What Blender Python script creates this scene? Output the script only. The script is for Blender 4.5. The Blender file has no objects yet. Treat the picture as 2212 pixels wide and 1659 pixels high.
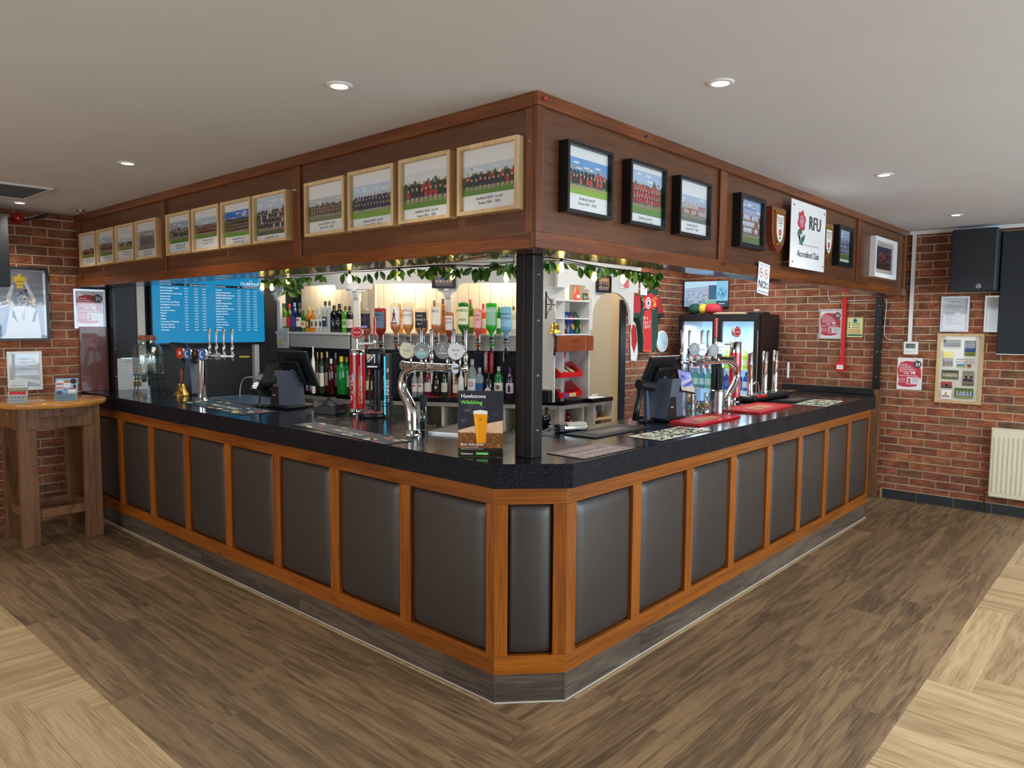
import bpy, bmesh, math, random
from mathutils import Vector, Matrix
PI=math.pi; R=math.radians; rnd=random.Random(7)
SC=bpy.context.scene; COL=SC.collection
# ---------------------------------------------------------------- camera
RX=Vector((0.66572523,-0.74616977,0.00637136)); UP=Vector((0.0538691,0.05657414,0.99694407)); FW=Vector((0.74424998,0.6633476,-0.07785833))
CP=Vector((-2.2125,-1.8509,1.6246)); FPX=1589.7
cd=bpy.data.cameras.new('camera'); cam=bpy.data.objects.new('camera',cd); COL.objects.link(cam)
cam.matrix_world=Matrix(((RX.x,UP.x,-FW.x,CP.x),(RX.y,UP.y,-FW.y,CP.y),(RX.z,UP.z,-FW.z,CP.z),(0,0,0,1)))
cd.sensor_width=36; cd.lens=FPX/2212*36; cd.clip_start=.05; cd.clip_end=60
SC.camera=cam
# ---------------------------------------------------------------- world, light, exposure
w=bpy.data.worlds.new('world'); SC.world=w; w.use_nodes=True
w.node_tree.nodes['Background'].inputs[0].default_value=(.80,.90,1,1); w.node_tree.nodes['Background'].inputs[1].default_value=1.0
SC.view_settings.view_transform='Standard'; SC.view_settings.look='None'; SC.view_settings.gamma=1; SC.view_settings.use_curve_mapping=False
SC.view_settings.exposure=0.0
SC.cycles.use_denoising=True; SC.cycles.max_bounces=8; SC.cycles.transparent_max_bounces=16; SC.cycles.sample_clamp_indirect=4; SC.cycles.caustics_reflective=False; SC.cycles.caustics_refractive=False
def lamp(name,kind,loc,energy,color=(1,1,1),rot=(0,0,0),size=None,size_y=None,spot=None,blend=.6,radius=None):
    l=bpy.data.lights.new(name,kind); l.energy=energy; l.color=color
    if kind=='AREA':
        l.shape='RECTANGLE' if size_y else 'DISK'; l.size=size
        if size_y: l.size_y=size_y
    if spot: l.spot_size=R(spot); l.spot_blend=blend
    if radius is not None: l.shadow_soft_size=radius
    o=bpy.data.objects.new(name,l); COL.objects.link(o); o.location=loc; o.rotation_euler=rot
    return o
ZC=2.5227
# daylight through the windows of the two walls behind the camera
lamp('window_daylight','AREA',(1.8,-5.3,1.45),275,(.66,.83,1),(R(90),0,0),6.4,1.7)
lamp('window_daylight','AREA',(-5.8,1.2,1.45),92,(.86,.93,1),(R(90),0,R(-90)),5.0,1.7)
DOWN=[(-.529,.526),(-.515,2.553),(-.50,4.60),(.367,-.568),(2.495,-.554),(4.49,-.542),(1.271,-1.373+-.25),
      (-2.5,.5),(-2.5,2.55),(-2.5,4.6),(.37,-2.6),(2.5,-2.6),(4.4,-2.6),(-2.0,-2.6),(-4.4,-2.6),(-4.4,.5)]
for x,y in DOWN: lamp('downlight_beam','SPOT',(x,y,ZC-.03),24,(1,.95,.86),spot=125,blend=.9,radius=.035)
# small lamps tucked under the pelmet of the back bar and over the staff aisle
BC0=Vector((1.717,3.585)); BCD=Vector((.49883,-.86670)); BCN=Vector((-.86670,-.49883)); BCW=1.916
def bc(s,off,z): p=BC0+BCD*s+BCN*off; return Vector((p.x,p.y,z))
for p,e_ in ((bc(.46,-.19,2.10),7),(bc(1.36,-.19,2.10),7),(Vector((1.92,4.33,2.10)),7),(Vector((2.86,2.12,2.05)),3)):
    lamp('pelmet_lamp','POINT',p,e_,(1,.80,.52),radius=.03)
lamp('aisle_light','AREA',(1.15,2.9,2.50),20,(1,.95,.88),size=.9,size_y=1.8)
lamp('aisle_light','AREA',(2.6,1.2,2.50),20,(1,.97,.92),size=1.6,size_y=.6)
lamp('aisle_light','AREA',(4.4,1.5,2.50),20,(.9,.96,1),size=.6,size_y=.6)
lamp('passage_light','AREA',(3.5,2.55,2.45),10,(1,.95,.85),size=.3,size_y=.3)
# ---------------------------------------------------------------- pixel helpers: the ray of a photograph pixel meets a real plane
def ray(u,v): return RX*((u-1106)/FPX)-UP*((v-829.5)/FPX)+FW
def hit(u,v,ax,val):
    d=ray(u,v); i='xyz'.index(ax); return CP+d*((val-CP[i])/d[i])
def hz(u,v,z=1.05): return hit(u,v,'z',z)
def hc(u,v,off=0):
    d=ray(u,v); n=Vector((BCN.x,BCN.y,0)); q=CP-Vector((BC0.x,BC0.y,0))-n*off
    P=CP+d*(-q.dot(n)/d.dot(n)); return (P.xy-BC0).dot(BCD),P.z
# ---------------------------------------------------------------- colour and materials
def lin(c):
    if isinstance(c,str): c=[int(c[i:i+2],16) for i in (0,2,4)]
    return tuple((x/255/12.92 if x/255<=.04045 else ((x/255+.055)/1.055)**2.4) for x in c[:3])
M={}
def nt(name):
    m=bpy.data.materials.new(name); m.use_nodes=True; M[name]=m; t=m.node_tree; return m,t,t.nodes['Principled BSDF']
def N(t,kind,**kw):
    n=t.nodes.new(kind)
    for k,v in kw.items():
        if k.startswith('i_'): n.inputs[k[2:].replace('_',' ')].default_value=v
        else: setattr(n,k,v)
    return n
def mat(name,c,rough=.5,metal=0,spec=.5,emit=0,bump=0,bscale=60,var=0,coat=0,alpha=1):
    m,t,b=nt(name); c=lin(c)
    b.inputs['Base Color'].default_value=(*c,1); b.inputs['Roughness'].default_value=rough; b.inputs['Metallic'].default_value=metal
    b.inputs['Specular IOR Level'].default_value=spec; b.inputs['Coat Weight'].default_value=coat
    if emit: b.inputs['Emission Color'].default_value=(*c,1); b.inputs['Emission Strength'].default_value=emit
    if bump or var:
        tc=N(t,'ShaderNodeTexCoord'); no=N(t,'ShaderNodeTexNoise',i_Scale=bscale,i_Detail=4.0)
        t.links.new(tc.outputs['Object'],no.inputs['Vector'])
        if bump:
            bu=N(t,'ShaderNodeBump',i_Strength=bump,i_Distance=.004); t.links.new(no.outputs['Fac'],bu.inputs['Height']); t.links.new(bu.outputs[0],b.inputs['Normal'])
        if var:
            n2=N(t,'ShaderNodeTexNoise',i_Scale=bscale*.12,i_Detail=5.0); t.links.new(tc.outputs['Object'],n2.inputs['Vector'])
            mr=N(t,'ShaderNodeMapRange'); mr.inputs[3].default_value=1-var; mr.inputs[4].default_value=1+var*.6
            t.links.new(n2.outputs['Fac'],mr.inputs[0])
            mx=N(t,'ShaderNodeVectorMath',operation='SCALE'); mx.inputs[0].default_value=c; t.links.new(mr.outputs[0],mx.inputs['Scale']); t.links.new(mx.outputs[0],b.inputs['Base Color'])
    return m
def wood(name,c1,c2,axis=2,rough=.4,scale=1.0,knots=True,rndv=.25,bump=.15,c3=None,coat=0):
    """grain runs along AXIS of the object's own coordinates; every piece gets its own stretch of timber"""
    m,t,b=nt(name); L=t.links.new
    tc=N(t,'ShaderNodeTexCoord'); oi=N(t,'ShaderNodeObjectInfo')
    off=N(t,'ShaderNodeVectorMath',operation='SCALE'); off.inputs[0].default_value=(37.1,19.7,53.3); L(oi.outputs['Random'],off.inputs['Scale'])
    ad=N(t,'ShaderNodeVectorMath',operation='ADD'); L(tc.outputs['Object'],ad.inputs[0]); L(off.outputs[0],ad.inputs[1])
    def noise(s,st,det,dist=0):
        mp=N(t,'ShaderNodeMapping'); v=[s,s,s]; v[axis]=s*st; mp.inputs['Scale'].default_value=v; L(ad.outputs[0],mp.inputs[0])
        n=N(t,'ShaderNodeTexNoise',i_Scale=1.0,i_Detail=det,i_Distortion=dist); L(mp.outputs[0],n.inputs['Vector']); return n.outputs['Fac']
    A=noise(9*scale,.07,3,.6); B=noise(210*scale,.045,6); C=noise(2.2*scale,.35,2)
    # cathedral figure: rings of the slow noise
    mu=N(t,'ShaderNodeMath',operation='MULTIPLY'); L(A,mu.inputs[0]); mu.inputs[1].default_value=34
    si=N(t,'ShaderNodeMath',operation='SINE'); L(mu.outputs[0],si.inputs[0])
    r=N(t,'ShaderNodeMapRange'); L(si.outputs[0],r.inputs[0]); r.inputs[1].default_value=-1; r.inputs[3].default_value=0; r.inputs[4].default_value=.22
    s1=N(t,'ShaderNodeMath',operation='MULTIPLY_ADD'); L(B,s1.inputs[0]); s1.inputs[1].default_value=.85; L(r.outputs[0],s1.inputs[2])
    s2=N(t,'ShaderNodeMath',operation='MULTIPLY_ADD'); L(C,s2.inputs[0]); s2.inputs[1].default_value=.55; L(s1.outputs[0],s2.inputs[2])
    cr=N(t,'ShaderNodeValToRGB'); L(s2.outputs[0],cr.inputs[0]); e=cr.color_ramp.elements
    e[0].position=.42; e[0].color=(*lin(c2),1); e[1].position=1.0; e[1].color=(*lin(c1),1)
    if c3: x=e.new(.72); x.color=(*lin(c3),1)
    v=N(t,'ShaderNodeMapRange'); L(oi.outputs['Random'],v.inputs[0]); v.inputs[3].default_value=1-rndv; v.inputs[4].default_value=1+rndv
    sc=N(t,'ShaderNodeVectorMath',operation='SCALE'); L(cr.outputs[0],sc.inputs[0]); L(v.outputs[0],sc.inputs['Scale'])
    out=sc.outputs[0]
    if knots:
        mp=N(t,'ShaderNodeMapping'); q=[5,5,5]; q[axis]=2.2; mp.inputs['Scale'].default_value=q; L(ad.outputs[0],mp.inputs[0])
        vo=N(t,'ShaderNodeTexVoronoi',i_Scale=1.0,i_Randomness=1.0); L(mp.outputs[0],vo.inputs['Vector'])
        kr=N(t,'ShaderNodeMapRange'); L(vo.outputs['Distance'],kr.inputs[0]); kr.inputs[1].default_value=.03; kr.inputs[2].default_value=.10; kr.inputs[3].default_value=.35; kr.inputs[4].default_value=1
        k2=N(t,'ShaderNodeVectorMath',operation='SCALE'); L(out,k2.inputs[0]); L(kr.outputs[0],k2.inputs['Scale']); out=k2.outputs[0]
    L(out,b.inputs['Base Color']); b.inputs['Roughness'].default_value=rough; b.inputs['Coat Weight'].default_value=coat
    bu=N(t,'ShaderNodeBump',i_Strength=bump,i_Distance=.003); L(s1.outputs[0],bu.inputs['Height']); L(bu.outputs[0],b.inputs['Normal'])
    return m
def glass(name,c,alpha=.3,rough=.03,body=None):
    """thin glass: tinted see-through mixed with a glossy coloured body"""
    m,t,b=nt(name); L=t.links.new; c=lin(c); out=t.nodes['Material Output']
    if body: b.inputs['Base Color'].default_value=(*lin(body),1); b.inputs['Specular IOR Level'].default_value=.8
    else: b.inputs['Base Color'].default_value=(.9,.92,.94,1); b.inputs['Metallic'].default_value=1
    b.inputs['Roughness'].default_value=rough
    tr=N(t,'ShaderNodeBsdfTransparent'); tr.inputs[0].default_value=(*c,1)
    lw=N(t,'ShaderNodeLayerWeight'); lw.inputs['Blend'].default_value=.5; pw=N(t,'ShaderNodeMath',operation='POWER'); L(lw.outputs['Facing'],pw.inputs[0]); pw.inputs[1].default_value=4.0
    fr=N(t,'ShaderNodeMath',operation='MULTIPLY_ADD'); L(pw.outputs[0],fr.inputs[0]); fr.inputs[1].default_value=.75; fr.inputs[2].default_value=.035; ad=N(t,'ShaderNodeMath',operation='ADD',use_clamp=True); L(fr.outputs[0],ad.inputs[0]); ad.inputs[1].default_value=alpha
    mx=N(t,'ShaderNodeMixShader'); L(ad.outputs[0],mx.inputs[0]); L(tr.outputs[0],mx.inputs[1]); L(b.outputs[0],mx.inputs[2]); L(mx.outputs[0],out.inputs[0]); return m
def printed(name,rough=.5,emit=0,coat=0):
    m,t,b=nt(name); a=N(t,'ShaderNodeAttribute',attribute_name='Col'); t.links.new(a.outputs['Color'],b.inputs['Base Color']); b.inputs['Roughness'].default_value=rough; b.inputs['Coat Weight'].default_value=coat
    if emit: t.links.remove(b.inputs['Base Color'].links[0]); b.inputs['Base Color'].default_value=(.01,.01,.012,1); b.inputs['Specular IOR Level'].default_value=.12; t.links.new(a.outputs['Color'],b.inputs['Emission Color']); b.inputs['Emission Strength'].default_value=emit
    return m
printed('paper',.6); printed('gloss_print',.25,coat=.4); printed('screen',.2,emit=1.0); printed('cloth',.9); printed('rubber_print',.75)
wood('soffit_panel','6c4226','4c2b18',0,.34,1.6,False,.05,.3,coat=.2)
wood('soffit_panel_y','6c4226','4c2b18',1,.34,1.6,False,.05,.3,coat=.2)
for ax in (0,1,2):
    wood('pine_%d'%ax,'aa5f18','6a3208',ax,.36,.6,True,.12,.1,c3='904c0e',coat=.2)
    wood('trim_%d'%ax,'84481c','46230c',ax,.32,.6,True,.12,.1,c3='693513',coat=.3)
wood('dark_plank','967a58','40311f',0,.50,.85,False,.12,.18,c3='705a42')
wood('light_plank','cfb48a','8e7350',0,.5,.8,False,.10,.2,c3='b69a72')
wood('oak','e0c193','c09a66',2,.5,.8,False,.08,.05)
wood('table_top','dc9a4c','a4662a',0,.22,.5,False,.08,.05,coat=.5)
wood('table_leg','8c6240','4c301c',2,.5,.7,True,.15,.2)
wood('red_board','7a4034','4a211c',2,.3,.4,False,.1,.1,coat=.4)
wood('honey_box','9a4a22','6e2c10',0,.35,.4,False,.1,.05)
mat('plaster','dcdce0',.85,bump=.05,bscale=30,var=.05); mat('mortar','ceb695',.95,bump=.4,bscale=120)
mat('cream_wall','cfc6b4',.8); mat('dark_wall','20242b',.6,bump=.05); mat('navy_panel','161d2a',.5)
mat('white_paint','d6d4d0',.45); mat('white_gloss','f2f2f0',.25); mat('grey_paint','a8a6a2',.55)
mat('tg_board','efe6d6',.5); mat('black_paint','0c0c0e',.4); mat('steel_black','1c1a18',.32,.3,bump=.1,bscale=25,var=.3); mat('bolt','8d8c8a',.3,.9)
mat('speaker_grille','1d2023',.6); mat('vent_grey','4a4d4b',.7); wood('kick_shaded','6e5e4e','33291f',0,.5,.8,False,.12,.2,c3='52453a'); mat('leather','3b3430',.42,spec=.75,bump=.12,bscale=220,var=.10)  # kickboard wood: dark_plank made darker, its shade put into the colour
mat('chrome','dfe1e4',.07,1); mat('brushed','b9babb',.28,1); mat('brass','b8964a',.28,1); mat('gold','d8a846',.3,1)
mat('black_plastic','15171b',.35,var=.0); mat('black_rubber','17181a',.75,bump=.3,bscale=150); mat('dark_grille','5a5d5c',.6); mat('speaker_blue','2a3440',.45)
mat('red_plastic','e0242a',.3,coat=.5); mat('red_gloss','d81920',.2,coat=.6); mat('silver_frame','c9cbd0',.3,.6); mat('wire_black','141312',.4,.4)
mat('radiator','ece3c8',.35); mat('black_frame','15171a',.35); mat('sealant','d8d2c6',.6); mat('base_tile','33363a',.35)
mat('lamp_on','fff2d8',.5,emit=22); mat('bulb_on','ffd070',.5,emit=9); mat('green_leaf','3c6a24',.45,var=.35,bscale=80); mat('lime_leaf','7ba03a',.45,var=.2,bscale=80)
mat('stem','3b3a22',.7); mat('shield_wood','7d3a20',.2,coat=.8); mat('pint','f08a10',.3); mat('fridge_blue','9cc8ea',.5,emit=.75); mat('grey_plastic','565f70',.4)
mat('mahogany','5a2a1a',.3,coat=.5); mat('ice_white','eef4fa',.4); mat('blue_plastic','1d3a9c',.4); mat('alarm_red','b01018',.2,coat=.8); mat('kraft','a98f63',.8)
glass('clear_glass','eef4f2',.09); glass('pane','ffffff',.0); glass('smoky','f4f8ff',.02)
# black laminate with its sparkle
def worktop_mat(name,rough,speck):
    m,t,b=nt(name); L=t.links.new; tc=N(t,'ShaderNodeTexCoord')
    vo=N(t,'ShaderNodeTexVoronoi',i_Scale=150.0); L(tc.outputs['Object'],vo.inputs['Vector'])
    cr=N(t,'ShaderNodeValToRGB'); L(vo.outputs['Distance'],cr.inputs[0]); e=cr.color_ramp.elements
    e[0].position=.11; e[0].color=(*lin(speck),1); e[1].position=.16; e[1].color=(*lin('090d17'),1); L(cr.outputs[0],b.inputs['Base Color'])
    no=N(t,'ShaderNodeTexNoise',i_Scale=7.0,i_Detail=6.0); L(tc.outputs['Object'],no.inputs['Vector'])
    mr=N(t,'ShaderNodeMapRange'); L(no.outputs['Fac'],mr.inputs[0]); mr.inputs[1].default_value=.3; mr.inputs[2].default_value=.7; mr.inputs[3].default_value=rough; mr.inputs[4].default_value=rough+.14
    L(mr.outputs[0],b.inputs['Roughness']); b.inputs['Specular IOR Level'].default_value=.65 if rough<.2 else .25
    return m
worktop_mat('laminate',.10,'2a2c30'); worktop_mat('laminate_nose',.38,'8c98a8')
def brick_mat():
    m,t,b=nt('brick'); L=t.links.new; tc=N(t,'ShaderNodeTexCoord'); oi=N(t,'ShaderNodeObjectInfo')
    off=N(t,'ShaderNodeVectorMath',operation='SCALE'); off.inputs[0].default_value=(31,17,7); L(oi.outputs['Random'],off.inputs['Scale'])
    ad=N(t,'ShaderNodeVectorMath',operation='ADD'); L(tc.outputs['Object'],ad.inputs[0]); L(off.outputs[0],ad.inputs[1])
    mp=N(t,'ShaderNodeMapping'); mp.inputs['Scale'].default_value=(14,40,90); L(ad.outputs[0],mp.inputs[0])
    n=N(t,'ShaderNodeTexNoise',i_Scale=1.0,i_Detail=4.0,i_Distortion=1.2); L(mp.outputs[0],n.inputs['Vector'])
    n2=N(t,'ShaderNodeTexNoise',i_Scale=9.0,i_Detail=2.0); L(ad.outputs[0],n2.inputs['Vector'])
    s=N(t,'ShaderNodeMath',operation='MULTIPLY_ADD'); L(n2.outputs['Fac'],s.inputs[0]); s.inputs[1].default_value=.7; L(n.outputs['Fac'],s.inputs[2])
    cr=N(t,'ShaderNodeValToRGB'); L(s.outputs[0],cr.inputs[0]); e=cr.color_ramp.elements
    e[0].position=.55; e[0].color=(*lin('5c3426'),1); e[1].position=1.05; e[1].color=(*lin('a8694a'),1); x=e.new(.8); x.color=(*lin('844c36'),1)
    v=N(t,'ShaderNodeValToRGB'); L(oi.outputs['Random'],v.inputs[0]); v.color_ramp.interpolation='LINEAR'; q=v.color_ramp.elements; q[0].color=(1.05,.86,.80,1); q[1].position=1; q[1].color=(.70,.98,.86,1)
    for p_,c_ in ((.25,(.92,.98,.98,1)),(.45,(1.25,1.18,.90,1)),(.65,(1.0,.90,.88,1)),(.85,(.72,.76,.82,1))): x=q.new(p_); x.color=c_
    sc=N(t,'ShaderNodeVectorMath',operation='MULTIPLY'); L(cr.outputs[0],sc.inputs[0]); L(v.outputs[0],sc.inputs[1]); L(sc.outputs[0],b.inputs['Base Color'])
    b.inputs['Roughness'].default_value=.75; bu=N(t,'ShaderNodeBump',i_Strength=.55,i_Distance=.006); L(n.outputs['Fac'],bu.inputs['Height']); L(bu.outputs[0],b.inputs['Normal'])
brick_mat()
# ---------------------------------------------------------------- mesh builder
class MB:
    def __init__(s): s.v=[]; s.f=[]; s.m=[]; s.c=[]; s.sm=[]; s.mats=[]
    def mi(s,m):
        if m not in s.mats: s.mats.append(m)
        return s.mats.index(m)
    def add(s,vs,fs,m='paper',col=(1,1,1),smooth=False,M4=None):
        n=len(s.v); k=s.mi(m)
        s.v+=[tuple(M4@Vector(p)) if M4 else tuple(p) for p in vs]
        for f in fs: s.f.append([i+n for i in f]); s.m.append(k); s.c.append(col); s.sm.append(smooth)
        return s
    def box(s,a,b,m,bev=0,col=(1,1,1),M4=None,taper=None):
        (x0,y0,z0),(x1,y1,z1)=[(min(p,q)) for p,q in zip(a,b)],[(max(p,q)) for p,q in zip(a,b)]
        if bev<=0:
            vs=[(x,y,z) for z in (z0,z1) for y in (y0,y1) for x in (x0,x1)]
            if taper: cx,cy=(x0+x1)/2,(y0+y1)/2; vs=vs[:4]+[(cx+(x-cx)*taper[0],cy+(y-cy)*taper[1],z) for x,y,z in vs[4:]]
            return s.add(vs,[(0,2,3,1),(4,5,7,6),(0,1,5,4),(2,6,7,3),(0,4,6,2),(1,3,7,5)],m,col,False,M4)
        bm=bmesh.new(); bmesh.ops.create_cube(bm,size=1)
        for v in bm.verts: v.co=Vector(((x0+x1)/2+v.co.x*(x1-x0),(y0+y1)/2+v.co.y*(y1-y0),(z0+z1)/2+v.co.z*(z1-z0)))
        bmesh.ops.bevel(bm,geom=bm.edges[:],offset=bev,segments=2,profile=.5,affect='EDGES')
        return s.bm(bm,m,col,M4)
    def bm(s,bm,m,col=(1,1,1),M4=None,smooth=False):
        bm.verts.index_update(); s.add([v.co[:] for v in bm.verts],[[v.index for v in f.verts] for f in bm.faces],m,col,smooth,M4); bm.free(); return s
    def lathe(s,prof,m,seg=20,M4=None,col=(1,1,1),smooth=True,a0=0,a1=2*PI):
        full=abs(a1-a0-2*PI)<1e-6; k=seg if full else seg+1; vs=[]; fs=[]
        for r,z in prof:
            for i in range(k): a=a0+(a1-a0)*i/seg; vs.append((r*math.cos(a),r*math.sin(a),z))
        for j in range(len(prof)-1):
            for i in range(seg): i2=(i+1)%k; fs.append((j*k+i,j*k+i2,(j+1)*k+i2,(j+1)*k+i))
        s.add(vs,fs,m,col,smooth,M4)
        if full:
            for j in (0,len(prof)-1):
                if prof[j][0]>1e-4: s.add([(prof[j][0]*math.cos(2*PI*i/seg),prof[j][0]*math.sin(2*PI*i/seg),prof[j][1]) for i in range(seg)],[list(range(seg)) if j else list(range(seg))[::-1]],m,col,False,M4)
        return s
    def cyl(s,p,q,r,m,seg=12,r2=None,col=(1,1,1)):
        p,q=Vector(p),Vector(q); d=q-p; M4=Matrix.Translation(p)@d.to_track_quat('Z','Y').to_matrix().to_4x4()
        return s.lathe([(r,0),(r if r2 is None else r2,d.length)],m,seg,M4,col)
    def tube(s,pts,r,m,seg=8,col=(1,1,1),smooth=True):
        pts=[Vector(p) for p in pts]; n=len(pts); vs=[]; fs=[]; rs=r if isinstance(r,(list,tuple)) else [r]*n
        t=(pts[1]-pts[0]).normalized(); u=t.orthogonal().normalized()
        for i in range(n):
            t=(pts[min(i+1,n-1)]-pts[max(i-1,0)]).normalized(); u=(u-t*u.dot(t)).normalized(); w_=t.cross(u)
            for k in range(seg): a=2*PI*k/seg; vs.append(pts[i]+(u*math.cos(a)+w_*math.sin(a))*rs[i])
        for i in range(n-1):
            for k in range(seg): k2=(k+1)%seg; fs.append((i*seg+k,i*seg+k2,(i+1)*seg+k2,(i+1)*seg+k))
        fs.append(list(range(seg))[::-1]); fs.append([(n-1)*seg+k for k in range(seg)])
        return s.add(vs,fs,m,col,smooth)
    def prism(s,poly,d0,d1,m,col=(1,1,1),M4=None):
        """polygon in local x,z extruded along y from d0 to d1"""
        n=len(poly); vs=[(x,d0,z) for x,z in poly]+[(x,d1,z) for x,z in poly]
        fs=[list(range(n)),[n+i for i in range(n)][::-1]]+[(i,(i+1)%n+0,(i+1)%n+n,i+n)[::-1] for i in range(n)]
        return s.add(vs,fs,m,col,False,M4)
    def mesh(s,name):
        me=bpy.data.meshes.new(name); me.from_pydata(s.v,[],s.f)
        for m in s.mats: me.materials.append(M[m])
        me.polygons.foreach_set('material_index',s.m); me.polygons.foreach_set('use_smooth',s.sm)
        if any(c!=(1,1,1) for c in s.c):
            ca=me.color_attributes.new('Col','FLOAT_COLOR','CORNER'); d=[]
            for f,c in zip(s.f,s.c): d+=[c[0],c[1],c[2],1.0]*len(f)
            ca.data.foreach_set('color',d)
        bm=bmesh.new(); bm.from_mesh(me); bmesh.ops.recalc_face_normals(bm,faces=[f for f in bm.faces]) if not s.flat() else None; bm.to_mesh(me); bm.free()
        me.update(); return me
    def flat(s): return getattr(s,'_flat',False)
def smooth_spline(pts,n=8):
    pts=[Vector(p) for p in pts]; out=[]
    for i in range(len(pts)-1):
        a,b,c,d=pts[max(i-1,0)],pts[i],pts[i+1],pts[min(i+2,len(pts)-1)]
        for k in range(n):
            t=k/n; out.append(.5*((2*b)+(c-a)*t+(2*a-5*b+4*c-d)*t*t+(3*b-3*c+d-a)*t**3))
    return out+[pts[-1]]
# flat print: coloured shapes in thin layers on a sheet (x right, z up, facing -y)
FONTC={}
def glyphs(body,bold=False,ls=1.0):
    k=(body,ls)
    if k not in FONTC:
        cu=bpy.data.curves.new('t','FONT'); cu.body=body; cu.size=1; cu.resolution_u=2; cu.space_line=ls; cu.offset=.0
        o=bpy.data.objects.new('t',cu); me=bpy.data.meshes.new_from_object(o)
        FONTC[k]=([(v.co.x,v.co.y) for v in me.vertices],[list(p.vertices) for p in me.polygons]); bpy.data.objects.remove(o); bpy.data.meshes.remove(me); bpy.data.curves.remove(cu)
    return FONTC[k]
class Sheet(MB):
    def __init__(s,m='paper'): super().__init__(); s.mt=m; s.d=.0004; s._flat=True
    def lay(s): s.d+=.0003; return s
    def poly(s,pts,col):
        c=lin(col); a=sum(pts[i-1][0]*pts[i][1]-pts[i][0]*pts[i-1][1] for i in range(len(pts)))
        if a<0: pts=pts[::-1]
        return s.add([(x,-s.d,z) for x,z in pts],[list(range(len(pts)))],s.mt,c)
    def rect(s,x,y,w,h,col): return s.poly([(x,y),(x+w,y),(x+w,y+h),(x,y+h)],col)
    def disc(s,x,y,rx,ry,col,n=20): return s.poly([(x+rx*math.cos(2*PI*i/n),y+ry*math.sin(2*PI*i/n)) for i in range(n)],col)
    def line(s,x0,y0,x1,y1,t,col):
        d=Vector((x1-x0,y1-y0)); q=Vector((-d.y,d.x)).normalized()*t/2
        return s.poly([(x0-q.x,y0-q.y),(x1-q.x,y1-q.y),(x1+q.x,y1+q.y),(x0+q.x,y0+q.y)],col)
    def text(s,body,x,y,size,col,al='l',sx=1,fat=0,rot=0,ls=1.0,mw=None):
        vs,fs=glyphs(body,ls=ls)
        if not vs: return s
        W=max(v[0] for v in vs)
        if mw and W*size*sx>mw: sx=mw/(W*size)
        ox={'l':0,'c':-W/2,'r':-W}[al]; c=lin(col); ca,sa=math.cos(rot),math.sin(rot)
        for k,dx in enumerate(((0,) if not fat else (0,fat,-fat))):
            P=[((vx+ox)*size*sx+dx,vy*size) for vx,vy in vs]
            s.add([(x+px*ca-pz*sa,-s.d-.00005*k,y+px*sa+pz*ca) for px,pz in P],fs,s.mt,c)
        return s
    def team(s,x,y,w,h,sky='c8dcf0',grass='5c8a32',shirt='20242c',shorts='e8e8e8',rows=3,n=11,trees=True,seed=1,y0=.26,alt=None,cloud=True):
        r=random.Random(seed); s.rect(x,y,w,h,sky); s.lay()
        if cloud:
            for i in range(5): s.disc(x+w*r.uniform(.1,.9),y+h*r.uniform(.72,.93),w*r.uniform(.05,.1),h*.03,'e9f1f8',8)
        if trees:
            tb=r.uniform(.52,.66); pts=[(x,y+h*.2)]+[(x+w*i/20,y+h*(tb+r.choice([0,.04,.07,.14,.2])*r.random()+.02*(i%2))) for i in range(21)]+[(x+w,y+h*.2)]; s.poly(pts,'34502a')
        s.lay().rect(x,y,w,h*y0,grass); s.lay()
        st,ph=(.20,.27) if rows<3 else ((.145,.19) if rows==3 else (.13,.16)); ph*=h
        for q in range(rows-1,-1,-1):
            yy=y+h*(y0-.10+q*st); m_=n-(q%2)
            for i in range(m_):
                px=x+w*(.05+.90*(i+.5+(q%2)*.05)/m_); pw=w*.90/n*.40; jx=r.uniform(-.15,.15)*pw; jy=r.uniform(-.1,.1)*ph
                sc=alt if (alt and r.random()<.3) else shirt
                s.rect(px-pw*.7+jx,yy,pw*.6,ph*.5,'c8a088' if q==0 else shirt); s.rect(px+pw*.1+jx,yy,pw*.6,ph*.5,'b89078' if q==0 else shirt); s.rect(px-pw*.8+jx,yy+ph*.3,pw*1.6,ph*.25,shorts if q==0 else shirt)
                s.rect(px-pw*.95+jx,yy+ph*.5+jy*.3,pw*1.9,ph*.60,sc); s.disc(px+jx,yy+ph*1.32+jy,pw*.52,ph*.19,'cfa284',6)
            s.lay()
        return s
def ob(name,mb,parent=None,loc=None,rotz=0,M4=None,**kw):
    me=mb if isinstance(mb,bpy.types.Mesh) else mb.mesh(name); o=bpy.data.objects.new(name,me); COL.objects.link(o)
    if parent is not None: o.parent=parent
    if M4 is not None: o.matrix_local=M4
    else:
        if loc is not None: o.location=loc
        if rotz: o.rotation_euler=(0,0,rotz)
    for k,v in kw.items(): o[k]=v
    return o
def thing(name,label,cat,loc=(0,0,0),rotz=0,group=None,M4=None):
    o=bpy.data.objects.new(name,None); COL.objects.link(o); o.empty_display_size=.05
    if M4 is not None: o.matrix_world=M4
    else: o.location=loc; o.rotation_euler=(0,0,rotz)
    o['label']=label; o['category']=cat
    if group: o['group']=group
    return o
def tag(o,label,cat,group=None):
    o['label']=label; o['category']=cat
    if group: o['group']=group
    return o
def struct(name,mb=None,loc=(0,0,0),rotz=0):
    o=ob(name,mb,None,loc,rotz) if mb else thing(name,'','')
    if not mb:
        o.location=loc; o.rotation_euler=(0,0,rotz); del o['label']; del o['category']
    o['kind']='structure'; return o
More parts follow.
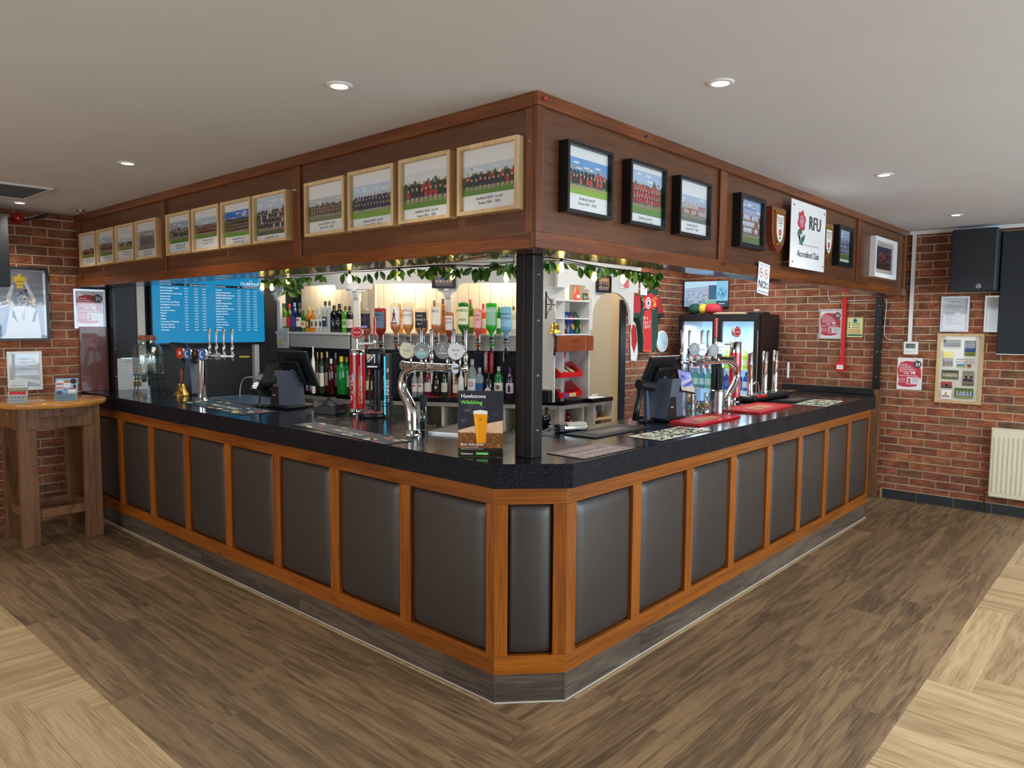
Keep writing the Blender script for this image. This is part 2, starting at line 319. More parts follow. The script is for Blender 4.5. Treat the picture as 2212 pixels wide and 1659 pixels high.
def dup(root,loc=None,rotz=None,label=None):
    r=root.copy(); COL.objects.link(r)
    if loc is not None: r.location=loc
    if rotz is not None: r.rotation_euler=(0,0,rotz)
    if label: r['label']=label
    for ch in root.children:
        c=ch.copy(); COL.objects.link(c); c.parent=r
        for g in ch.children: d=g.copy(); COL.objects.link(d); d.parent=c
    return r
# ---------------------------------------------------------------- floor
XW=5.425; YW=5.05; X0=-6.5; Y0=-6.0
fl=MB(); fl.box((X0,Y0,-.1),(XW+.5,YW+.3,-.006),'light_plank'); floor=struct('floor',fl)
PC={}
def plank(m,x0,y0,x1,y1,along):
    L_,W_=(x1-x0,y1-y0) if along=='x' else (y1-y0,x1-x0)
    if L_<.02 or W_<.02: return
    k=(m,round(L_,2),round(W_,2))
    if k not in PC:
        b=MB(); g=.0003; b.box((-L_/2+g,-W_/2+g,-.006),(L_/2-g,W_/2-g,-.0006),m); b.add([(x*(L_/2-g-.0006),y*(W_/2-g-.0006),0) for x,y in ((-1,-1),(1,-1),(1,1),(-1,1))]+[(x*(L_/2-g),y*(W_/2-g),-.0006) for x,y in ((-1,-1),(1,-1),(1,1),(-1,1))],[(0,1,2,3),(4,5,1,0),(5,6,2,1),(6,7,3,2),(7,4,0,3)],m); PC[k]=b.mesh('plank')
    ob('plank',PC[k],floor,((x0+x1)/2,(y0+y1)/2,0),0 if along=='x' else PI/2)
PWD=.18; BX=-1.08; BY=-1.096
for k in range(6):
    a,b=-PWD*k,-PWD*(k+1)
    x=-PWD*(k+1) if k<5 else BX; e=-1.1+rnd.uniform(-.9,.1)  # run along the right face
    x=b; nx=b+rnd.uniform(.5,1.2)
    while x<XW: plank('dark_plank',x,b if k<5 else BY,min(nx,XW),a,'x'); x=nx; nx+=1.2
    y=a; ny=a+rnd.uniform(.4,1.2)
    while y<YW: plank('dark_plank',b,y,a,min(ny,YW),'y'); y=ny; ny+=1.2
plank('dark_plank',4.51,0,XW,.18,'x'); plank('dark_plank',4.51,.18,XW,.36,'x')
HL,HW=1.2,.18
def lightblock(rx0,ry0,rx1,ry1):
    for i in range(-40,60):
        for j in range(-12,12):
            ox=1.55+i*HW+j*HL; oy=-1.276-i*HW+j*HL
            for (a,b,c,d,al) in ((ox,oy,ox+HL,oy+HW,'x'),(ox-HW,oy-HL+HW+0,ox,oy+HW,'y')):
                a2,b2,c2,d2=max(a,rx0),max(b,ry0),min(c,rx1),min(d,ry1)
                if c2-a2>.02 and d2-b2>.02: plank('light_plank',a2,b2,c2,d2,al)
lightblock(-2.75,.3,BX,3.9); lightblock(-.2,-2.5,XW,BY)
# ---------------------------------------------------------------- ceiling and walls
c=MB(); c.box((X0,Y0,ZC),(XW+.5,YW+.3,ZC+.1),'plaster'); struct('ceiling',c)
def brickwall(name,origin,rotz,x0,x1,zmax,score,extra=None):
    """local x runs to the viewer's right, y into the wall; bricks stand 7 mm proud of the mortar"""
    s=MB(); s.box((x0,.007,0),(x1,.16,zmax),'mortar')
    if extra: extra(s)
    wo=struct(name,s,origin,rotz); meshes=[]
    for q in range(5):
        b=MB(); h,l=.0325,.1075; e=.003; j=[rnd.uniform(-.0015,.0015) for _ in range(4)]
        b.add([(-l,.007,-h),(l,.007,-h),(l,.007,h),(-l,.007,h),(-l+e,j[0],-h+e),(l-e,j[1],-h+e),(l-e,j[2],h-e),(-l+e,j[3],h-e)],[(4,5,6,7),(0,1,5,4),(1,2,6,5),(2,3,7,6),(3,0,4,7)],'brick'); meshes.append(b.mesh('brick'))
    spots=[]
    for r in range(int(zmax/.075)+1):
        n=0; x=x0+(0 if r%2 else -.1125)+.1125
        while x-.1<x1:
            z=.0375+r*.075
            if z-.02<zmax and x-.1075>=x0-.12: spots.append((x,z))
            x+=.225
    spots.sort(key=lambda p:-score(*p)); rest=MB()
    for i,(x,z) in enumerate(spots):
        a,b_=max(x-.1075,x0),min(x+.1075,x1); 
        if b_-a<.03: continue
        hz_=min(.0325,(zmax-z+.0325)/2); z=z-.0325+hz_
        if i<300:
            o=ob('brick',meshes[i%5],wo,((a+b_)/2,rnd.uniform(-.0015,.0015),z)); o.scale=((b_-a)/.215,1,hz_/.0325)
        else: rest.box((a,0,z-hz_),(b_,.007,z+hz_),'brick')
    if rest.v: r=ob('brick',rest,wo); r['kind']='stuff'
    return wo
# right wall: local x=0 at y=2.3
def sc_r(x,z):
    y=2.3-x
    if y>1.5 or y<-2.2: return -50
    if y>.35 and z<1.0: return -60
    if y<-1.15: return -40
    return 10-abs(y+.2)+z*.1
brickwall('wall_right',(5.415,2.3,0),-PI/2,-.2,8.3,ZC,sc_r)
def sc_l(x,z): return 10-abs(x+.35) if x>-1.2 else -10+x
brickwall('wall_left',(0,YW-.012,0),0,X0,.03,ZC,sc_l)
def sc_b(x,z): return 10 if z>.9 else -10
brickwall('wall_back',(0,2.29,0),0,4.15,5.41,ZC,sc_b)
s=MB(); s.box((0.03,YW,0),(XW+.2,YW+.15,ZC),'dark_wall'); struct('wall_behind_bar',s)
s=MB(); s.box((1.585,5.0,.95),(1.635,5.05,1.43),'white_paint'); s.box((2.9,3.0,0),(4.4,3.1,ZC),'cream_wall'); s.box((2.9,2.3,0),(2.98,3.0,ZC),'cream_wall'); s.box((4.3,2.42,0),(4.4,3.0,ZC),'cream_wall').box((4.06,2.275,0),(4.15,2.30,1.90),'black_paint'); struct('wall_passage',s)
# walls behind the camera, each with a wide window
def windowwall(name,origin,rotz,length,wx0,wx1,n,num):
    s=MB(); z0,z1=.8,2.1
    s.box((0,0,0),(length,.2,z0),'cream_wall'); s.box((0,0,z1),(length,.2,ZC),'cream_wall'); s.box((0,0,z0),(wx0,.2,z1),'cream_wall'); s.box((wx1,0,z0),(length,.2,z1),'cream_wall'); struct(name,s,origin,rotz)
    W=MB(); 
    for i in range(n+1): x=wx0+(wx1-wx0)*i/n; W.box((x-.03,.05,z0),(x+.03,.12,z1),'white_gloss')
    for z in (z0,z1-.06): W.box((wx0,.05,z),(wx1,.12,z+.06),'white_gloss')
    wo=struct('window_%d'%num,W,origin,rotz)
    for i in range(n): x=wx0+(wx1-wx0)*i/n; p=MB(); p.box((x+.03,.08,z0+.06),(x+(wx1-wx0)/n-.03,.086,z1-.06),'pane'); ob('pane',p,wo)
windowwall('wall_front',(XW+.2,Y0,0),PI,XW+.2-X0,.9,7.4,6,1)
windowwall('wall_side',(X0,Y0,0),PI/2,YW-Y0,4.6,9.6,5,2)
# tiled skirting at the foot of the right wall
bs=struct('baseboard_right',MB().box((5.412,-5.9,0),(5.42,.16,.095),'mortar'))
for i in range(20):
    y=.14-i*.3
    ob('tile',MB().box((-.007,-.147,.002),(0,.147,.09),'base_tile',.002),bs,(5.412,y-.15,0))
# ceiling fittings
d0=None
names_=['over the left face of the bar, nearest the bulkhead corner','over the left face of the bar, second from the corner','over the high table, beside the air vent','over the right face of the bar, nearest the bulkhead corner','over the right face of the bar, below the white club sign','over the right face of the bar, nearest the wall loudspeaker','cut by the right edge of the picture']
for i,(x,y) in enumerate(DOWN[:7]):
    t=thing('ceiling_downlight','lit ceiling downlight '+(names_[i] if i<7 else 'in the seating area behind the viewer'),'ceiling light',(x,y,ZC),group='recessed ceiling downlights')
    b=MB(); b.lathe([(.030,-.001),(.032,-.006),(.046,-.004),(.05,0)],'white_gloss',24); ob('rim',b,t)
    b=MB(); b.lathe([(.0001,-.0035),(.031,-.0035),(.031,-.001)],'lamp_on',20); ob('lamp_face',b,t)
t=thing('air_vent','square grey ceiling air vent with a white border above the high table','air vent',(-.83,4.05,ZC))
b=MB()
for a in ((-.3,-.3,.3,-.28),(-.3,.28,.3,.3),(-.3,-.28,-.28,.28),(.28,-.28,.3,.28)): b.box((a[0],a[1],-.012),(a[2],a[3],0),'white_paint')
ob('border',b,t)
for i in range(14): ob('slat',MB().box((-.28,-.012,-.009),(.28,.008,-.006),'dark_grille'),t,(0,-.26+i*.04,0))
ob('backing',MB().box((-.28,-.28,-.002),(.28,.28,0),'vent_grey'),t)
p=hit(175,454,'z',ZC); t=thing('sprinkler_head','small round metal sprinkler head on the ceiling by the far left end of the bulkhead','sprinkler',p)
ob('plate',MB().lathe([(.03,-.008),(.033,0)],'brushed',16),t); ob('nozzle',MB().lathe([(.008,-.008),(.005,-.02),(.014,-.022)],'brushed',12),t)
# cable trunking at the top of the right wall and down to the thermostat
t=thing('cable_trunking','white plastic cable trunking along the ceiling line and down to the thermostat','cable trunking',(5.41,0,0))
ob('ceiling_run',MB().box((-.025,-3,ZC-.03),(0,.0,ZC),'white_gloss'),t); ob('drop',MB().box((-.02,-.055,1.51),(0,-.025,ZC-.03),'white_gloss'),t)
# ---------------------------------------------------------------- bulkhead over the bar
BH=thing('bulkhead','dark wood panelled bulkhead hanging from the ceiling above both faces of the bar','bulkhead')
ZS=1.9297; LE,RE=5.03,5.41
def lf(name,m,y0,y1,z0,z1,d0,d1,bev=.003): ob(name,MB().box((d0,y0,z0),(d1,y1,z1),m,bev),BH)
def rf(name,m,x0,x1,z0,z1,d0,d1,bev=.003): ob(name,MB().box((x0,d0,z0),(x1,d1,z1),m,bev),BH)
lf('top_rail','trim_1',.0205,LE,2.468,ZC,-.004,.02); lf('bottom_rail','trim_1',.0305,LE,ZS,1.992,-.006,.03)
rf('top_rail','trim_0',-.0042,RE,2.472,ZC,-.004,.02); rf('bottom_rail','trim_0',-.0062,RE,ZS,1.992,-.006,.03)
for a,b in ((.0205,.060),(1.640,1.708),(3.29,3.355),(4.93,4.99)): lf('stile','trim_2',a+.0,b,1.992,2.468,.0,.02)
for a,b in ((.0,.045),(1.545,1.625),(3.895,3.975),(5.26,5.33)): rf('stile','trim_2',a,b,1.992,2.472,.0,.02)
for a,b in ((.06,1.64),(1.708,3.29),(3.355,4.93),(4.99,5.03)): lf('panel','soffit_panel_y',a,b,1.992,2.468,.014,.026,0)
for a,b in ((.045,1.545),(1.625,3.895),(3.975,5.26),(5.33,5.41)): rf('panel','soffit_panel',a,b,1.992,2.472,.014,.026,0)
lf('underside_board','mahogany',.3,LE,ZS+.004,ZS+.02,.03,.30,0); rf('underside_board','mahogany',.3,RE,ZS+.004,ZS+.02,.03,.22,0)
rf('underside_board','mahogany',.03,.3,ZS+.004,ZS+.02,.03,.3,0)
lf('inner_board','black_paint',.3,LE,ZS+.02,ZC,.29,.30,0); rf('inner_board','black_paint',.3,RE,ZS+.02,ZC,.21,.22,0)
# corner bracket and posts
def steel_post(label,x0,y0,x1,y1,z0,z1,bolts):
    t=thing('steel_post',label,'post',((x0+x1)/2,(y0+y1)/2,z0)); w_,d_=(x1-x0)/2,(y1-y0)/2; h=z1-z0
    ob('column',MB().box((-w_,-d_,0),(w_,d_,h),'steel_black',.004),t)
    ob('foot_plate',MB().box((-w_-.001,-d_-.001,0),(w_+.001,d_+.001,.004),'steel_black',.001),t)
    for z in (.12,.36,.60,.80):
        for f in bolts:
            if f=='y': ob('bolt',MB().lathe([(.0001,.006),(.006,.005),(.008,0)],'bolt',10,Matrix.Translation((0,-d_,z))@Matrix.Rotation(PI/2,4,'X')),t)
            if f=='x': ob('bolt',MB().lathe([(.0001,.006),(.006,.005),(.008,0)],'bolt',10,Matrix.Translation((-w_,0,z))@Matrix.Rotation(-PI/2,4,'Y')),t)
    ob('channel',MB().box((-w_-.002,-.006,.006),(-w_,.006,h),'black_paint'),t)
    return t
steel_post('black bolted steel post standing on the worktop at the corner of the bar',.216,.195,.285,.295,1.0512,ZS+.004,'y')
steel_post('black steel post at the left end of the bar beside the framed age notice',.236,4.93,.27,5.03,1.0512,ZS+.004,'y')
steel_post('black steel post against the right brick wall behind the end of the bar',5.36,.20,5.405,.26,1.045,ZS,'xy')
tag(ob('wooden_post',MB().box((5.355,.185,0),(5.405,.265,1.045),'table_leg',.003)),'brown wooden post under the steel post at the right end of the bar','post')
# ---------------------------------------------------------------- bar front
BF=thing('bar_counter','L-shaped bar front with brown padded leather panels framed in orange stained pine','bar',(0,0,0))
FX=.021; ZT=.945; CH0,CH1=.235,.250   # chamfer corners: (FX,CH0) and (CH1,FX)
def seg(a,b): # local frame of a face: x to the viewer's right
    a,b=Vector(a),Vector(b); d=b-a; return Matrix.Translation((a.x,a.y,0))@Matrix.Rotation(math.atan2(d.y,d.x),4,'Z'),d.length
def cushion(w_,h_):
    n=10; bm=[]; vs=[]; fs=[]; ex=.032
    xs=[0,.004,.012,.028,.06]+[w_/2]+[w_-.06,w_-.028,w_-.012,w_-.004,w_]; zs=[0,.004,.012,.028,.06]+[h_/2]+[h_-.06,h_-.028,h_-.012,h_-.004,h_]
    f=lambda t,L_:min(1,math.sqrt(max(0,1-(1-min(min(t,L_-t)/.06,1))**2)))
    for z in zs:
        for x in xs: vs.append((x,-ex*f(x,w_)*f(z,h_),z))
    k=len(xs)
    for j in range(len(zs)-1):
        for i in range(k-1): fs.append((j*k+i,j*k+i+1,(j+1)*k+i+1,(j+1)*k+i))
    b=MB(); b.add(vs,fs,'leather',smooth=True); b.box((0,.0,0),(w_,.012,h_),'leather'); return b.mesh('padded_panel')
CUS={}
def barface(a,b,panels,z0=.21,z1=.873,endl=True):
    M4,L_=seg(a,b)
    def add(name,x0,x1,za,zb,m,d0=0,d1=.03,bev=.0025): ob(name,MB().box((x0,d0,za),(x1,d1,zb),m,bev),BF,M4=M4)
    add('top_rail',0,L_,z1,ZT,'pine_0'); add('bottom_rail',0,L_,.129,z0,'pine_0')
    xs=[0]+[q for p in panels for q in p]+[L_]
    for i in range(0,len(xs),2):
        if xs[i+1]-xs[i]>.004: add('stile',xs[i],xs[i+1],z0,z1,'pine_2')
    for x0,x1 in panels:
        k=round(x1-x0,3)
        if k not in CUS: CUS[k]=cushion(x1-x0-.006,z1-z0-.006)
        ob('padded_panel',CUS[k],BF,M4=M4@Matrix.Translation((x0+.003,.032,z0+.003)))
        # the frame's dark rebate
    add('backing_board',0,L_,.0,ZT,'black_paint',.034,.045,0)
    x=0; w0=rnd.uniform(.4,1.1)
    while x<L_:
        e=min(x+w0,L_); o=ob('kick_plank',MB().box((-(e-x)/2+.0006,0,0),((e-x)/2-.0006,.02,.129),'kick_shaded'),BF,M4=M4@Matrix.Translation(((x+e)/2,.008,0))); x=e; w0=1.2
    add('sealant_line',0,L_,0,.004,'sealant',.003,.008,0)
yl=[(.283+.575*k,.783+.575*k) for k in range(8)]
barface((FX,5.03),(FX,CH0),[(5.03-b,5.03-a) for a,b in reversed(yl)])
barface((FX,CH0),(CH1,FX),[(.058,.058+.196)])
barface((CH1,FX),(4.505,FX),[(.315-CH1+.527*k,.315-CH1+.527*k+.452) for k in range(8)])
ob('end_board',MB().box((4.49,FX+.03,0),(4.51,.6,ZT),'pine_2',.002),BF)
# worktop
WT=thing('bar_worktop','continuous glossy black speckled worktop with a deep nosing along both sides of the bar','worktop')
def polyslab(pts,z0,z1,m):
    n=len(pts); b=MB(); b.add([(x,y,z0) for x,y in pts]+[(x,y,z1) for x,y in pts],[list(range(n))[::-1],[n+i for i in range(n)]]+[(i,(i+1)%n,(i+1)%n+n,i+n) for i in range(n)],m); return b
NX,NY=.011,.0
outer=[(NX,5.03),(NX,.2242),(.248,-.004),(4.54,-.004),(4.66,.03),(4.70,.10),(4.70,.70),(4.1,.70),(.95,.655),(.69,.90),(.66,1.2),(.66,5.03)]
ob('top_slab',polyslab(outer,ZT+.07,1.05,'laminate'),WT)
def nose(a,b,name='nosing'):
    M4,L_=seg(a,b); bm=MB(); bm.prism([(0,ZT),(L_,ZT),(L_,1.0495),(0,1.0495)],-.0012,.03,'laminate_nose'); ob(name,bm,WT,M4=M4)
nose((NX,5.03),(NX,.2242)); nose((NX,.2242),(.248,-.004)); nose((.248,-.004),(4.54,-.004)); nose((4.54,-.004),(4.66,.03))
ob('end_upstand',MB().box((4.665,.05,1.05),(4.70,.86,1.105),'black_paint',.003),WT)
plank('dark_plank',.0,.0,.30,.30,'x')
# ---------------------------------------------------------------- framed pictures
FACE={'L':lambda a,z:Matrix.Translation((0,a,z))@Matrix.Rotation(-PI/2,4,'Z'),'R':lambda a,z:Matrix.Translation((a,0,z)),
      'WR':lambda a,z:Matrix.Translation((5.415,a,z))@Matrix.Rotation(-PI/2,4,'Z'),'WL':lambda a,z:Matrix.Translation((a,YW-.012,z)),'WB':lambda a,z:Matrix.Translation((a,2.29,z))}
def frame(label,face,a,z,w_,h_,fm,bw,depth,draw,pt='paper',back=.0,glassy=True,cat='picture frame',grp=None,hook=False,tilt=0,name='picture_frame',mount=None):
    M4=FACE[face](a,z)@Matrix.Rotation(tilt,4,'Y'); t=thing(name,label,cat,M4=M4,group=grp)
    for nm,q in (('side',((0,0),(bw,bw),(bw,h_-bw),(0,h_))),('side',((w_-bw,bw),(w_,0),(w_,h_),(w_-bw,h_-bw))),('rail',((0,0),(w_,0),(w_-bw,bw),(bw,bw))),('rail',((bw,h_-bw),(w_-bw,h_-bw),(w_,h_),(0,h_)))):
        ob(nm,MB().prism(q,-depth,back-.0005,fm),t)
    s=Sheet(pt); s.rect(bw*.9,bw*.9,w_-bw*1.8,h_-bw*1.8,mount or 'f2f3f2'); s.lay(); draw(s,bw,bw,w_-2*bw,h_-2*bw)
    o=ob('print',s,t,(0,-depth*.35,0))
    ob('backing_board',MB().box((bw*.5,-depth*.35+.001,bw*.5),(w_-bw*.5,back-.001,h_-bw*.5),'kraft'),t)
    if glassy: ob('glass_pane',MB().box((bw*.8,-depth*.55-.001,bw*.8),(w_-bw*.8,-depth*.55,h_-bw*.8),'pane'),t)
    if hook: ob('hanging_ring',MB().tube([(w_/2+.008*math.cos(k*PI/5),-.004,h_+.006+.008*math.sin(k*PI/5)) for k in range(11)],.0018,'brass',6),t)
    return t
def photo(ya,yb,cap,**kw):
    def d(s,x,y,w_,h_):
        s.team(x,y+h_*ya,w_,h_*(yb-ya),**kw)
        if cap:
            for i,l in enumerate(cap.split('|')): s.text(l,x+w_/2,y+h_*(ya-.085-.075*i),h_*.062,'303030','c')
    return d
caps='Sandbach RUFC 1st XV|Season 2021 - 2022'
OL=[ # y (left edge), width, height, description, drawing
 (.407,.336,.281,'first from the bulkhead corner, dark blue shirts before a green scoreboard',photo(.26,.74,caps,shirt='1d2433',alt='c02030',rows=2,n=11,sky='cfdde6',seed=1)),
 (.787,.334,.283,'second from the bulkhead corner, black shirts and one red shirt',photo(.19,.80,caps,shirt='16181c',alt='c01c28',rows=2,n=9,sky='e2e9ea',seed=2)),
 (1.171,.346,.280,'third from the bulkhead corner, navy shirts on bright grass',photo(.16,.78,caps,shirt='232c4c',alt='2a3a68',rows=3,n=12,grass='79a83a',seed=3)),
 (1.549,.346,.273,'fourth from the bulkhead corner, faded picture with pale sky',photo(.24,.72,caps,shirt='6c5850',alt='8a6a60',rows=3,n=13,grass='6f8350',sky='c4ccd0',seed=4)),
 (2.076,.352,.268,'first in the middle bay, dark crowded group right to the edges',photo(.12,.98,caps,shirt='2a2630',alt='c8c8c8',rows=4,n=13,grass='4a5a38',seed=5,y0=.2)),
 (2.448,.350,.270,'second in the middle bay, blue sky above a large crowd',photo(.20,.82,caps,shirt='40352e',alt='5a4a34',rows=4,n=14,sky='3f7fd0',grass='5fa030',seed=6,y0=.22)),
 (2.829,.350,.270,'third in the middle bay, red-brown group on dark grass',photo(.28,.80,caps,shirt='7a3030',alt='40302c',rows=3,n=12,sky='b8d4dc',seed=7)),
 (3.209,.352,.269,'fourth in the middle bay, glare in its cloudy sky',photo(.26,.84,caps,shirt='4c4848',alt='8a8a88',rows=2,n=11,sky='9fb4c2',seed=8)),
 (3.720,.350,.271,'first in the far bay, grey picture with a crowd filling it',photo(.22,.76,caps,shirt='6a6c68',alt='8a8c88',rows=4,n=14,sky='a8b0b2',grass='7d8478',trees=False,seed=9)),
 (4.084,.335,.270,'second in the far bay, small team before dark trees',photo(.30,.66,caps,shirt='3c3c38',alt='c8b088',rows=2,n=10,grass='8a9440',seed=10)),
 (4.457,.338,.270,'third in the far bay, brown team under a bright cloudy sky',photo(.22,.80,caps,shirt='5a3c30',alt='7a5040',rows=2,n=12,sky='c0d4e4',seed=11)),
 (4.838,.346,.270,'last at the far left end, team kneeling by dark trees',photo(.24,.64,caps,shirt='3a3434',alt='c04048',rows=2,n=9,sky='dfe8ee',seed=12))]
for y,w_,h_,l,d in OL: frame('oak frame, left face, '+l,'L',y,2.083,w_,h_,'oak',.016,.034,d,back=.014,grp='oak framed team photographs')
capr='Sandbach 2nd XV|Season 2017 - 2018'
frame('black frame nearest the bulkhead corner, dark shirts under blue sky','R',.152,2.084,.321,.282,'black_frame',.014,.034,photo(.27,.84,capr,shirt='1b1f26',alt='c8403c',rows=2,n=11,sky='6fa4dc',grass='8fb83a',seed=21),back=.014,grp='black framed team photographs',hook=True)
frame('black box frame, second from the bulkhead corner, team in red and white','R',.610,2.086,.315,.283,'black_frame',.014,.034,photo(.16,.92,capr,shirt='b02a3a',alt='c85a66',rows=3,n=12,sky='aecbe2',grass='5f8c3a',seed=22),back=.014,grp='black framed team photographs',hook=True)
frame('black box frame, third from the bulkhead corner, glare across a pale team photo','R',1.050,2.082,.330,.284,'black_frame',.014,.034,photo(.24,.74,capr,shirt='c8b0a0',alt='b05048',rows=2,n=11,sky='b4c8e0',grass='6a7468',seed=23,trees=False),back=.014,grp='black framed team photographs',hook=True)
def d4(s,x,y,w_,h_): s.team(x,y,w_,h_,shirt='d8dce8',alt='a83a48',shorts='e0d0c8',rows=3,n=12,sky='9db8dc',grass='5e7440',seed=24); s.text('Sandbach First Team Squad 2019',x+w_/2,y+h_*.80,h_*.05,'303848','c')
frame('wide black frame with a full-bleed team photo, left of the wooden shields','R',1.725,2.079,.339,.297,'black_frame',.026,.036,d4,back=.014,grp='black framed team photographs',hook=True)
frame('small black framed team photo in blue kit, right of the white club sign','R',3.362,2.083,.325,.292,'black_frame',.030,.034,photo(.10,.98,None,shirt='8a94c0',alt='c8ccd8',rows=3,n=8,sky='a0b8dc',grass='5a7a38',seed=25),back=.014,grp='black framed team photographs',hook=True)
def d6(s,x,y,w_,h_):
    s.rect(x+w_*.12,y+h_*.14,w_*.76,h_*.72,'34405a'); s.lay(); s.rect(x+w_*.12,y+h_*.14,w_*.76,h_*.26,'2c3020'); s.lay(); r=random.Random(4)
    for i in range(26): s.disc(x+w_*r.uniform(.2,.8),y+h_*r.uniform(.36,.64),w_*.035,h_*.04,r.choice(['c03038','a02830','d05050']),6)
frame('white box frame with a red match picture at the far right end of the bulkhead','R',4.256,2.052,.63,.328,'white_gloss',.034,.030,d6,back=.014,mount='d8d4cc')
# club sign: white board on stand-offs
t=thing('club_sign','white RFU Accredited Club sign board with a red rose, on stand-off bolts','sign',M4=FACE['R'](2.424,2.010))
SW,SH=.612,.424
ob('board',MB().box((0,-.046,0),(SW,-.040,SH),'white_gloss',.002),t)
s=Sheet('gloss_print'); s.d=.0465
def petal(cx,cy,rx,ry,n=16,rot=0,col='c8324a'):
    s.poly([(cx+rx*math.cos(a)*math.cos(rot)-ry*math.sin(a)*math.sin(rot),cy+rx*math.cos(a)*math.sin(rot)+ry*math.sin(a)*math.cos(rot)) for a in [2*PI*i/n for i in range(n)]],col)
cx,cy=.175,.300
for k in range(6): a=k*PI/3+.3; petal(cx+.036*math.cos(a),cy+.036*math.sin(a),.036,.028,rot=a,col='a8273c')
s.lay()
for k in range(6): a=k*PI/3+.3; petal(cx+.034*math.cos(a),cy+.034*math.sin(a),.029,.021,rot=a,col='d23a50')
s.lay()
for r_,c_ in ((.034,'f4e8ea'),(.030,'c8324a'),(.020,'f4e8ea'),(.016,'a8273c'),(.008,'f4e8ea')): s.disc(cx,cy,r_,r_,c_); s.lay()
for (x0,y0,rot) in ((.13,.205,2.3),(.15,.18,1.9),(.185,.175,1.45),(.215,.195,1.0),(.145,.23,2.8)): petal(x0,y0,.030,.011,rot=rot,col='1f6b52')
s.line(.14,.195,.175,.257,.004,'1f6b52'); s.line(.19,.185,.178,.257,.004,'1f6b52')
s.text('RFU',.405,.262,.125,'3a3c40','c',fat=.0035,mw=.25); s.line(.12,.155,.49,.155,.0025,'606468'); s.text('Accredited Club',.305,.075,.058,'26282c','c')
ob('lettering',s,t)
for x,z in ((.035,.035),(SW-.035,.035),(.035,SH-.035),(SW-.035,SH-.035)): ob('stand_off_bolt',MB().cyl((x,.013,z),(x,-.050,z),.007,'brushed',12),t)
# two shields
def shield(label,x,z,w_,h_,n):
    t=thing('wooden_shield',label,'shield',M4=FACE['R'](x,z),group='wooden presentation shields')
    def poly(w_,h_,ox,oz): 
        p=[(0,h_),(w_,h_)]+[(w_*(.5+.5*math.cos(a)),h_*.55-h_*.55*math.sin(a)**1.0) for a in [PI/2*i/6 for i in range(7)]]+[(w_*(.5-.5*math.cos(a)),h_*.55-h_*.55*math.sin(a)) for a in [PI/2*i/6 for i in range(6,-1,-1)]]
        return [(ox+a,oz+b) for a,b in p]
    ob('board',MB().prism(poly(w_,h_,0,0),-.022,.013,'shield_wood'),t)
    ob('plaque',MB().prism(poly(w_*.62,h_*.74,w_*.19,h_*.17),-.03,-.022,'gold'),t)
    ob('ribbon_scroll',MB().box((w_*.18,-.035,h_*.86),(w_*.84,-.024,h_*.93),'gold',.003).box((w_*.30,-.033,h_*.12),(w_*.70,-.024,h_*.19),'gold',.003),t)
    s=Sheet('gloss_print'); s.d=.0305; s.poly(poly(w_*.5,h_*.62,w_*.25,h_*.21),'f4f1e6'); s.lay()
    s.disc(w_*.5,h_*.43,w_*.10,h_*.075,'c4203a'); s.lay().disc(w_*.5,h_*.43,w_*.04,h_*.03,'e8b0b8'); s.poly([(w_*.42,h_*.33),(w_*.58,h_*.33),(w_*.5,h_*.26)],'2a7a50')
    for i,l in enumerate(('RUGBY FOOTBALL','UNION CLUB','CENTENARY','1871')): s.text(l,w_*.5,h_*(.74-.055*i),h_*.045,'3a3a38','c')
    ob('print',s,t)
shield('varnished wooden shield with a red rose crest, between the black frame and the white sign',2.185,2.095,.215,.265,1)
shield('varnished wooden shield with a red rose crest, right of the white sign',3.052,2.095,.215,.262,2)
# tilted no smoking notice
t=thing('no_smoking_notice','small white tilted NO smoking or vaping notice stuck to the bottom rail','notice',M4=Matrix.Translation((2.02,-.012,1.835))@Matrix.Rotation(R(5),4,'Y'))
b=MB(); b.box((0,-.002,0),(.165,0,.185),'ice_white',.0008); ob('card',b,t)
s=Sheet(); s.d=.0025; s.rect(.010,.012,.145,.004,'303030'); s.rect(.010,.17,.145,.002,'303030')
for x in (.045,.118): s.disc(x,.125,.026,.030,'c83038'); s.lay(); s.disc(x,.125,.021,.025,'f4f8fa'); s.lay(); s.line(x-.015,.142,x+.015,.108,.004,'c83038'); s.rect(x-.012,.122,.022,.006,'303030'); s.d=.0025
s.text('NO',.012,.035,.065,'2a2a2e','l',fat=.0015); s.text('SMOKING',.105,.060,.020,'2a2a2e','l',sx=.55); s.text('OR VAPING',.105,.036,.020,'2a2a2e','l',sx=.5); ob('lettering',s,t)
# pins stuck in the rails
for u,v,c_,nm,l in ((1394,295,'blue_plastic','push_pin','blue push pin in the top rail of the right face'),(1174,213,'red_plastic','push_pin','red push pin at the top corner of the bulkhead')):
    p=hit(u,v,'y',-.004); tag(ob(nm,MB().lathe([(.005,0),(.004,.004),(.007,.012),(.0001,.014)],c_,10,Matrix.Rotation(PI/2,4,'X')),None,p),l,'pin')
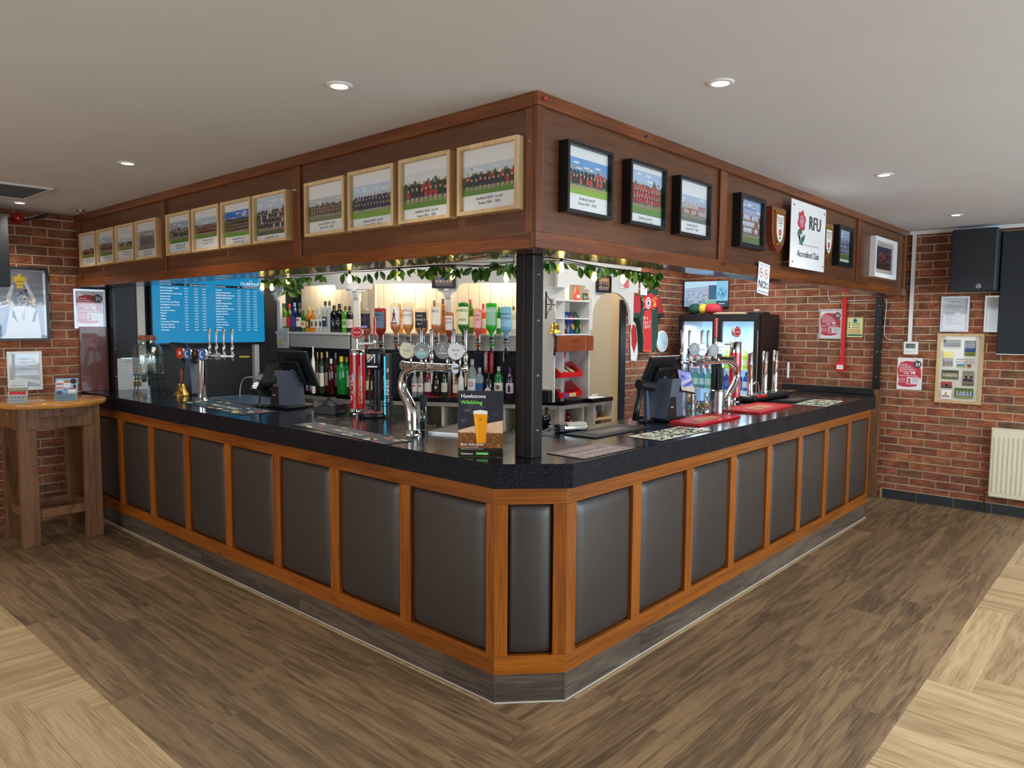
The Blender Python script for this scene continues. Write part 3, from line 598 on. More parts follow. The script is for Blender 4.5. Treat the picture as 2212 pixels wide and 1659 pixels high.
# ---------------------------------------------------------------- left wall
def rugby(s,x,y,w_,h_):
    s.rect(x,y,w_,h_,'8d96a8'); s.lay(); s.rect(x,y+h_*.62,w_,h_*.38,'6f7482'); s.lay()
    r=random.Random(3)
    for i in range(10): s.disc(x+w_*r.uniform(.05,.95),y+h_*r.uniform(.68,.95),w_*.06,h_*.03,'7b8090',8)
    s.lay()
    for a,b_ in (((.02,.44),(.30,.50)),((.02,.50),(.26,.56))): s.line(x+w_*a[0],y+h_*a[1],x+w_*b_[0],y+h_*b_[1],h_*.02,'dfe6f2')
    s.lay(); P=lambda *q,c: s.poly([(x+w_*a,y+h_*b_) for a,b_ in q],c)
    P((.12,0),(.20,.34),(.30,.44),(.45,.47),(.62,.47),(.78,.43),(.86,.34),(.92,0),c='d9dce0'); s.lay()
    P((.12,0),(.02,.10),(.16,.36),(.24,.40),c='5f86c0'); P((.40,.22),(.34,.38),(.30,.42),(.28,.30),c='3c4c70'); P((.72,.22),(.78,.38),(.84,.40),(.80,.24),c='3c4c70')
    P((.26,.40),(.18,.60),(.30,.80),(.36,.78),(.28,.60),(.36,.46),c='b7bcc6'); P((.80,.42),(.84,.56),(.62,.86),(.56,.84),(.74,.56),(.70,.44),c='b7bcc6'); s.lay()
    s.disc(x+w_*.53,y+h_*.57,w_*.13,h_*.105,'a9b2bf'); s.lay(); P((.41,.60),(.43,.68),(.53,.70),(.63,.68),(.66,.60),(.60,.64),(.48,.64),c='4d5566'); s.disc(x+w_*.49,y+h_*.58,w_*.018,h_*.010,'2c3446'); s.disc(x+w_*.58,y+h_*.58,w_*.018,h_*.010,'2c3446'); P((.49,.52),(.58,.52),(.535,.505),c='4d5566')
    P((.44,.46),(.62,.46),(.53,.36),c='eceef0'); s.line(x+w_*.50,y+h_*.44,x+w_*.53,y+h_*.26,.004,'3c4048'); s.line(x+w_*.57,y+h_*.44,x+w_*.54,y+h_*.26,.004,'3c4048'); s.disc(x+w_*.535,y+h_*.24,w_*.035,h_*.022,'bfc4cc'); s.lay()
    g='d4b13a'; P((.40,.74),(.56,.74),(.54,.78),(.60,.86),(.60,.92),(.36,.92),(.36,.86),(.42,.78),c=g); s.disc(x+w_*.48,y+h_*.94,w_*.05,h_*.025,g); s.line(x+w_*.34,y+h_*.92,x+w_*.33,y+h_*.83,.006,g); s.line(x+w_*.62,y+h_*.92,x+w_*.63,y+h_*.83,.006,g); s.lay(); s.rect(x+w_*.40,y+h_*.84,w_*.16,h_*.015,'8a6c18'); s.rect(x+w_*.42,y+h_*.79,w_*.12,h_*.01,'8a6c18')
M4=FACE['WL'](-.60,1.487); t=frame('black and silver framed photo of a player lifting a gold cup','WL',-.60,1.487,.385,.585,'black_frame',.018,.03,lambda s,x,y,w_,h_:rugby(s,x+.018,y+.018,w_-.036,h_-.036),mount='dfe3e6')
def over18(s,x,y,w_,h_,big=False):
    s.rect(x,y,w_,h_,'f3eeee'); s.lay(); c_='c8394a'
    s.poly([(x+w_*.04,y+h_*.14)]+[(x+w_*(.04+.03*math.sin(a)),y+h_*(.14+.1*a)) for a in (1,2,3,4,5)]+[(x+w_*.10,y+h_*.84),(x+w_*.35,y+h_*.90),(x+w_*.70,y+h_*.88),(x+w_*.95,y+h_*.66),(x+w_*.97,y+h_*.40),(x+w_*.80,y+h_*.12),(x+w_*.5,y+h_*.08),(x+w_*.2,y+h_*.09)],c_); s.lay()
    s.disc(x+w_*.80,y+h_*.80,w_*.165,w_*.165,'4a4044'); s.lay(); s.text('21',x+w_*.80,y+h_*.75,h_*.15,'ffffff','c',fat=w_*.012)
    for i,l in enumerate(('IF YOU ARE','LUCKY ENOUGH','TO LOOK UNDER 21','YOU WILL BE ASKED TO','PROVE THAT YOU ARE')): s.text(l,x+w_*.09,y+h_*(.78-.055*i),h_*.042,'ffffff','l',fat=w_*.003)
    s.text('OVER',x+w_*.26,y+h_*.49,h_*.065,'ffffff','l',fat=w_*.004); s.text('18',x+w_*.54,y+h_*.485,h_*.135,'ffffff','l',fat=w_*.010)
    s.text('WHEN YOU BUY ALCOHOL',x+w_*.09,y+h_*.42,h_*.042,'ffffff','l',fat=w_*.003); s.text('challenge',x+w_*.58,y+h_*.93,h_*.045,'c8394a','l')
    for i in range(4): s.rect(x+w_*.09,y+h_*(.34-.04*i),w_*.26,h_*.014,'eec0c6')
    s.rect(x+w_*.40,y+h_*.17,w_*.52,h_*.22,'e9e4e6'); s.lay(); s.disc(x+w_*.50,y+h_*.31,w_*.055,h_*.045,c_); s.poly([(x+w_*.43,y+h_*.19),(x+w_*.57,y+h_*.19),(x+w_*.55,y+h_*.26),(x+w_*.45,y+h_*.26)],c_)
    for i in range(4): s.rect(x+w_*.62,y+h_*(.34-.035*i),w_*.22,h_*.010,'8a8488')
frame('silver framed red challenge 21 over 18 notice on the far left of the bar','WL',-.030,1.585,.248,.332,'silver_frame',.016,.016,over18,tilt=0,cat='notice frame')
def qr(s,x,y,w_,h_):
    s.rect(x,y,w_,h_,'dfe9ee'); s.lay(); r=random.Random(9)
    for i in range(15): s.rect(x+w_*.12,y+h_*(.88-.03*i),w_*r.uniform(.5,.76),h_*.008,'8ea0aa')
    s.text('Tommy\'s thank you',x+w_*.5,y+h_*.14,h_*.05,'5a8a94','c')
frame('white framed notice with small print on the left brick wall above the high table','WL',-.525,1.085,.243,.315,'white_gloss',.016,.016,qr,cat='notice frame')
t=thing('wall_board','tall purplish brown varnished board on the wall under the silver framed notice','board',M4=FACE['WL'](.0,1.05)); ob('board',MB().box((0,-.02,0),(.225,0,.55),'red_board',.003),t)
t=thing('wall_loudspeaker','dark grey loudspeaker with a perforated grille, cut by the left edge','loudspeaker',M4=Matrix.Translation((-.95,4.72,1.90)))
ob('cabinet',MB().box((0,0,0),(.40,.27,.53),'black_plastic',.01),t)
g=MB(); g.box((.004,-.012,.004),(.396,0,.526),'speaker_grille',.004); 
for i in range(30):
    for j in range(40): g.add([(.016+i*.0127+a,-.0125,.014+j*.0127+b_) for a,b_ in ((0,0),(.006,0),(.006,.006),(0,.006))],[(0,1,2,3)],'black_paint')
ob('grille',g,t); ob('bracket',MB().box((.15,.27,.22),(.25,.318,.32),'black_paint'),t)
t=thing('fire_alarm_sounder','round red fire alarm sounder high on the left brick wall','alarm',M4=FACE['WL'](-.415,2.455)@Matrix.Rotation(PI/2,4,'X'))
ob('base',MB().lathe([(.045,0),(.045,.03),(.042,.036)],'alarm_red',24),t); ob('dome',MB().lathe([(.042,.036),(.040,.055),(.03,.068),(.012,.075),(.0001,.076)],'alarm_red',24),t)
t=thing('alarm_cable','grey and black cables beside the red alarm sounder on the left wall','cable',(0,5.02,0)); a=[hit(u,v,'y',5.02) for u,v in ((0,465),(20,468),(45,472),(70,468),(100,460))]
ob('grey_cable',MB().tube([(p.x,0,p.z) for p in a],.005,'grey_paint',6),t); a=[hit(u,v,'y',5.02) for u,v in ((50,478),(70,472),(95,470),(102,461),(88,466),(60,476))]; ob('black_cable',MB().tube(smooth_spline([(p.x,-.01,p.z) for p in a],4),.004,'black_plastic',6),t)
# high table
t=thing('high_table','rustic wooden high table with a round varnished top and four square legs','table',(-.40,4.46,0))
b=MB(); b.lathe([(.365,1.015),(.378,1.03),(.378,1.045),(.373,1.052),(.0001,1.052)],'table_top',48); ob('tabletop',b,t)
for sx,sy in ((-1,-1),(1,-1),(-1,1),(1,1)): ob('leg',MB().box((-.055,-.035,0),(.055,.035,1.015),'table_leg',.004),t,(sx*.212,sy*.20,0))
for sy in (-1,1): ob('apron',MB().box((-.215,-.012,.86),(.215,.012,1.012),'table_leg',.003),t,(0,sy*.235,0)); ob('stretcher',MB().box((-.215,-.02,.20),(.215,.02,.265),'table_leg',.004),t,(0,sy*.20,0))
for sx in (-1,1): ob('apron',MB().box((-.012,-.20,.86),(.012,.20,1.012),'table_leg',.003),t,(sx*.262,0,0)); ob('stretcher',MB().box((-.02,-.2,.20),(.02,.2,.265),'table_leg',.004),t,(sx*.215,0,0))
dr=ob('drawer',MB().box((-.14,-.262,.945),(.15,-.247,1.005),'table_leg',.003),t); ob('hook',MB().tube(smooth_spline([(0,-.262,.99),(0,-.275,.985),(.0,-.285,.97),(0,-.28,.955),(0,-.272,.96)],4),.003,'brass',6),dr)
ob('hook',MB().tube(smooth_spline([(-.275,-.08,.99),(-.29,-.08,.985),(-.30,-.08,.97),(-.295,-.08,.955),(-.285,-.08,.96)],4),.003,'brass',6),t)
# leaflets in acrylic holders
def leaflet(label,u,v,w_,h_,rz,draw,stack=0):
    p=hz(u,v,1.052); t=thing('leaflet_holder',label,'leaflet holder',p,rz)
    a=R(-14); M4=Matrix.Rotation(a,4,'X')
    b=MB(); b.box((-w_/2-.003,.004,0),(w_/2+.003,.006,h_*.95),'clear_glass',M4=M4); b.box((-w_/2-.003,-.012,0),(w_/2+.003,-.010,h_*.35),'clear_glass',M4=M4); b.box((-w_/2-.003,-.012,0),(w_/2+.003,.06,.002),'clear_glass'); ob('holder',b,t)
    ob('leaflet',MB().box((-w_/2,-.008,.003),(w_/2,.003,h_),'ice_white',M4=M4),t); s=Sheet(); s.d=.009; draw(s,-w_/2,.003,w_,h_-.003); ob('print',s,t,M4=M4)
def ld1(s,x,y,w_,h_):
    s.rect(x,y,w_,h_,'eef0ee'); s.lay(); s.text('OPEN DAYS',x+w_/2,y+h_*.72,h_*.10,'404448','c'); s.text('JOIN US FOR OUR',x+w_/2,y+h_*.86,h_*.045,'606468','c'); s.rect(x,y+h_*.50,w_,h_*.16,'7a9466'); s.lay(); s.rect(x,y+h_*.56,w_,h_*.07,'b8a890'); s.rect(x+w_*.05,y+h_*.36,w_*.9,h_*.14,'d8303c')
    s.lay()
    for i,c_ in enumerate(('4a90a8','c84a50','40508a','909438')): s.disc(x+w_*(.2+.2*i),y+h_*.24,w_*.05,h_*.035,c_)
    s.rect(x+w_*.08,y+h_*.10,w_*.8,h_*.02,'d8303c')
def ld2(s,x,y,w_,h_):
    s.rect(x,y,w_,h_,'8fc6e4'); s.lay(); s.disc(x+w_*.22,y+h_*.80,w_*.18,h_*.14,'f0f4f4'); s.disc(x+w_*.20,y+h_*.60,w_*.16,h_*.12,'f0f4f4'); s.rect(x+w_*.38,y+h_*.58,w_*.32,h_*.22,'f4f4f0'); s.rect(x+w_*.60,y+h_*.28,w_*.34,h_*.22,'f4f4f0'); s.disc(x+w_*.82,y+h_*.86,w_*.15,h_*.12,'3a2c3c'); s.disc(x+w_*.2,y+h_*.34,w_*.15,h_*.10,'4c5a90'); s.lay()
    for a,b_,q in ((.06,.72,.3),(.40,.80,.28),(.62,.50,.30),(.05,.54,.28)): s.rect(x+w_*a,y+h_*b_,w_*q,h_*.05,'d02c40')
    s.disc(x+w_*.45,y+h_*.48,w_*.05,h_*.04,'d02c40',5); s.disc(x+w_*.52,y+h_*.88,w_*.09,h_*.05,'e0a030'); s.disc(x+w_*.88,y+h_*.62,w_*.06,h_*.09,'202024')
    for i in range(4): s.rect(x+w_*.08,y+h_*(.20-.045*i),w_*.8,h_*.015,'2c4a80')
leaflet('white OPEN DAYS leaflets leaning in an acrylic holder on the high table',38,872,.12,.17,R(-30),ld1)
leaflet('light blue club leaflet in an acrylic holder on the high table',143,866,.145,.17,R(-32),ld2)
# ---------------------------------------------------------------- right wall
t=thing('cctv_monitor','black wall monitor showing security camera views above the drinks fridge','monitor',M4=Matrix.Translation((5.30,2.262,1.86))@Matrix.Rotation(R(-78),4,'Z'))
ob('case',MB().box((0,0,-.02),(.50,.035,.285),'black_plastic',.004),t); ob('bracket',MB().box((.2,.035,.1),(.3,.10,.2),'black_paint'),t)
s=Sheet('screen'); s.d=.001; X,Y,W_,H_=.008,.0,.484,.278; s.rect(X,Y,W_,H_,'b8dcf0'); s.lay()
s.poly([(X,Y+H_*.22),(X+W_*.75,Y+H_*.30),(X+W_*.75,Y+H),(X,Y+H)] if False else [(X,Y+H_*.24),(X+W_*.74,Y+H_*.24),(X+W_*.74,Y+H_*.85),(X,Y+H_*.72)],'a4b8d0'); s.lay(); s.rect(X+W_*.56,Y+H_*.28,W_*.18,H_*.56,'3a6a8c'); s.rect(X+W_*.56,Y+H_*.28,W_*.03,H_*.56,'a05048'); s.rect(X+W_*.5,Y,W_*.24,H_*.24,'78b890'); s.rect(X+W_*.74,Y,W_*.26,H_*.22,'3c5068'); s.rect(X+W_*.74,Y+H_*.22,W_*.26,H_*.78,'8cc8e8'); s.rect(X,Y,W_*.5,H_*.24,'88a4bc'); s.lay(); s.rect(X+W_*.80,Y+H_*.10,W_*.13,H_*.025,'e8eef4')
r=random.Random(2)
for i in range(46): s.rect(X+W_*r.uniform(.03,.50),Y+H_*r.uniform(.05,.62),W_*.03,H_*r.uniform(.02,.05),r.choice(['5a708c','c09070','e0e8f0','3c5c74','708ca8']))
for i in range(14): s.line(X+W_*r.uniform(.76,.97),Y+H_*r.uniform(.3,.6),X+W_*r.uniform(.76,.97),Y+H_*r.uniform(.4,.8),.006,'4a88b8')
ob('screen',s,t)
frame('silver framed red age notice left of the red conduit','WR',.795,1.522,.222,.296,'silver_frame',.010,.012,over18,cat='notice frame')
t=thing('age_notice','unframed red challenge 21 poster on the right wall under the thermostat','poster',M4=FACE['WR'](.057,1.058)); s=Sheet(); s.rect(0,0,.212,.298,'f4efef'); s.lay(); over18(s,0,0,.212,.298); ob('sheet',s,t,(0,-.004,0)); ob('card',MB().box((0,-.0038,0),(.212,0,.298),'ice_white'),t)
def yel(s,x,y,w_,h_):
    s.rect(x,y,w_,h_,'e6e8a8'); s.lay(); s.disc(x+w_*.5,y+h_*.85,w_*.13,w_*.13,'1f5c7c'); s.lay()
    for i in range(3): s.disc(x+w_*.14,y+h_*(.72-.11*i),w_*.05,w_*.05,('c03a30','3a7a3c','24482c')[i],8); s.rect(x+w_*.3,y+h_*(.70-.11*i),w_*.5,h_*.03,'6c7050')
    for i in range(4): s.rect(x+w_*.1,y+h_*(.38-.065*i),w_*.75,h_*.035,'d08a50')
    s.rect(x+w_*.05,y+h_*.05,w_*.9,h_*.09,'2c6a50')
frame('small yellow printed fire notice with a thin border, right of the red conduit','WR',.532,1.538,.156,.200,'kraft',.006,.006,yel,cat='notice frame',glassy=False,mount='e6e8a8')
t=thing('red_conduit','red cable conduit running down the brick wall to the call point','conduit',(5.41,.556,1.29)); ob('channel',MB().box((-.018,-.02,0),(0,.02,ZS-1.29+.0),'red_gloss',.003),t)
t=thing('fire_call_point','red break glass fire alarm call point at the foot of the red conduit','call point',M4=FACE['WR'](.612,1.205)); ob('body',MB().box((0,-.045,0),(.09,0,.088),'red_gloss',.006),t); s=Sheet(); s.d=.0455; s.rect(.015,.02,.06,.042,'f2f2f2'); s.lay(); s.disc(.045,.041,.005,.005,'303030',8); s.poly([(.026,.041),(.034,.046),(.034,.036)],'303030'); s.poly([(.064,.041),(.056,.046),(.056,.036)],'303030'); ob('window',s,t)
t=thing('thermostat','white wall thermostat with a grey display under the white trunking','thermostat',M4=FACE['WR'](.007,1.387)); ob('case',MB().box((0,-.03,0),(.12,0,.121),'white_gloss',.006),t); s=Sheet('gloss_print'); s.d=.0305; s.rect(.02,.058,.08,.045,'4c5852'); s.lay(); s.text('21',.082,.068,.028,'20282a','c'); s.rect(.02,.018,.08,.02,'d8d8d8'); ob('display',s,t)
def sheetdoc(seed,title):
    def d(s,x,y,w_,h_):
        s.rect(x,y,w_,h_,'e4e6ec'); s.lay(); r=random.Random(seed); s.text(title,x+w_*.5,y+h_*.87,h_*.045,'50545c','c')
        for i in range(20): s.rect(x+w_*.12,y+h_*(.78-.033*i),w_*r.uniform(.35,.76),h_*.008,'9094a0')
    return d
frame('silver snap frame with a typed letter below the wall loudspeaker','WR',-.283,1.603,.224,.318,'silver_frame',.017,.014,sheetdoc(1,'Sandbach RUFC'),cat='notice frame')
frame('silver snap frame half hidden by the black television','WR',-.622,1.603,.224,.318,'silver_frame',.017,.014,sheetdoc(2,'Licence'),cat='notice frame')
def board(s,x,y,w_,h_):
    s.rect(x,y,w_,h_,'f0ebdc'); s.lay(); q=dict(rows=2,cloud=False)
    s.team(x+w_*.07,y+h_*.80,w_*.44,h_*.15,n=8,shirt='1a1a1e',shorts='2a2a2c',grass='d8d0c0',sky='6a6c60',trees=False,**q)
    s.team(x+w_*.60,y+h_*.70,w_*.28,h_*.24,n=5,shirt='2a60b8',shorts='d8d8e0',grass='6f8430',sky='30343a',trees=False,**q)
    s.rect(x+w_*.08,y+h_*.665,w_*.26,h_*.10,'f0e020'); s.team(x+w_*.08,y+h_*.53,w_*.26,h_*.13,n=4,shirt='5a5a5c',sky='8a8478',grass='94803c',trees=False,**q)
    s.team(x+w_*.07,y+h_*.33,w_*.42,h_*.14,n=9,shirt='d8d0b8',sky='4a4c3c',grass='5a6a34',**q); s.team(x+w_*.60,y+h_*.24,w_*.28,h_*.23,n=3,shirt='1c1e24',sky='8c8474',grass='6a5a40',trees=False,**q)
    s.team(x+w_*.07,y+h_*.19,w_*.27,h_*.10,n=2,shirt='1a1a1c',sky='c04040',grass='302c2c',trees=False,**q); s.team(x+w_*.42,y+h_*.04,w_*.46,h_*.16,n=6,shirt='a8c0dc',sky='54703c',grass='7c9450',**q); s.lay().lay()
    s.text('SANDBACH RUFC',x+w_*.64,y+h_*.635,h_*.030,'303a50','c'); s.text('GIRLS RUGBY TEAM',x+w_*.64,y+h_*.595,h_*.030,'303a50','c'); s.rect(x+w_*.44,y+h_*.52,w_*.20,h_*.055,'5a94c8'); s.lay(); s.rect(x+w_*.44,y+h_*.52,w_*.20,h_*.02,'b8b83c')
    s.poly([(x+w_*.70,y+h_*.575),(x+w_*.80,y+h_*.575),(x+w_*.80,y+h_*.54),(x+w_*.75,y+h_*.515),(x+w_*.70,y+h_*.54)],'8a5a24'); s.rect(x+w_*.08,y+h_*.02,w_*.26,h_*.14,'f4f4f4'); s.lay(); s.disc(x+w_*.2,y+h_*.10,w_*.035,h_*.025,'c8b040'); s.rect(x+w_*.10,y+h_*.045,w_*.2,h_*.012,'c03040'); s.rect(x+w_*.10,y+h_*.062,w_*.2,h_*.010,'30406a')
frame('tall light oak framed board of girls rugby team photographs on the right wall','WR',-.270,.957,.365,.630,'oak',.026,.022,board,mount='f0ebdc',cat='notice board',name='photo_board')
t=thing('wall_loudspeaker','tall dark blue-grey loudspeaker at the top of the right brick wall','loudspeaker',M4=FACE['WR'](-.375,1.952)); 
ob('cabinet',MB().box((0,-.20,0),(.35,-.02,.54),'speaker_blue',.02),t); ob('bracket',MB().box((.1,-.02,.2),(.25,0,.3),'black_paint'),t)
g=MB()
for i in range(26): g.box((.014+i*.0126,-.2035,.02),(.021+i*.0126,-.2015,.52),'black_plastic')
ob('grille',g,t); s=Sheet('gloss_print'); s.d=.206; s.disc(.225,.045,.020,.020,'c8ccd0'); s.lay(); s.disc(.225,.045,.016,.016,'20242a'); s.lay(); s.poly([(.213,.035),(.237,.035),(.225,.060)],'c8ccd0'); s.lay(); s.poly([(.219,.038),(.231,.038),(.225,.050)],'20242a'); ob('badge',s,t)
t=thing('wall_television','large dark switched-off television cut by the right edge of the picture','television',M4=FACE['WR'](-.735,1.417)); ob('case',MB().box((0,-.09,0),(1.85,-.03,1.04),'black_paint',.005),t); ob('screen',MB().box((.012,-.0925,.014),(1.838,-.0895,1.03),'screen_off') if 'screen_off' in M else MB().box((.012,-.0925,.014),(1.838,-.0895,1.03),'navy_panel'),t); ob('wall_bracket',MB().box((.7,-.03,.4),(1.1,0,.7),'black_paint'),t); ob('lower_trim',MB().box((0,-.092,-.006),(1.85,-.03,0),'brushed'),t)
t=thing('radiator','cream ribbed panel radiator on the right brick wall','radiator',M4=Matrix.Translation((5.411,-.734,.16))@Matrix.Rotation(-PI/2,4,'Z')); ob('panel',MB().box((0,-.075,0),(1.2,-.05,.6),'radiator',.012),t)
for i in range(33): ob('rib',MB().prism([(0,.045),(.012,.045),(.012,.535),(0,.535)],-.081,-.074,'radiator'),t,(.03+i*.035,0,0))
ob('top_grille',MB().box((0,-.076,.595),(1.2,-.02,.61),'radiator',.004),t); ob('bracket',MB().box((.2,-.05,.1),(.24,0,.5),'radiator').box((.9,-.05,.1),(.94,0,.5),'radiator'),t); ob('valve_pipe',MB().tube([(-.03,-.05,-.15),(-.03,-.05,.03),(0,-.06,.04)],.008,'brass',8),t)
# thin white cable across the right wall
P=lambda u,v: hit(u,v,'x',5.405)
t=thing('white_cable','thin white cable clipped across the right brick wall','cable'); 
ob('cable',MB().tube(smooth_spline([P(1789,627),P(1790,640),P(1795,651),P(1830,650),P(1890,648),P(1912,647),P(1915,653),P(1912,690),P(1910,720),P(1920,733),P(1950,735)],5),.0035,'white_gloss',6),t); ob('cable',MB().tube([P(1984,735),P(2024,736)],.0035,'white_gloss',6),t)
# clock and shirts on the brick wall at the back
# ---------------------------------------------------------------- back bar unit: three faces of white shelving
def gl(c,dens=.45):
    k='glass_'+c+str(int(dens*100))
    if k not in M: glass(k,c,dens,.04,body=c)
    return k
def plain(c,rough=.4):
    k='plain_'+c
    if k not in M: mat(k,c,rough)
    return k
SEC={'L':(Matrix.Translation((1.70,4.80,0))@Matrix.Rotation(-PI/2,4,'Z'),1.215),'C':(Matrix.Translation((BC0.x,BC0.y,0))@Matrix.Rotation(math.atan2(BCD.y,BCD.x),4,'Z'),BCW),'R':(Matrix.Translation((2.673,1.924,0)),1.13)}
DEP=.30
def backunit(k,label,bays,boards_to=None,cab=True):
    M4,W=SEC[k]; t=thing('back_bar_unit',label,'shelving unit',M4=M4)
    # pelmet with rounded drops between the bays
    pts=[(0,2.20),(0,1.945)]
    for a,b in bays:
        pts.append((a,1.945))
        for i in range(1,7): th=PI/2*i/6; pts.append((a+.045*(1-math.cos(th)),1.945+.048*math.sin(th)))
        for i in range(5,-1,-1): th=PI/2*i/6; pts.append((b-.045*(1-math.cos(th)),1.945+.048*math.sin(th)))
    pts+=[(W,1.945),(W,2.20)]
    ob('pelmet',MB().prism(pts[::-1],-.002,.022,'white_paint'),t)
    ob('cornice',MB().prism([(0,2.17),(W,2.17),(W,2.20),(0,2.20)],-.03,.0,'white_paint').box((0,-.06,2.20),(W,DEP,2.23),'white_paint',.004),t)
    ob('top_board',MB().box((0,.0,2.23),(W,.02,ZC),'black_paint'),t)
    n=int(W/.1)
    for i in range(n): ob('wall_board',MB().box((i*W/n+.0015,DEP,1.56),((i+1)*W/n-.0015,DEP+.012,2.20),'tg_board',.002),t)
    ob('back_board',MB().box((0,DEP+.012,1.0),(W,DEP+.02,2.22),'plaster').box((0,DEP-.004,1.0),(W-(.36 if k=='C' else 0),DEP+.01,1.54),'dark_wall'),t)
    if k=='C': ob('end_panel',MB().box((1.735,.002,1.56),(W,.02,1.95),'white_paint').box((1.735,.002,1.0),(W,.02,1.415),'white_paint'),t)
    ob('shelf',MB().box((0,-.0,1.54),(W,DEP,1.56),'white_paint',.002),t)
    ob('shelf_fascia',MB().box((.01,.008,1.415),(W-.01,.03,1.54),'grey_paint',.002),t)
    return t
tL=backunit('L','white left-hand back bar shelving, facing the far left bar',[(.14,1.04)])
tC=backunit('C','white middle back bar shelving with two lit bays, facing the corner of the bar',[(.20,.80),(1.0,1.72)])
# scroll brackets / pilasters
def bracket(t,x,tall=True):
    b=MB(); d=.0
    pr=[(0,1.945),(0,1.90),(-.03,1.895),(-.06,1.87),(-.075,1.83),(-.09,1.825)]
    b.box((x-.028,.03,1.56),(x+.028,.06,1.945),'white_paint',.004)
    poly=[(.05,1.945),(-.075,1.945),(-.075,1.925),(-.06,1.92)]+[(-.06+.075*(1-math.cos(a)),1.92-.075*math.sin(a)) for a in (.3,.6,.9,1.2,1.5)]+[(.022,1.84),(.05,1.84)]
    M4=Matrix.Translation((x,.05,0))@Matrix.Rotation(PI/2,4,'Z')
    b.prism(poly,-.02,.02,'white_paint',M4=M4)
    poly2=[(-.085,1.945),(.085,1.945),(.085,1.925)]+[(.085-.055*math.sin(a),1.925-.05*(1-math.cos(a))) for a in (.4,.8,1.2,1.57)]+[(-.03-.0,1.87)]+[(-.085+.055*math.sin(a),1.925-.05*(1-math.cos(a))) for a in (1.57,1.2,.8,.4)]+[(-.085,1.925)]
    b.prism(poly2[::-1],.005,.03,'white_paint',M4=Matrix.Translation((x,0,0)))
    ob('bracket',b,t)
bracket(tC,.05); bracket(tC,.90); bracket(tL,.015)
# right-hand unit: shelf tower and the arched passage frame
M4,W=SEC['R']; tR=thing('back_bar_unit','white right-hand unit with small shelves and a round arch over the passage','shelving unit',M4=M4)
px=lambda u,y=1.924: hit(u,700,'y',y).x-2.673
ax0,ax1=px(1279),px(1361); pts=[(-.10,2.20),(-.10,1.95),(.04,1.95)]+[(.04+.05*(1-math.cos(a)),1.95+.03*math.sin(a)) for a in (.5,1,1.57)]+[(ax0-.09-.05*(1-math.cos(a)),1.95+.03*math.sin(a)) for a in (1.57,1,.5)]+[(ax0-.09,1.95),(ax0-.04,1.93),(ax0-.02,1.86),(ax0,1.84)]
am=(ax0+ax1)/2; ar=(ax1-ax0)/2
pts=pts[:-1]+[(ax0-.03,1.60),(ax0,1.60)]+[(am-ar*math.cos(a),1.72+.22*math.sin(a)) for a in [PI*i/16 for i in range(17)]]+[(ax1+.005,1.65),(ax1+.05,1.65),(ax1+.05,1.95),(W,1.95),(W,2.20)]
ob('arched_pelmet',MB().prism(pts[::-1],-.004,.022,'white_paint'),tR)
ob('cornice',MB().prism([(-.1,2.15),(W,2.15),(W,2.20),(-.1,2.20)],-.03,-.004,'white_paint').box((-.1,-.06,2.20),(W,.1,2.23),'white_paint',.004),tR)
ob('top_board',MB().box((-.1,0,2.23),(W,.02,ZC),'black_paint'),tR)
tx0,tx1=px(1199),px(1274)
for z in (1.565,1.70,1.85): ob('shelf',MB().box((tx0,.0,z-.012),(tx1,.24,z),'white_paint',.002),tR)
for x in (tx0,tx1): ob('side_panel',MB().box((x-.009,0,1.0),(x+.009,.25,1.86),'white_paint',.002),tR)
n=5
for i in range(n): a=tx0+(tx1-tx0)*i/n; ob('wall_board',MB().box((a+.001,.245,1.0),(a+(tx1-tx0)/n-.001,.255,2.2),'tg_board',.002),tR)
# worktop of the back bar and the cupboards below
WB=thing('back_worktop','narrow dark worktop running along the white back bar units','worktop')
def loc(k,x,y=0): M4=SEC[k][0]; p=M4@Vector((x,y,0)); return (p.x,p.y)
ob('top_slab',polyslab([(1.69,5.04),(1.705,3.58),(2.665,1.916),(3.0,1.916),(3.0,1.86),(3.32,1.86),(3.32,2.2),(2.85,2.22),(2.0,3.7),(2.0,5.04)],.965,1.0,'laminate'),WB)
def cabinet(k,label,xs,shelfz=.66,x1=None):
    M4,W=SEC[k]; W=x1 or W; t=thing('base_cabinet',label,'cabinet',M4=M4)
    for x in xs: ob('upright',MB().box((x-.012,.03,.0),(x+.012,.30,.962),'white_paint',.002),t)
    ob('shelf',MB().box((0.012,.035,shelfz-.015),(W-.012,.29,shelfz),'white_paint',.002),t); ob('back_panel',MB().box((0,.30,0),(W,.31,.962),'cream_wall'),t); ob('top_rail',MB().box((0,.02,.925),(W,.04,.962),'white_paint',.002),t); ob('bottom_board',MB().box((0,.03,.08),(W,.3,.1),'white_paint'),t)
    return t
cabinet('L','white open cabinet under the left end of the back worktop',[.012,.62,1.20])
cabinet('C','white open cabinet full of glasses under the middle back worktop',[.02,.25,.62,.85,1.10,1.40,1.66,1.90])
cabinet('R','white open cabinet with three coloured gin bottles under the right back worktop',[.0,.33,.63],shelfz=.735,x1=.65)
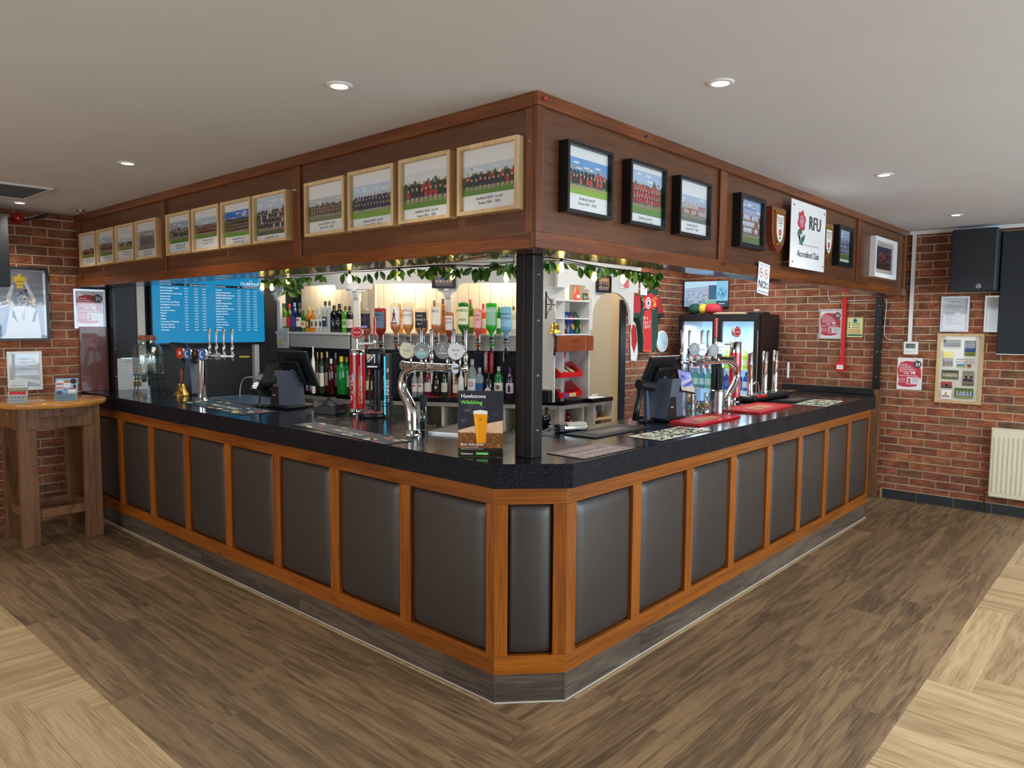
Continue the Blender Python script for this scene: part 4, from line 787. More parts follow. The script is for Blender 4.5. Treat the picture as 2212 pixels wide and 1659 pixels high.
# lower shelf for the right cabinet: till rolls and boxes
# ---------------------------------------------------------------- bottles
def bottle(name,label,loc,h,r,body,cap,lab=None,shape='spirit',dens=.5,grp=None,labz=(.18,.50),printf=None,face=0,cat='bottle',neck=None,spout=False):
    t=thing(name,label,cat,loc,face,group=grp); rn=neck or r*.34
    if shape=='wine': hb=.62
    elif shape=='squat': hb=.60
    else: hb=.66
    if shape=='square': prof=[(r*.9,0),(r,.01*h),(r,hb*h),(r*.85,(hb+.05)*h),(rn,(hb+.13)*h),(rn,.90*h)]
    else: prof=[(r*.9,0),(r,.012),(r,hb*h),(r*.90,(hb+.05)*h),(r*.55,(hb+.12)*h),(rn,(hb+.17)*h),(rn,.88*h)]
    seg=4 if shape=='square4' else 14
    ob('glass_body',MB().lathe(prof,gl(body,dens),14),t)
    ob('cap',MB().lathe([(rn*1.15,.86*h),(rn*1.15,h*.995),(rn*1.0,h),(.0001,h)],plain(cap),12),t)
    if spout: ob('pourer',MB().cyl((0,0,h),(.008,0,h+.04),.004,'chrome',8,.0025),t)
    if lab:
        b=MB(); b.lathe([(r+.0008,labz[0]*h),(r+.0008,labz[1]*h)],plain(lab,.6),10,a0=-PI*.95,a1=-PI*.05); ob('label',b,t)
    if printf:
        s=Sheet('paper'); s.d=r+.0012; printf(s,r,h); ob('label_print',s,t)
    return t
def lp(kind,c1='303030',c2='c02030',txt=None):
    def f(s,r,h):
        if kind=='disc': s.disc(0,h*.36,r*.45,r*.5,c1); s.lay(); s.disc(0,h*.36,r*.3,r*.33,c2)
        elif kind=='band': s.rect(-r*.5,h*.38,r*1.0,h*.06,c1)
        elif kind=='diamond': s.poly([(-r*.75,h*.33),(0,h*.20),(r*.75,h*.33),(0,h*.46)],c1)
        elif kind=='arch': s.poly([(-r*.35,h*.22),(r*.35,h*.22),(r*.35,h*.38),(0,h*.47),(-r*.35,h*.38)],c1)
        if txt: s.lay(); s.text(txt,0,h*.30,r*.42,c2,'c')
    return f
ANG=R(-50)
def onL(u,x=1.80): p=hit(u,712,'x',x); return (x,p.y,1.5602)
G1='bottles on the left top shelf'
for (u,h,r,body,cap,lab,pf,l,sh,dn,sp) in [
 (613.8,.285,.034,'6fae28','1c5a2c','e8ece0',lp('disc','c8ccd0','e8ece8'),'light green vermouth bottle, leftmost on the left shelf','spirit',.55,0),
 (626,.275,.030,'6a7a1c','c01c20','c81c3c',None,'green wine bottle with red cap and red label, second on the left shelf','wine',.6,0),
 (637,.285,.032,'122a7c','5a8ad0','2c4aa0',None,'deep blue bottle with a pale blue cap on the left shelf','spirit',.85,0),
 (647,.280,.032,'1c2418','1c1c1c','e4ded0',lp('band','c82838'),'dark bottle with white label and black neck on the left shelf','spirit',.85,0),
 (656.8,.215,.026,'2f7a3c','2c6c3c','d8d4c0',lp('disc','4a7c48','b8422c'),'small green herbal bottle with a cream label on the left shelf','spirit',.6,0),
 (667,.240,.028,'e0a020','e0b860','3c2c20',lp('arch','e8c060'),'golden tequila bottle with gold cap, left one of the pair','squat',.45,0),
 (677,.240,.028,'e8ac28','e8c878','f0e0b0',lp('arch','4c3c20'),'golden tequila bottle with gold cap, right one of the pair','squat',.35,0),
 (686,.240,.028,'e4e8e8','d0d4d8','f0ecdc',lp('arch','3c4048'),'clear tequila bottle with silver cap, left one of the pair','squat',.3,0),
 (695,.240,.028,'e4e8e8','d0d4d8','f0ecdc',lp('arch','3c4048'),'clear tequila bottle with silver cap, right one of the pair','squat',.3,0),
 (703.5,.290,.031,'d8e0e4','282c34','1c2c4c',lp('band','d8dce4'),'clear bottle with a black striped cap and navy label','spirit',.35,0),
 (712.5,.290,.030,'dfe6e8','3c4450',None,None,'clear vodka bottle with a grey neck and no label','spirit',.35,0),
 (722.5,.250,.038,'0c0b0c','1c1412',None,lp('band','4c4844'),'black wide shouldered liqueur bottle, without a pourer','spirit',.95,0),
 (734,.262,.040,'100c0c','140c0c',None,lp('disc','6c8c50','1c1c1c'),'black liqueur bottle with a metal pourer','spirit',.95,1),
 (747,.240,.035,'5fb82c','582c28','9cc87c',lp('disc','1c3c20','5fb82c'),'bright green sour liqueur bottle beside the pilaster','spirit',.6,0),
 (756,.240,.032,'1c1418','2c1418','c8c0bc',lp('disc','8c7c78','d8d0cc'),'dark bottle with a round pale label, touching the pilaster','spirit',.9,0)]:
    bottle('spirit_bottle',l,onL(u),h,r,body,cap,lab,sh,dn,G1,face=R(-62),printf=pf,spout=sp)
G2='bottles standing on the middle top shelf behind the optics'
for (u,h,r,body,cap,lab,l) in [(864,.262,.030,'e0a838','c8a030','e8d8b0','amber bottle with a gold cap hidden behind the rum optic'),
 (938,.290,.028,'c07828','5c4438','c89060','slim brown whisky bottle behind the tall whisky optic'),
 (957,.305,.034,'b46a20','4c3c34','a85838','brown whisky bottle with dark cap, right of the tall whisky optic'),
 (1016,.300,.032,'5a7c1c','b82830','e0dca0','olive green bottle with a red cap beside the green whiskey optic'),
 (1044,.262,.030,'f06a30','b83038','f0d8d0','orange bottle with a red cap between pink and green optics'),
 (1078,.270,.026,'2f8c3c','d8dcd8','e8ece4','green bottle with a white cap between green and blue optics'),
 (1109,.240,.028,'dce4e4','4c5054','e8e8e4','clear bottle just left of the corner post on the top shelf')]:
    s_,z=hc(u,700,-.16); bottle('spirit_bottle',l,bc(s_,-.16,1.5602),h,r,body,cap,lab,'spirit',.45,G2,face=math.atan2(BCD.y,BCD.x))
# optics: bottles hung upside down on spirit measures
def optic(u,vt,w_,body,liq,lev,lab,draw,label,dens=.04,square=False,liqd=.8):
    off=.075; s_,zt=hc(u,vt,off); _,zb=hc(u,764,off); H_=zt-zb; r=w_/2/258; p=bc(s_,off,zb)
    t=thing('optic_bottle',label,'optic bottle',p,math.atan2(BCD.y,BCD.x),group='inverted bottles on spirit optics')
    zs=H_*.47; rn=r*.30   # shoulder
    prof=[(rn,H_*.32),(rn,H_*.39),(r*.62,zs-.008),(r*.95,zs+.012),(r,zs+.03),(r,H_*.985),(r*.94,H_),(.0001,H_)]
    ob('bottle_glass',MB().lathe(prof,gl(body,dens),16),t)
    q=.94; zl=zs+.02+(H_-zs-.03)*lev
    ob('liquid',MB().lathe([(rn*q,H_*.33),(rn*q,H_*.39),(r*.6*q,zs-.006),(r*.94*q,zs+.014),(r*q,zs+.031),(r*q,zl),(.0001,zl)],gl(liq,liqd),16),t)
    if lab:
        a=(.2,.85); b=MB(); z0=zs+(H_-zs)*a[0]; z1=zs+(H_-zs)*a[1]; 
        b.lathe([(r+.0008,z0),(r+.0008,z1)],plain(lab,.6),10,a0=-PI*.86,a1=-PI*.14); ob('label',b,t)
        s=Sheet(); s.d=r+.0012; draw(s,-r*.7,z0,r*1.4,z1-z0); ob('label_print',s,t)
    ob('collar',MB().lathe([(rn*1.25,H_*.27),(rn*1.25,H_*.335)],'black_plastic',12).lathe([(.028,H_*.225),(.030,H_*.235),(.028,H_*.245),(.0001,H_*.247)],'black_plastic',14),t)
    ob('measure',MB().lathe([(.010,H_*.12),(.018,H_*.225)],'clear_glass',12).lathe([(.008,H_*.13),(.014,H_*.20)],gl(liq,.5),12),t)
    ob('spout',MB().lathe([(.004,0),(.010,H_*.05),(.011,H_*.12)],'black_plastic',10).box((-.035,-.006,H_*.015),(.035,-.001,H_*.025),'black_plastic'),t)
    ob('holder',MB().box((-.008,.01,H_*.15),(.008,.065,H_*.20),'chrome').cyl((0,.062,H_*.1),(0,.062,H_*1.02),.003,'chrome',6).tube([(-.02,0,H_+.002),(0,.0,H_+.012),(.02,0,H_+.002)],.0025,'chrome',6),t)
def dl(kind,a='202020',b_='c03030',txt=''):
    def f(s,x,y,w_,h_):
        if kind=='text':
            for i,l in enumerate(txt.split('|')): s.text(l,x+w_/2,y+h_*(.72-.26*i),h_*.20,a,'c',sx=.9)
        elif kind=='badge': s.poly([(x,y+h_*.65),(x+w_*.25,y+h_*.5),(x+w_*.5,y+h_*.3),(x+w_*.75,y+h_*.5),(x+w_,y+h_*.65),(x+w_*.75,y+h_*.8),(x+w_*.5,y+h_),(x+w_*.25,y+h_*.8)],a); s.rect(x+w_*.1,y+h_*.05,w_*.8,h_*.15,b_)
        elif kind=='figure': s.disc(x+w_*.5,y+h_*.80,w_*.10,h_*.07,a,10); s.poly([(x+w_*.35,y+h_*.4),(x+w_*.3,y+h_*.65),(x+w_*.5,y+h_*.74),(x+w_*.72,y+h_*.62),(x+w_*.62,y+h_*.4)],a); s.poly([(x+w_*.35,y+h_*.42),(x+w_*.2,y+h_*.2),(x+w_*.35,y+h_*.2),(x+w_*.5,y+h_*.38),(x+w_*.7,y+h_*.2),(x+w_*.8,y+h_*.22),(x+w_*.62,y+h_*.42)],a); s.rect(x+w_*.05,y+h_*.04,w_*.9,h_*.10,b_)
    return f
optic(791,670,23,'e8e0d4','d03c18',.33,'181424',dl('badge','2a2438','9088b8'),'red liqueur optic with a black star label, leftmost inverted bottle')
optic(821.5,666,26,'c04438','4a0f10',.92,'5a6a80',dl('text','101420',txt="PIMM'S|No 1"),'dark red optic bottle with a slate blue label',.35,liqd=.75)
optic(854.7,655,24,'f4f0e6','e07818',.42,'ece4dc',dl('figure','7a2c28','8a3030'),'spiced rum optic with a red figure on its white label')
optic(881.5,654,24.5,'f6efdc','e8a010',.72,'eee6d8',dl('text','98544c',txt='FAMOUS|GROUSE'),'amber whisky optic with a small cream label')
optic(911,667,28,'f0ece0','c06818',.50,'15161a',dl('text','d0d0cc',txt="JACK|DANIEL'S|No.7"),'whiskey optic with a big black label, squarest bottle of the row')
optic(943,655,24.5,'f4efe2','dc7a18',.45,'e8e0c8',dl('text','2c4058',txt='BELLS'),'whisky optic with a plain cream label, centre of the row')
optic(971,675,19,'e8c8a8','a8481c',.62,'dcd4cc',dl('text','8c3c34',txt='DARK|RUM'),'small dark rum optic with a pale label')
optic(1002,654,25,'2c8c34','3c4a10',.38,'e8e4b8',dl('text','2c4c34',txt='JAMESON|.|IRISH'),'green whiskey optic with a cream label',.55,liqd=.8)
optic(1032.7,667,19.5,'f4dcd4','f05030',.30,'e8b0a8',dl('text','b83048',txt='PINK|GIN'),'small pink gin optic with a pale pink label')
optic(1061.6,655,25,'38c838','2fd024',.80,'98c0a4',dl('text','e8f0e8',txt="GORDON'S"),'bright green gin optic bottle',.6,liqd=.65)
optic(1093.4,663,24.5,'9cd4e8','a8dcec',.2,'88bcd0',dl('text','24405c',txt='BOMBAY|SAPPHIRE'),'pale blue gin optic nearest the corner post',.4)
# bottles along the back worktop
G3='bottles along the back worktop'
for (u,vt,w_,body,cap,lab,pf,l,dn) in [
 (677.5,749,9,'f0ece0','f0ece4','e8e4d8',None,'cream boxed bottle behind the left till',.95),(687,761,9,'4c3c2c','b8942c','e0d8c4',None,'whisky bottle with a gold cap, second behind the left till',.8),(696,761,11,'2c4434','c8a848','e4e0d0',None,'dark green malt bottle with gold cap behind the left till',.8),(707.8,760,11,'3c2c20','d8c47c','e8e0c8',None,'brown malt bottle with a yellow cap behind the left till',.8),
 (716,775,17,'4a1218','c8ccd0',None,None,'round dark red liqueur decanter right of the left till',.85),(726,762,10,'5c3c30','b8b4b0','c8c0b8',None,'slim brown bottle behind the red decanter',.7),
 (738.5,770,22,'1f9c3c','f0c818',None,None,'big green cordial bottle with a yellow pourer',.6),(749,771,18,'2a7a3c','d8b820','c8ccb0',None,'second green cordial bottle, partly behind the red beer tower',.7),
 (798,791,15,'7a1c18','c02828','e8d4b0',None,'red sealed bourbon bottle between the beer towers',.8),(831,790,14,'3c1410','303030','4c2820',None,'dark bottle between the two uprights of the black tap',.8),
 (896,800,13,'e8ecec','d8dcdc','ecE8e4'.lower(),lp('band','c83038'),'clear bottle with red lettering behind the chrome swan neck',.3),(909,800,13,'e8ecec','d8dcdc','ece8e4',lp('band','c83038'),'second clear bottle with red lettering, right of the first',.3),
 (925,796,17,'7c1030','e8e4dc','e0dcd0',None,'raspberry red liqueur bottle with a pale top label',.75),(943.5,800,15,'1c1410','241c18','241c1c',lp('disc','c83c28','e8e0d8'),'black bottle with a red round badge',.9),(960,796,14,'1f3a24','1c3020','e0dcc8',lp('disc','b8a878','e0dcc8'),'dark green wine bottle with a cream label on the back worktop',.9),
 (971,776,8,'e0dcd4','e0dcd4','dcd8cc',None,'tall thin pale gift tube',.95),(983.6,803,12,'9c3c20','1c1c1c','e4d4c4',None,'short red-brown bottle beside the white rum bottle',.7),(996,800,14,'f0ece8','e8e4e0','f0ece8',None,'opaque white coconut rum bottle',.97),
 (1020,776,21,'e0ece8','d4dcdc','e8ecec',lp('disc','b83038','e8e0e0'),'large clear white rum bottle with a red bat badge',.3),(1036,794,19,'d8e8ee','c8d0d4','2c5c9c',None,'clear vodka bottle with a blue label',.35),
 (1056,804,20,'14161c','0c0c0c',None,lp('diamond','e4e0d4'),'black gin bottle with a cream diamond label',.95),(1077,792,20,'1f8c44','c8ccc8','e0e4dc',lp('disc','b82838','1f8c44'),'green gin bottle with a red seal and white label',.7),
 (1101,793,17,'3a2440','4c2c6c','d8d4dc',lp('arch','201820'),'dark purple capped bottle nearest the corner post',.85)]:
    of=-.19 if u in (687,707.8,726,749,971) else -.10
    s_,_=hc(u,845,of); zt=hc(u,vt,of)[1]; h=zt-1.0
    bottle('spirit_bottle',l,bc(s_,of,1.0005),h,w_/2/252,body,cap,lab,'spirit',dn,G3,face=math.atan2(BCD.y,BCD.x),printf=pf)
for i,(u,l) in enumerate(((1050,'red cup dispenser tube with white lettering'),(1062,'plain red cup dispenser tube beside the lettered one'))):
    s_,z1=hc(u,757,-.22); _,z0=hc(u,806,-.22); t=thing('cup_dispenser',l,'dispenser',bc(s_,-.22,z0),math.atan2(BCD.y,BCD.x)); ob('tube',MB().cyl((0,0,0),(0,0,z1-z0),.022,'red_plastic',14),t); ob('bracket',MB().box((-.01,.02,.1),(.01,.055+.02,.13),'black_plastic'),t)
    if i==0: s=Sheet(); s.d=.0225; s.rect(-.010,.03,.018,.15,'f0f0f0'); ob('print',s,t)
s_,z1=hc(1087,757,-.25); t=thing('light_tube','thin white tube fixed to the dark back panel near the corner post','tube',bc(s_,-.27,z1-.10)); ob('tube',MB().cyl((0,0,0),(0,0,.10),.006,'white_gloss',8),t)
# stainless jugs and red bar towels on the worktop
for u,l in ((664,'left steel measuring cup under the left till screen'),(673,'right steel measuring cup under the left till screen')):
    p=hit(u,836,'z',1.001); tag(ob('measuring_cup',MB().lathe([(.022,0),(.026,.08),(.024,.08),(.020,.003),(.0001,.003)],'brushed',16),None,p),l,'cup')
def matquad(name,label,cat,q,z,th,top,draw,zz=1.0,part='print',rim=None):
    P=[hz(u,v,zz) for u,v in q]
    if (P[2]-P[3]).length<(P[0]-P[3]).length: P=[P[3],P[0],P[1],P[2]]
    o=P[3]; X=(P[2]-P[3]); Yv=(P[0]-P[3]); w_,h_=X.length,Yv.length; ang=math.atan2(X.y,X.x)
    t=thing(name,label,cat,(o.x,o.y,z),ang); ob('base',MB().box((0,0,0),(w_,h_,th),top,.0008),t)
    if rim: ob('raised_rim',MB().box((0,0,th),(w_,.008,th+.004),rim).box((0,h_-.008,th),(w_,h_,th+.004),rim).box((0,0,th),(.008,h_,th+.004),rim).box((w_-.008,0,th),(w_,h_,th+.004),rim),t)
    s=Sheet(); s.d=.0003; draw(s,w_,h_); ob(part,s,t,M4=Matrix.Translation((0,0,th))@Matrix.Rotation(-PI/2,4,'X')); return t
# stemmed glasses upside down in the compartments
gg=MB(); gg.lathe([(.026,0),(.034,.03),(.033,.06),(.02,.085),(.004,.095),(.0035,.15),(.03,.158),(.031,.160)],'clear_glass',14); gm=gg.mesh('bowl')
def wine(s_,off,z,label,m=None):
    t=thing('wine_glass',label,'glass',bc(s_,off,z),group='upside-down wine glasses in the back cabinet'); ob('bowl',m or gm,t)
k=0
for s0,s1 in ((.30,.58),(.67,.82),(.89,1.07),(1.14,1.37)):
    x=s0+.02
    while x<s1-.01:
        for o_ in (-.08,-.16,-.24): wine(x,o_,.6605,'clear wine glass turned upside down on the white cabinet shelf')
        x+=.075
ge=MB(); ge.lathe([(.030,0),(.040,.02),(.034,.04),(.012,.055),(.004,.07)],'clear_glass',14).lathe([(.004,.07),(.0035,.13)],gl('2c8c3c',.6),8).lathe([(.0035,.13),(.032,.137),(.033,.139)],gl('2c8c3c',.4),14)
wine(1.47,-.07,.6605,'upside-down wine glass with a green stem beside the corner post',ge.mesh('bowl'))
# framed pictures on the pelmet
def small(label,M4,w_,h_,shirt,seed):
    t=thing('picture_frame',label,'picture frame',M4=M4)
    ob('frame_rim',MB().prism([(0,0),(w_,0),(w_,.018),(0,.018)],-.02,0,'black_frame').prism([(0,h_-.018),(w_,h_-.018),(w_,h_),(0,h_)],-.02,0,'black_frame').prism([(0,.018),(.018,.018),(.018,h_-.018),(0,h_-.018)],-.02,0,'black_frame').prism([(w_-.018,.018),(w_,.018),(w_,h_-.018),(w_-.018,h_-.018)],-.02,0,'black_frame'),t)
    s=Sheet(); s.team(.018,.018,w_-.036,h_-.036,shirt=shirt,rows=2,n=5,sky='b08860',grass='6a5a60',trees=False,cloud=False,seed=seed); ob('print',s,t,(0,-.006,0)); ob('backing_board',MB().box((.01,-.005,.01),(w_-.01,-.001,h_-.01),'black_paint'),t)
s_,z0=hc(934,623,.01); s1,_=hc(984,623,.01); small('small black framed group photo on the white pelmet between the two lit bays',SEC['C'][0]@Matrix.Translation((s_,-.004,z0)),s1-s_,.20,'5a6488',31)
p0=hit(1290,631,'y',1.90); p1=hit(1320,631,'y',1.90); small('small black framed group photo on the pelmet left of the arch',Matrix.Translation((p0.x,1.915,p0.z)),p1.x-p0.x,.155,'2a3040',32)
p=hit(1341,622,'y',1.91); t=thing('no_admittance_sign','small white and red no entry sign on the pelmet above the arch','sign',M4=Matrix.Translation((p.x,1.918,p.z))); ob('card',MB().box((0,-.003,0),(.15,0,.08),'ice_white'),t)
s=Sheet(); s.d=.0035; s.rect(.052,.006,.092,.068,'c83038'); s.disc(.026,.04,.022,.026,'c83038'); s.lay(); s.disc(.026,.04,.016,.019,'f4f4f4'); s.lay(); s.disc(.026,.04,.006,.011,'303030',8); s.line(.012,.055,.040,.025,.004,'c83038')
for i,l in enumerate(('No unauthorised','persons allowed','behind the bar')): s.text(l,.056,.055-.018*i,.013,'ffffff','l')
ob('print',s,t)
# garland and string bulbs
lf_=MB(); n=9; top=[]; 
outline=[(0,0),(.010,.012),(.014,.026),(.011,.040),(.004,.052),(0,.058),(-.004,.052),(-.011,.040),(-.014,.026),(-.010,.012)]
def leafmesh(m):
    b=MB(); vs=[(x,abs(x)*-.35-.004*math.sin(z*55),-z) for x,z in outline]+[(0,0,-.03)]
    b.add(vs,[(10,i,(i+1)%10) for i in range(10)],m); return b.mesh('leaf')
LM=[leafmesh('green_leaf'),leafmesh('green_leaf'),leafmesh('green_leaf'),leafmesh('lime_leaf')]
def garland(label,ax,val,path,leaves):
    t=thing('leaf_garland',label,'garland'); P=[hit(u,v,ax,val) for u,v in path]; ob('stem',MB().tube(smooth_spline(P,4),.0022,'stem',5),t)
    for (u,v,n_,ru,rv) in leaves:
        for _ in range(n_):
            p=hit(u+rnd.uniform(-ru,ru),v+rnd.uniform(-rv,rv),ax,val+rnd.uniform(-.03,.05)); p.z=min(p.z,1.925)
            o=ob('leaf',LM[3 if rnd.random()<.4 else 0],t,p); o.rotation_euler=(rnd.uniform(-.9,.9),rnd.uniform(-.9,.9),rnd.uniform(-1.8,.3)); sc=rnd.uniform(.7,1.2); o.scale=(sc,sc,sc)
garland('artificial leaf garland hanging under the left side of the bulkhead','x',.345,[(568,600),(600,598),(640,596),(690,594),(745,588),(800,586),(860,580),(905,577),(960,574),(1020,576),(1060,572),(1110,566)],
 [(572,606,9,8,6),(592,604,14,14,10),(620,602,22,20,12),(632,618,12,16,12),(660,596,8,14,5),(690,592,3,8,4),(748,590,5,10,5),(768,595,3,6,8),(793,592,3,4,6),(815,582,3,8,4),(858,584,8,12,7),(888,577,3,10,3),(915,580,10,16,8),(950,578,16,18,8),(985,583,12,16,8),(1020,585,14,20,8),(1050,584,7,12,6),(1080,572,8,12,6),(1100,578,12,12,10)])
garland('artificial leaf garland hanging under the right side of the bulkhead','y',.28,[(1172,562),(1210,564),(1260,572),(1310,578),(1360,584),(1400,590),(1428,592)],
 [(1182,568,8,8,6),(1222,566,4,12,3),(1262,574,6,16,4),(1310,578,8,18,4),(1350,583,8,14,6),(1380,592,16,16,10),(1405,600,24,18,14),(1422,598,10,10,14)])
t=thing('string_lights','string of warm filament bulbs hung with the garland around the bulkhead','string lights')
for path,ax,val in (([(568,596),(622,590),(690,588),(755,584),(862,578),(977,572),(1094,576),(1110,560)],'x',.335),([(1172,556),(1213,560),(1284,574),(1346,584),(1405,590)],'y',.27)): ob('cord',MB().tube(smooth_spline([hit(u,v,ax,val) for u,v in path],5),.003,'black_plastic',6),t)
bm_=MB(); bm_.lathe([(.0001,-.062),(.010,-.055),(.014,-.042),(.009,-.020),(.006,-.012)],'bulb_on',12); bm_=bm_.mesh('bulb'); sm_=MB().lathe([(.007,-.012),(.007,0),(.004,.012)],'black_plastic',10).mesh('socket')
for u,v,ax,val in ((622,593,'x',.335),(587,608,'x',.335),(566,608,'x',.335),(755,588,'x',.335),(862,582,'x',.335),(977,577,'x',.335),(1094,582,'x',.335),(1213,560,'y',.27),(1284,582,'y',.27),(1346,588,'y',.27)):
    p=hit(u,v,ax,val); ob('bulb',bm_,t,p); ob('socket',sm_,t,p)
# ---------------------------------------------------------------- menu screen on the dark wall
t=thing('menu_screen','large wall television showing a blue drinks price list headed CLUBHOUSE','television',M4=Matrix.Translation((.575,5.00,1.438)))
W_,H_=1.118,.660; ob('case',MB().box((0,-.03,0),(W_,.02,H_),'black_plastic',.004),t); ob('wall_bracket',MB().box((.4,.02,.2),(.7,.049,.45),'black_paint'),t)
s=Sheet('screen'); s.d=.031; s.rect(.012,.016,W_-.024,H_-.028,'1583b4'); s.lay()
L1=['Absolut Original Vodka','Smirnoff Vodka','Smirnoff Black Crush Vodka','Jameson Irish','Bells Whisky','Famous Grouse Whisky','Glenfiddich 12 Year Old','Jack Daniels','Southern Comfort','Bacardi','Malibu','Baileys','Courvoisier VS Brandy','Bombay Sapphire','Gordons Pink Gin','Hendricks']
L2=['Gordons','Tanqueray Sevilla Gin','Whitley Neill London Dry','Whitley Neill Original','Tequila','Captain Morgans Dark','Lambs Navy Rum','Kraken Black Spiced Rum','Morgans Spiced','Havana Club Rum','Disaronno','Jagermeister','Sambuca Antica','Archers Schnapps','Tia Maria','Taylors Port']
for x,L_ in ((.08,L1),(.60,L2)):
    s.rect(x,.540,.43,.022,'0c1c2c'); dz=.0255
    for i in range(len(L_)): s.rect(x,.530-dz*(i+1),.43,.0015,'0c5a84')
    s.lay(); s.text('Product Name',x+.004,.545,.017,'f0f8ff'); s.text('Vol',x+.225,.545,.016,'f0f8ff'); s.text('Non Members',x+.275,.545,.016,'f0f8ff'); s.text('Members',x+.372,.545,.016,'f0f8ff')
    for i,l in enumerate(L_):
        z=.5125-dz*i; s.text(l,x+.004,z,.0175,'e8f4fc',fat=.0004); s.text('25ml',x+.225,z,.016,'e8f4fc'); s.text('£%d.%02d'%(3+i%3,(15*i+20)%100),x+.315,z,.016,'e8f4fc'); s.text('£%d.%02d'%(2+i%3,(15*i+95)%100),x+.392,z,.016,'e8f4fc')
    s.d=.0313
s.text('Spirits',.085,.574,.02,'e8f4fc'); s.lay(); s.text('CLUBHOUSE',.965,.575,.038,'f0f8ff','c',fat=.0006); s.text('THE',.965,.608,.018,'f0f8ff','c'); s.text('Home of Sandbach RUFC',.965,.560,.013,'f0f8ff','c'); ob('screen',s,t)
t=thing('navy_panel','dark navy panel between steel post and white strip on the wall behind the bar','panel',M4=FACE['WL'](.272,1.05)@Matrix.Translation((0,.008,0))); ob('panel',MB().box((0,-.012,0),(.20,0,.92),'navy_panel'),t)
t=thing('white_strip','pale vertical board left of the menu screen','board',M4=FACE['WL'](.478,1.05)@Matrix.Translation((0,.008,0))); ob('board',MB().box((0,-.02,0),(.068,0,.95),'white_paint',.003),t)
t=thing('paper_notice','clear plastic sleeve of paper notices standing against the navy panel','notice',M4=Matrix.Translation((.262,4.93,1.0505))); ob('sleeve',MB().box((0,0,0),(.27,.004,.28),'clear_glass'),t); s=Sheet(); s.d=.001
s.rect(.0,.0,.25,.275,'ccd6de'); s.lay(); s.text('MEET THE TEAM',.06,.24,.022,'40506a'); s.rect(.11,.145,.12,.055,'eceaf0'); s.rect(.12,.02,.08,.09,'d8d4c8'); s.rect(.20,.06,.04,.06,'30343c'); s.lay(); s.text('GRAND',.115,.170,.026,'b03040'); s.text('NATIONAL',.115,.150,.020,'304060'); s.rect(.125,.025,.07,.045,'8a744c'); s.text('MENU',.13,.085,.02,'404040'); ob('papers',s,t)
# ---------------------------------------------------------------- things on the bar worktop
Z1=1.0505
def wrap(s,r):
    s.v=[(math.sin(x/r)*(r-y),-math.cos(x/r)*(r-y),z) for x,y,z in s.v]; return s
# bar runners and mats
def stripes(cols,txt,tc,sz=.3,base='1f3440',n=26,seed=1):
    def f(s,w_,h_):
        s.rect(0,0,w_,h_,base); s.lay(); r=random.Random(seed)
        for i in range(n): 
            x,y=r.uniform(0,w_*.96),r.choice([r.uniform(0,h_*.25),r.uniform(h_*.72,h_*.94)]); 
            if r.random()<.5: x=r.choice([r.uniform(0,w_*.2),r.uniform(w_*.75,w_*.96)]); y=r.uniform(0,h_*.9)
            a=r.uniform(0,PI); s.poly([(min(max(x+w_*.035*math.cos(a+q),0),w_),min(max(y+h_*.09*math.sin(a+q),0),h_)) for q in (0,1.3,2.4,3.5,4.8)],r.choice(cols))
        s.lay(); s.text(txt,w_/2,h_*.36,h_*sz,tc,'c',fat=.0008,mw=w_*.7)
    return f
teal=stripes(['c03848','d8c8a8','3c8ca0','e0d8c8','c8a860'],'WILD THING','e4e0cc')
matquad('bar_runner','dark teal patterned bar runner in front of the far chrome beer font','mat',[(435,862),(560,890),(520,897),(388,869)],Z1,.002,'black_rubber',teal,zz=1.05)
matquad('bar_runner','dark teal patterned bar runner in front of the red beer tower','mat',[(690,913),(905,941),(832,961),(632,918)],Z1,.002,'black_rubber',stripes(['c03848','d8c8a8','3c8ca0','e0d8c8','c8a860'],'WILD THING','e4e0cc',seed=5),zz=1.05)
def pink(s,w_,h_):
    s.rect(0,0,w_,h_,'8a7470'); s.lay(); s.text('DON\'T BE LATE TO THE BAR',w_*.42,h_*.72,h_*.15,'efe4e0','c',mw=w_*.7); s.text('What are you Drinking?',w_*.46,h_*.36,h_*.28,'efe4e0','c',mw=w_*.8); s.text('PLEASE ASK AT THE BAR',w_*.48,h_*.12,h_*.12,'efe4e0','c',mw=w_*.7); s.rect(w_*.86,h_*.6,w_*.08,h_*.12,'6a98b8')
matquad('bar_runner','dusty pink lettered bar runner beside the corner post','mat',[(1296,959),(1372,969),(1262,993),(1178,981)],Z1,.0025,'black_rubber',pink,zz=1.05)
camo=lambda sd:stripes(['2c3a30','3a4a38','4a5c44','c8d0b0','8aa05c'],'','ffffff',base='dfe3d0',n=70,seed=sd)
def camof(sd):
    def f(s,w_,h_):
        s.rect(0,0,w_,h_,'dfe3d0'); s.lay(); r=random.Random(sd)
        for i in range(170):
            x,y=r.uniform(.01,.93)*w_,r.uniform(.05,.92)*h_; a=r.uniform(-.7,.7); l=w_*r.uniform(.03,.09)
            s.line(x,y,min(x+l*math.cos(a),w_),min(max(y+l*math.sin(a),0),h_),h_*r.uniform(.03,.07),r.choice(['34463a','4a5c48','223028','90a86c']))
        s.lay(); s.rect(w_*.80,h_*.66,w_*.16,h_*.12,'d05048')
    return f
matquad('bar_runner','white and dark green camouflage bar runner left of the red drip mats','mat',[(1480,922),(1538,930),(1430,953),(1354,944)],Z1,.002,'black_rubber',camof(1),zz=1.05)
matquad('bar_runner','white and dark green camouflage bar runner near the right end of the bar','mat',[(1755,864),(1823,867),(1785,879),(1712,876)],Z1,.002,'black_rubber',camof(2),zz=1.05)
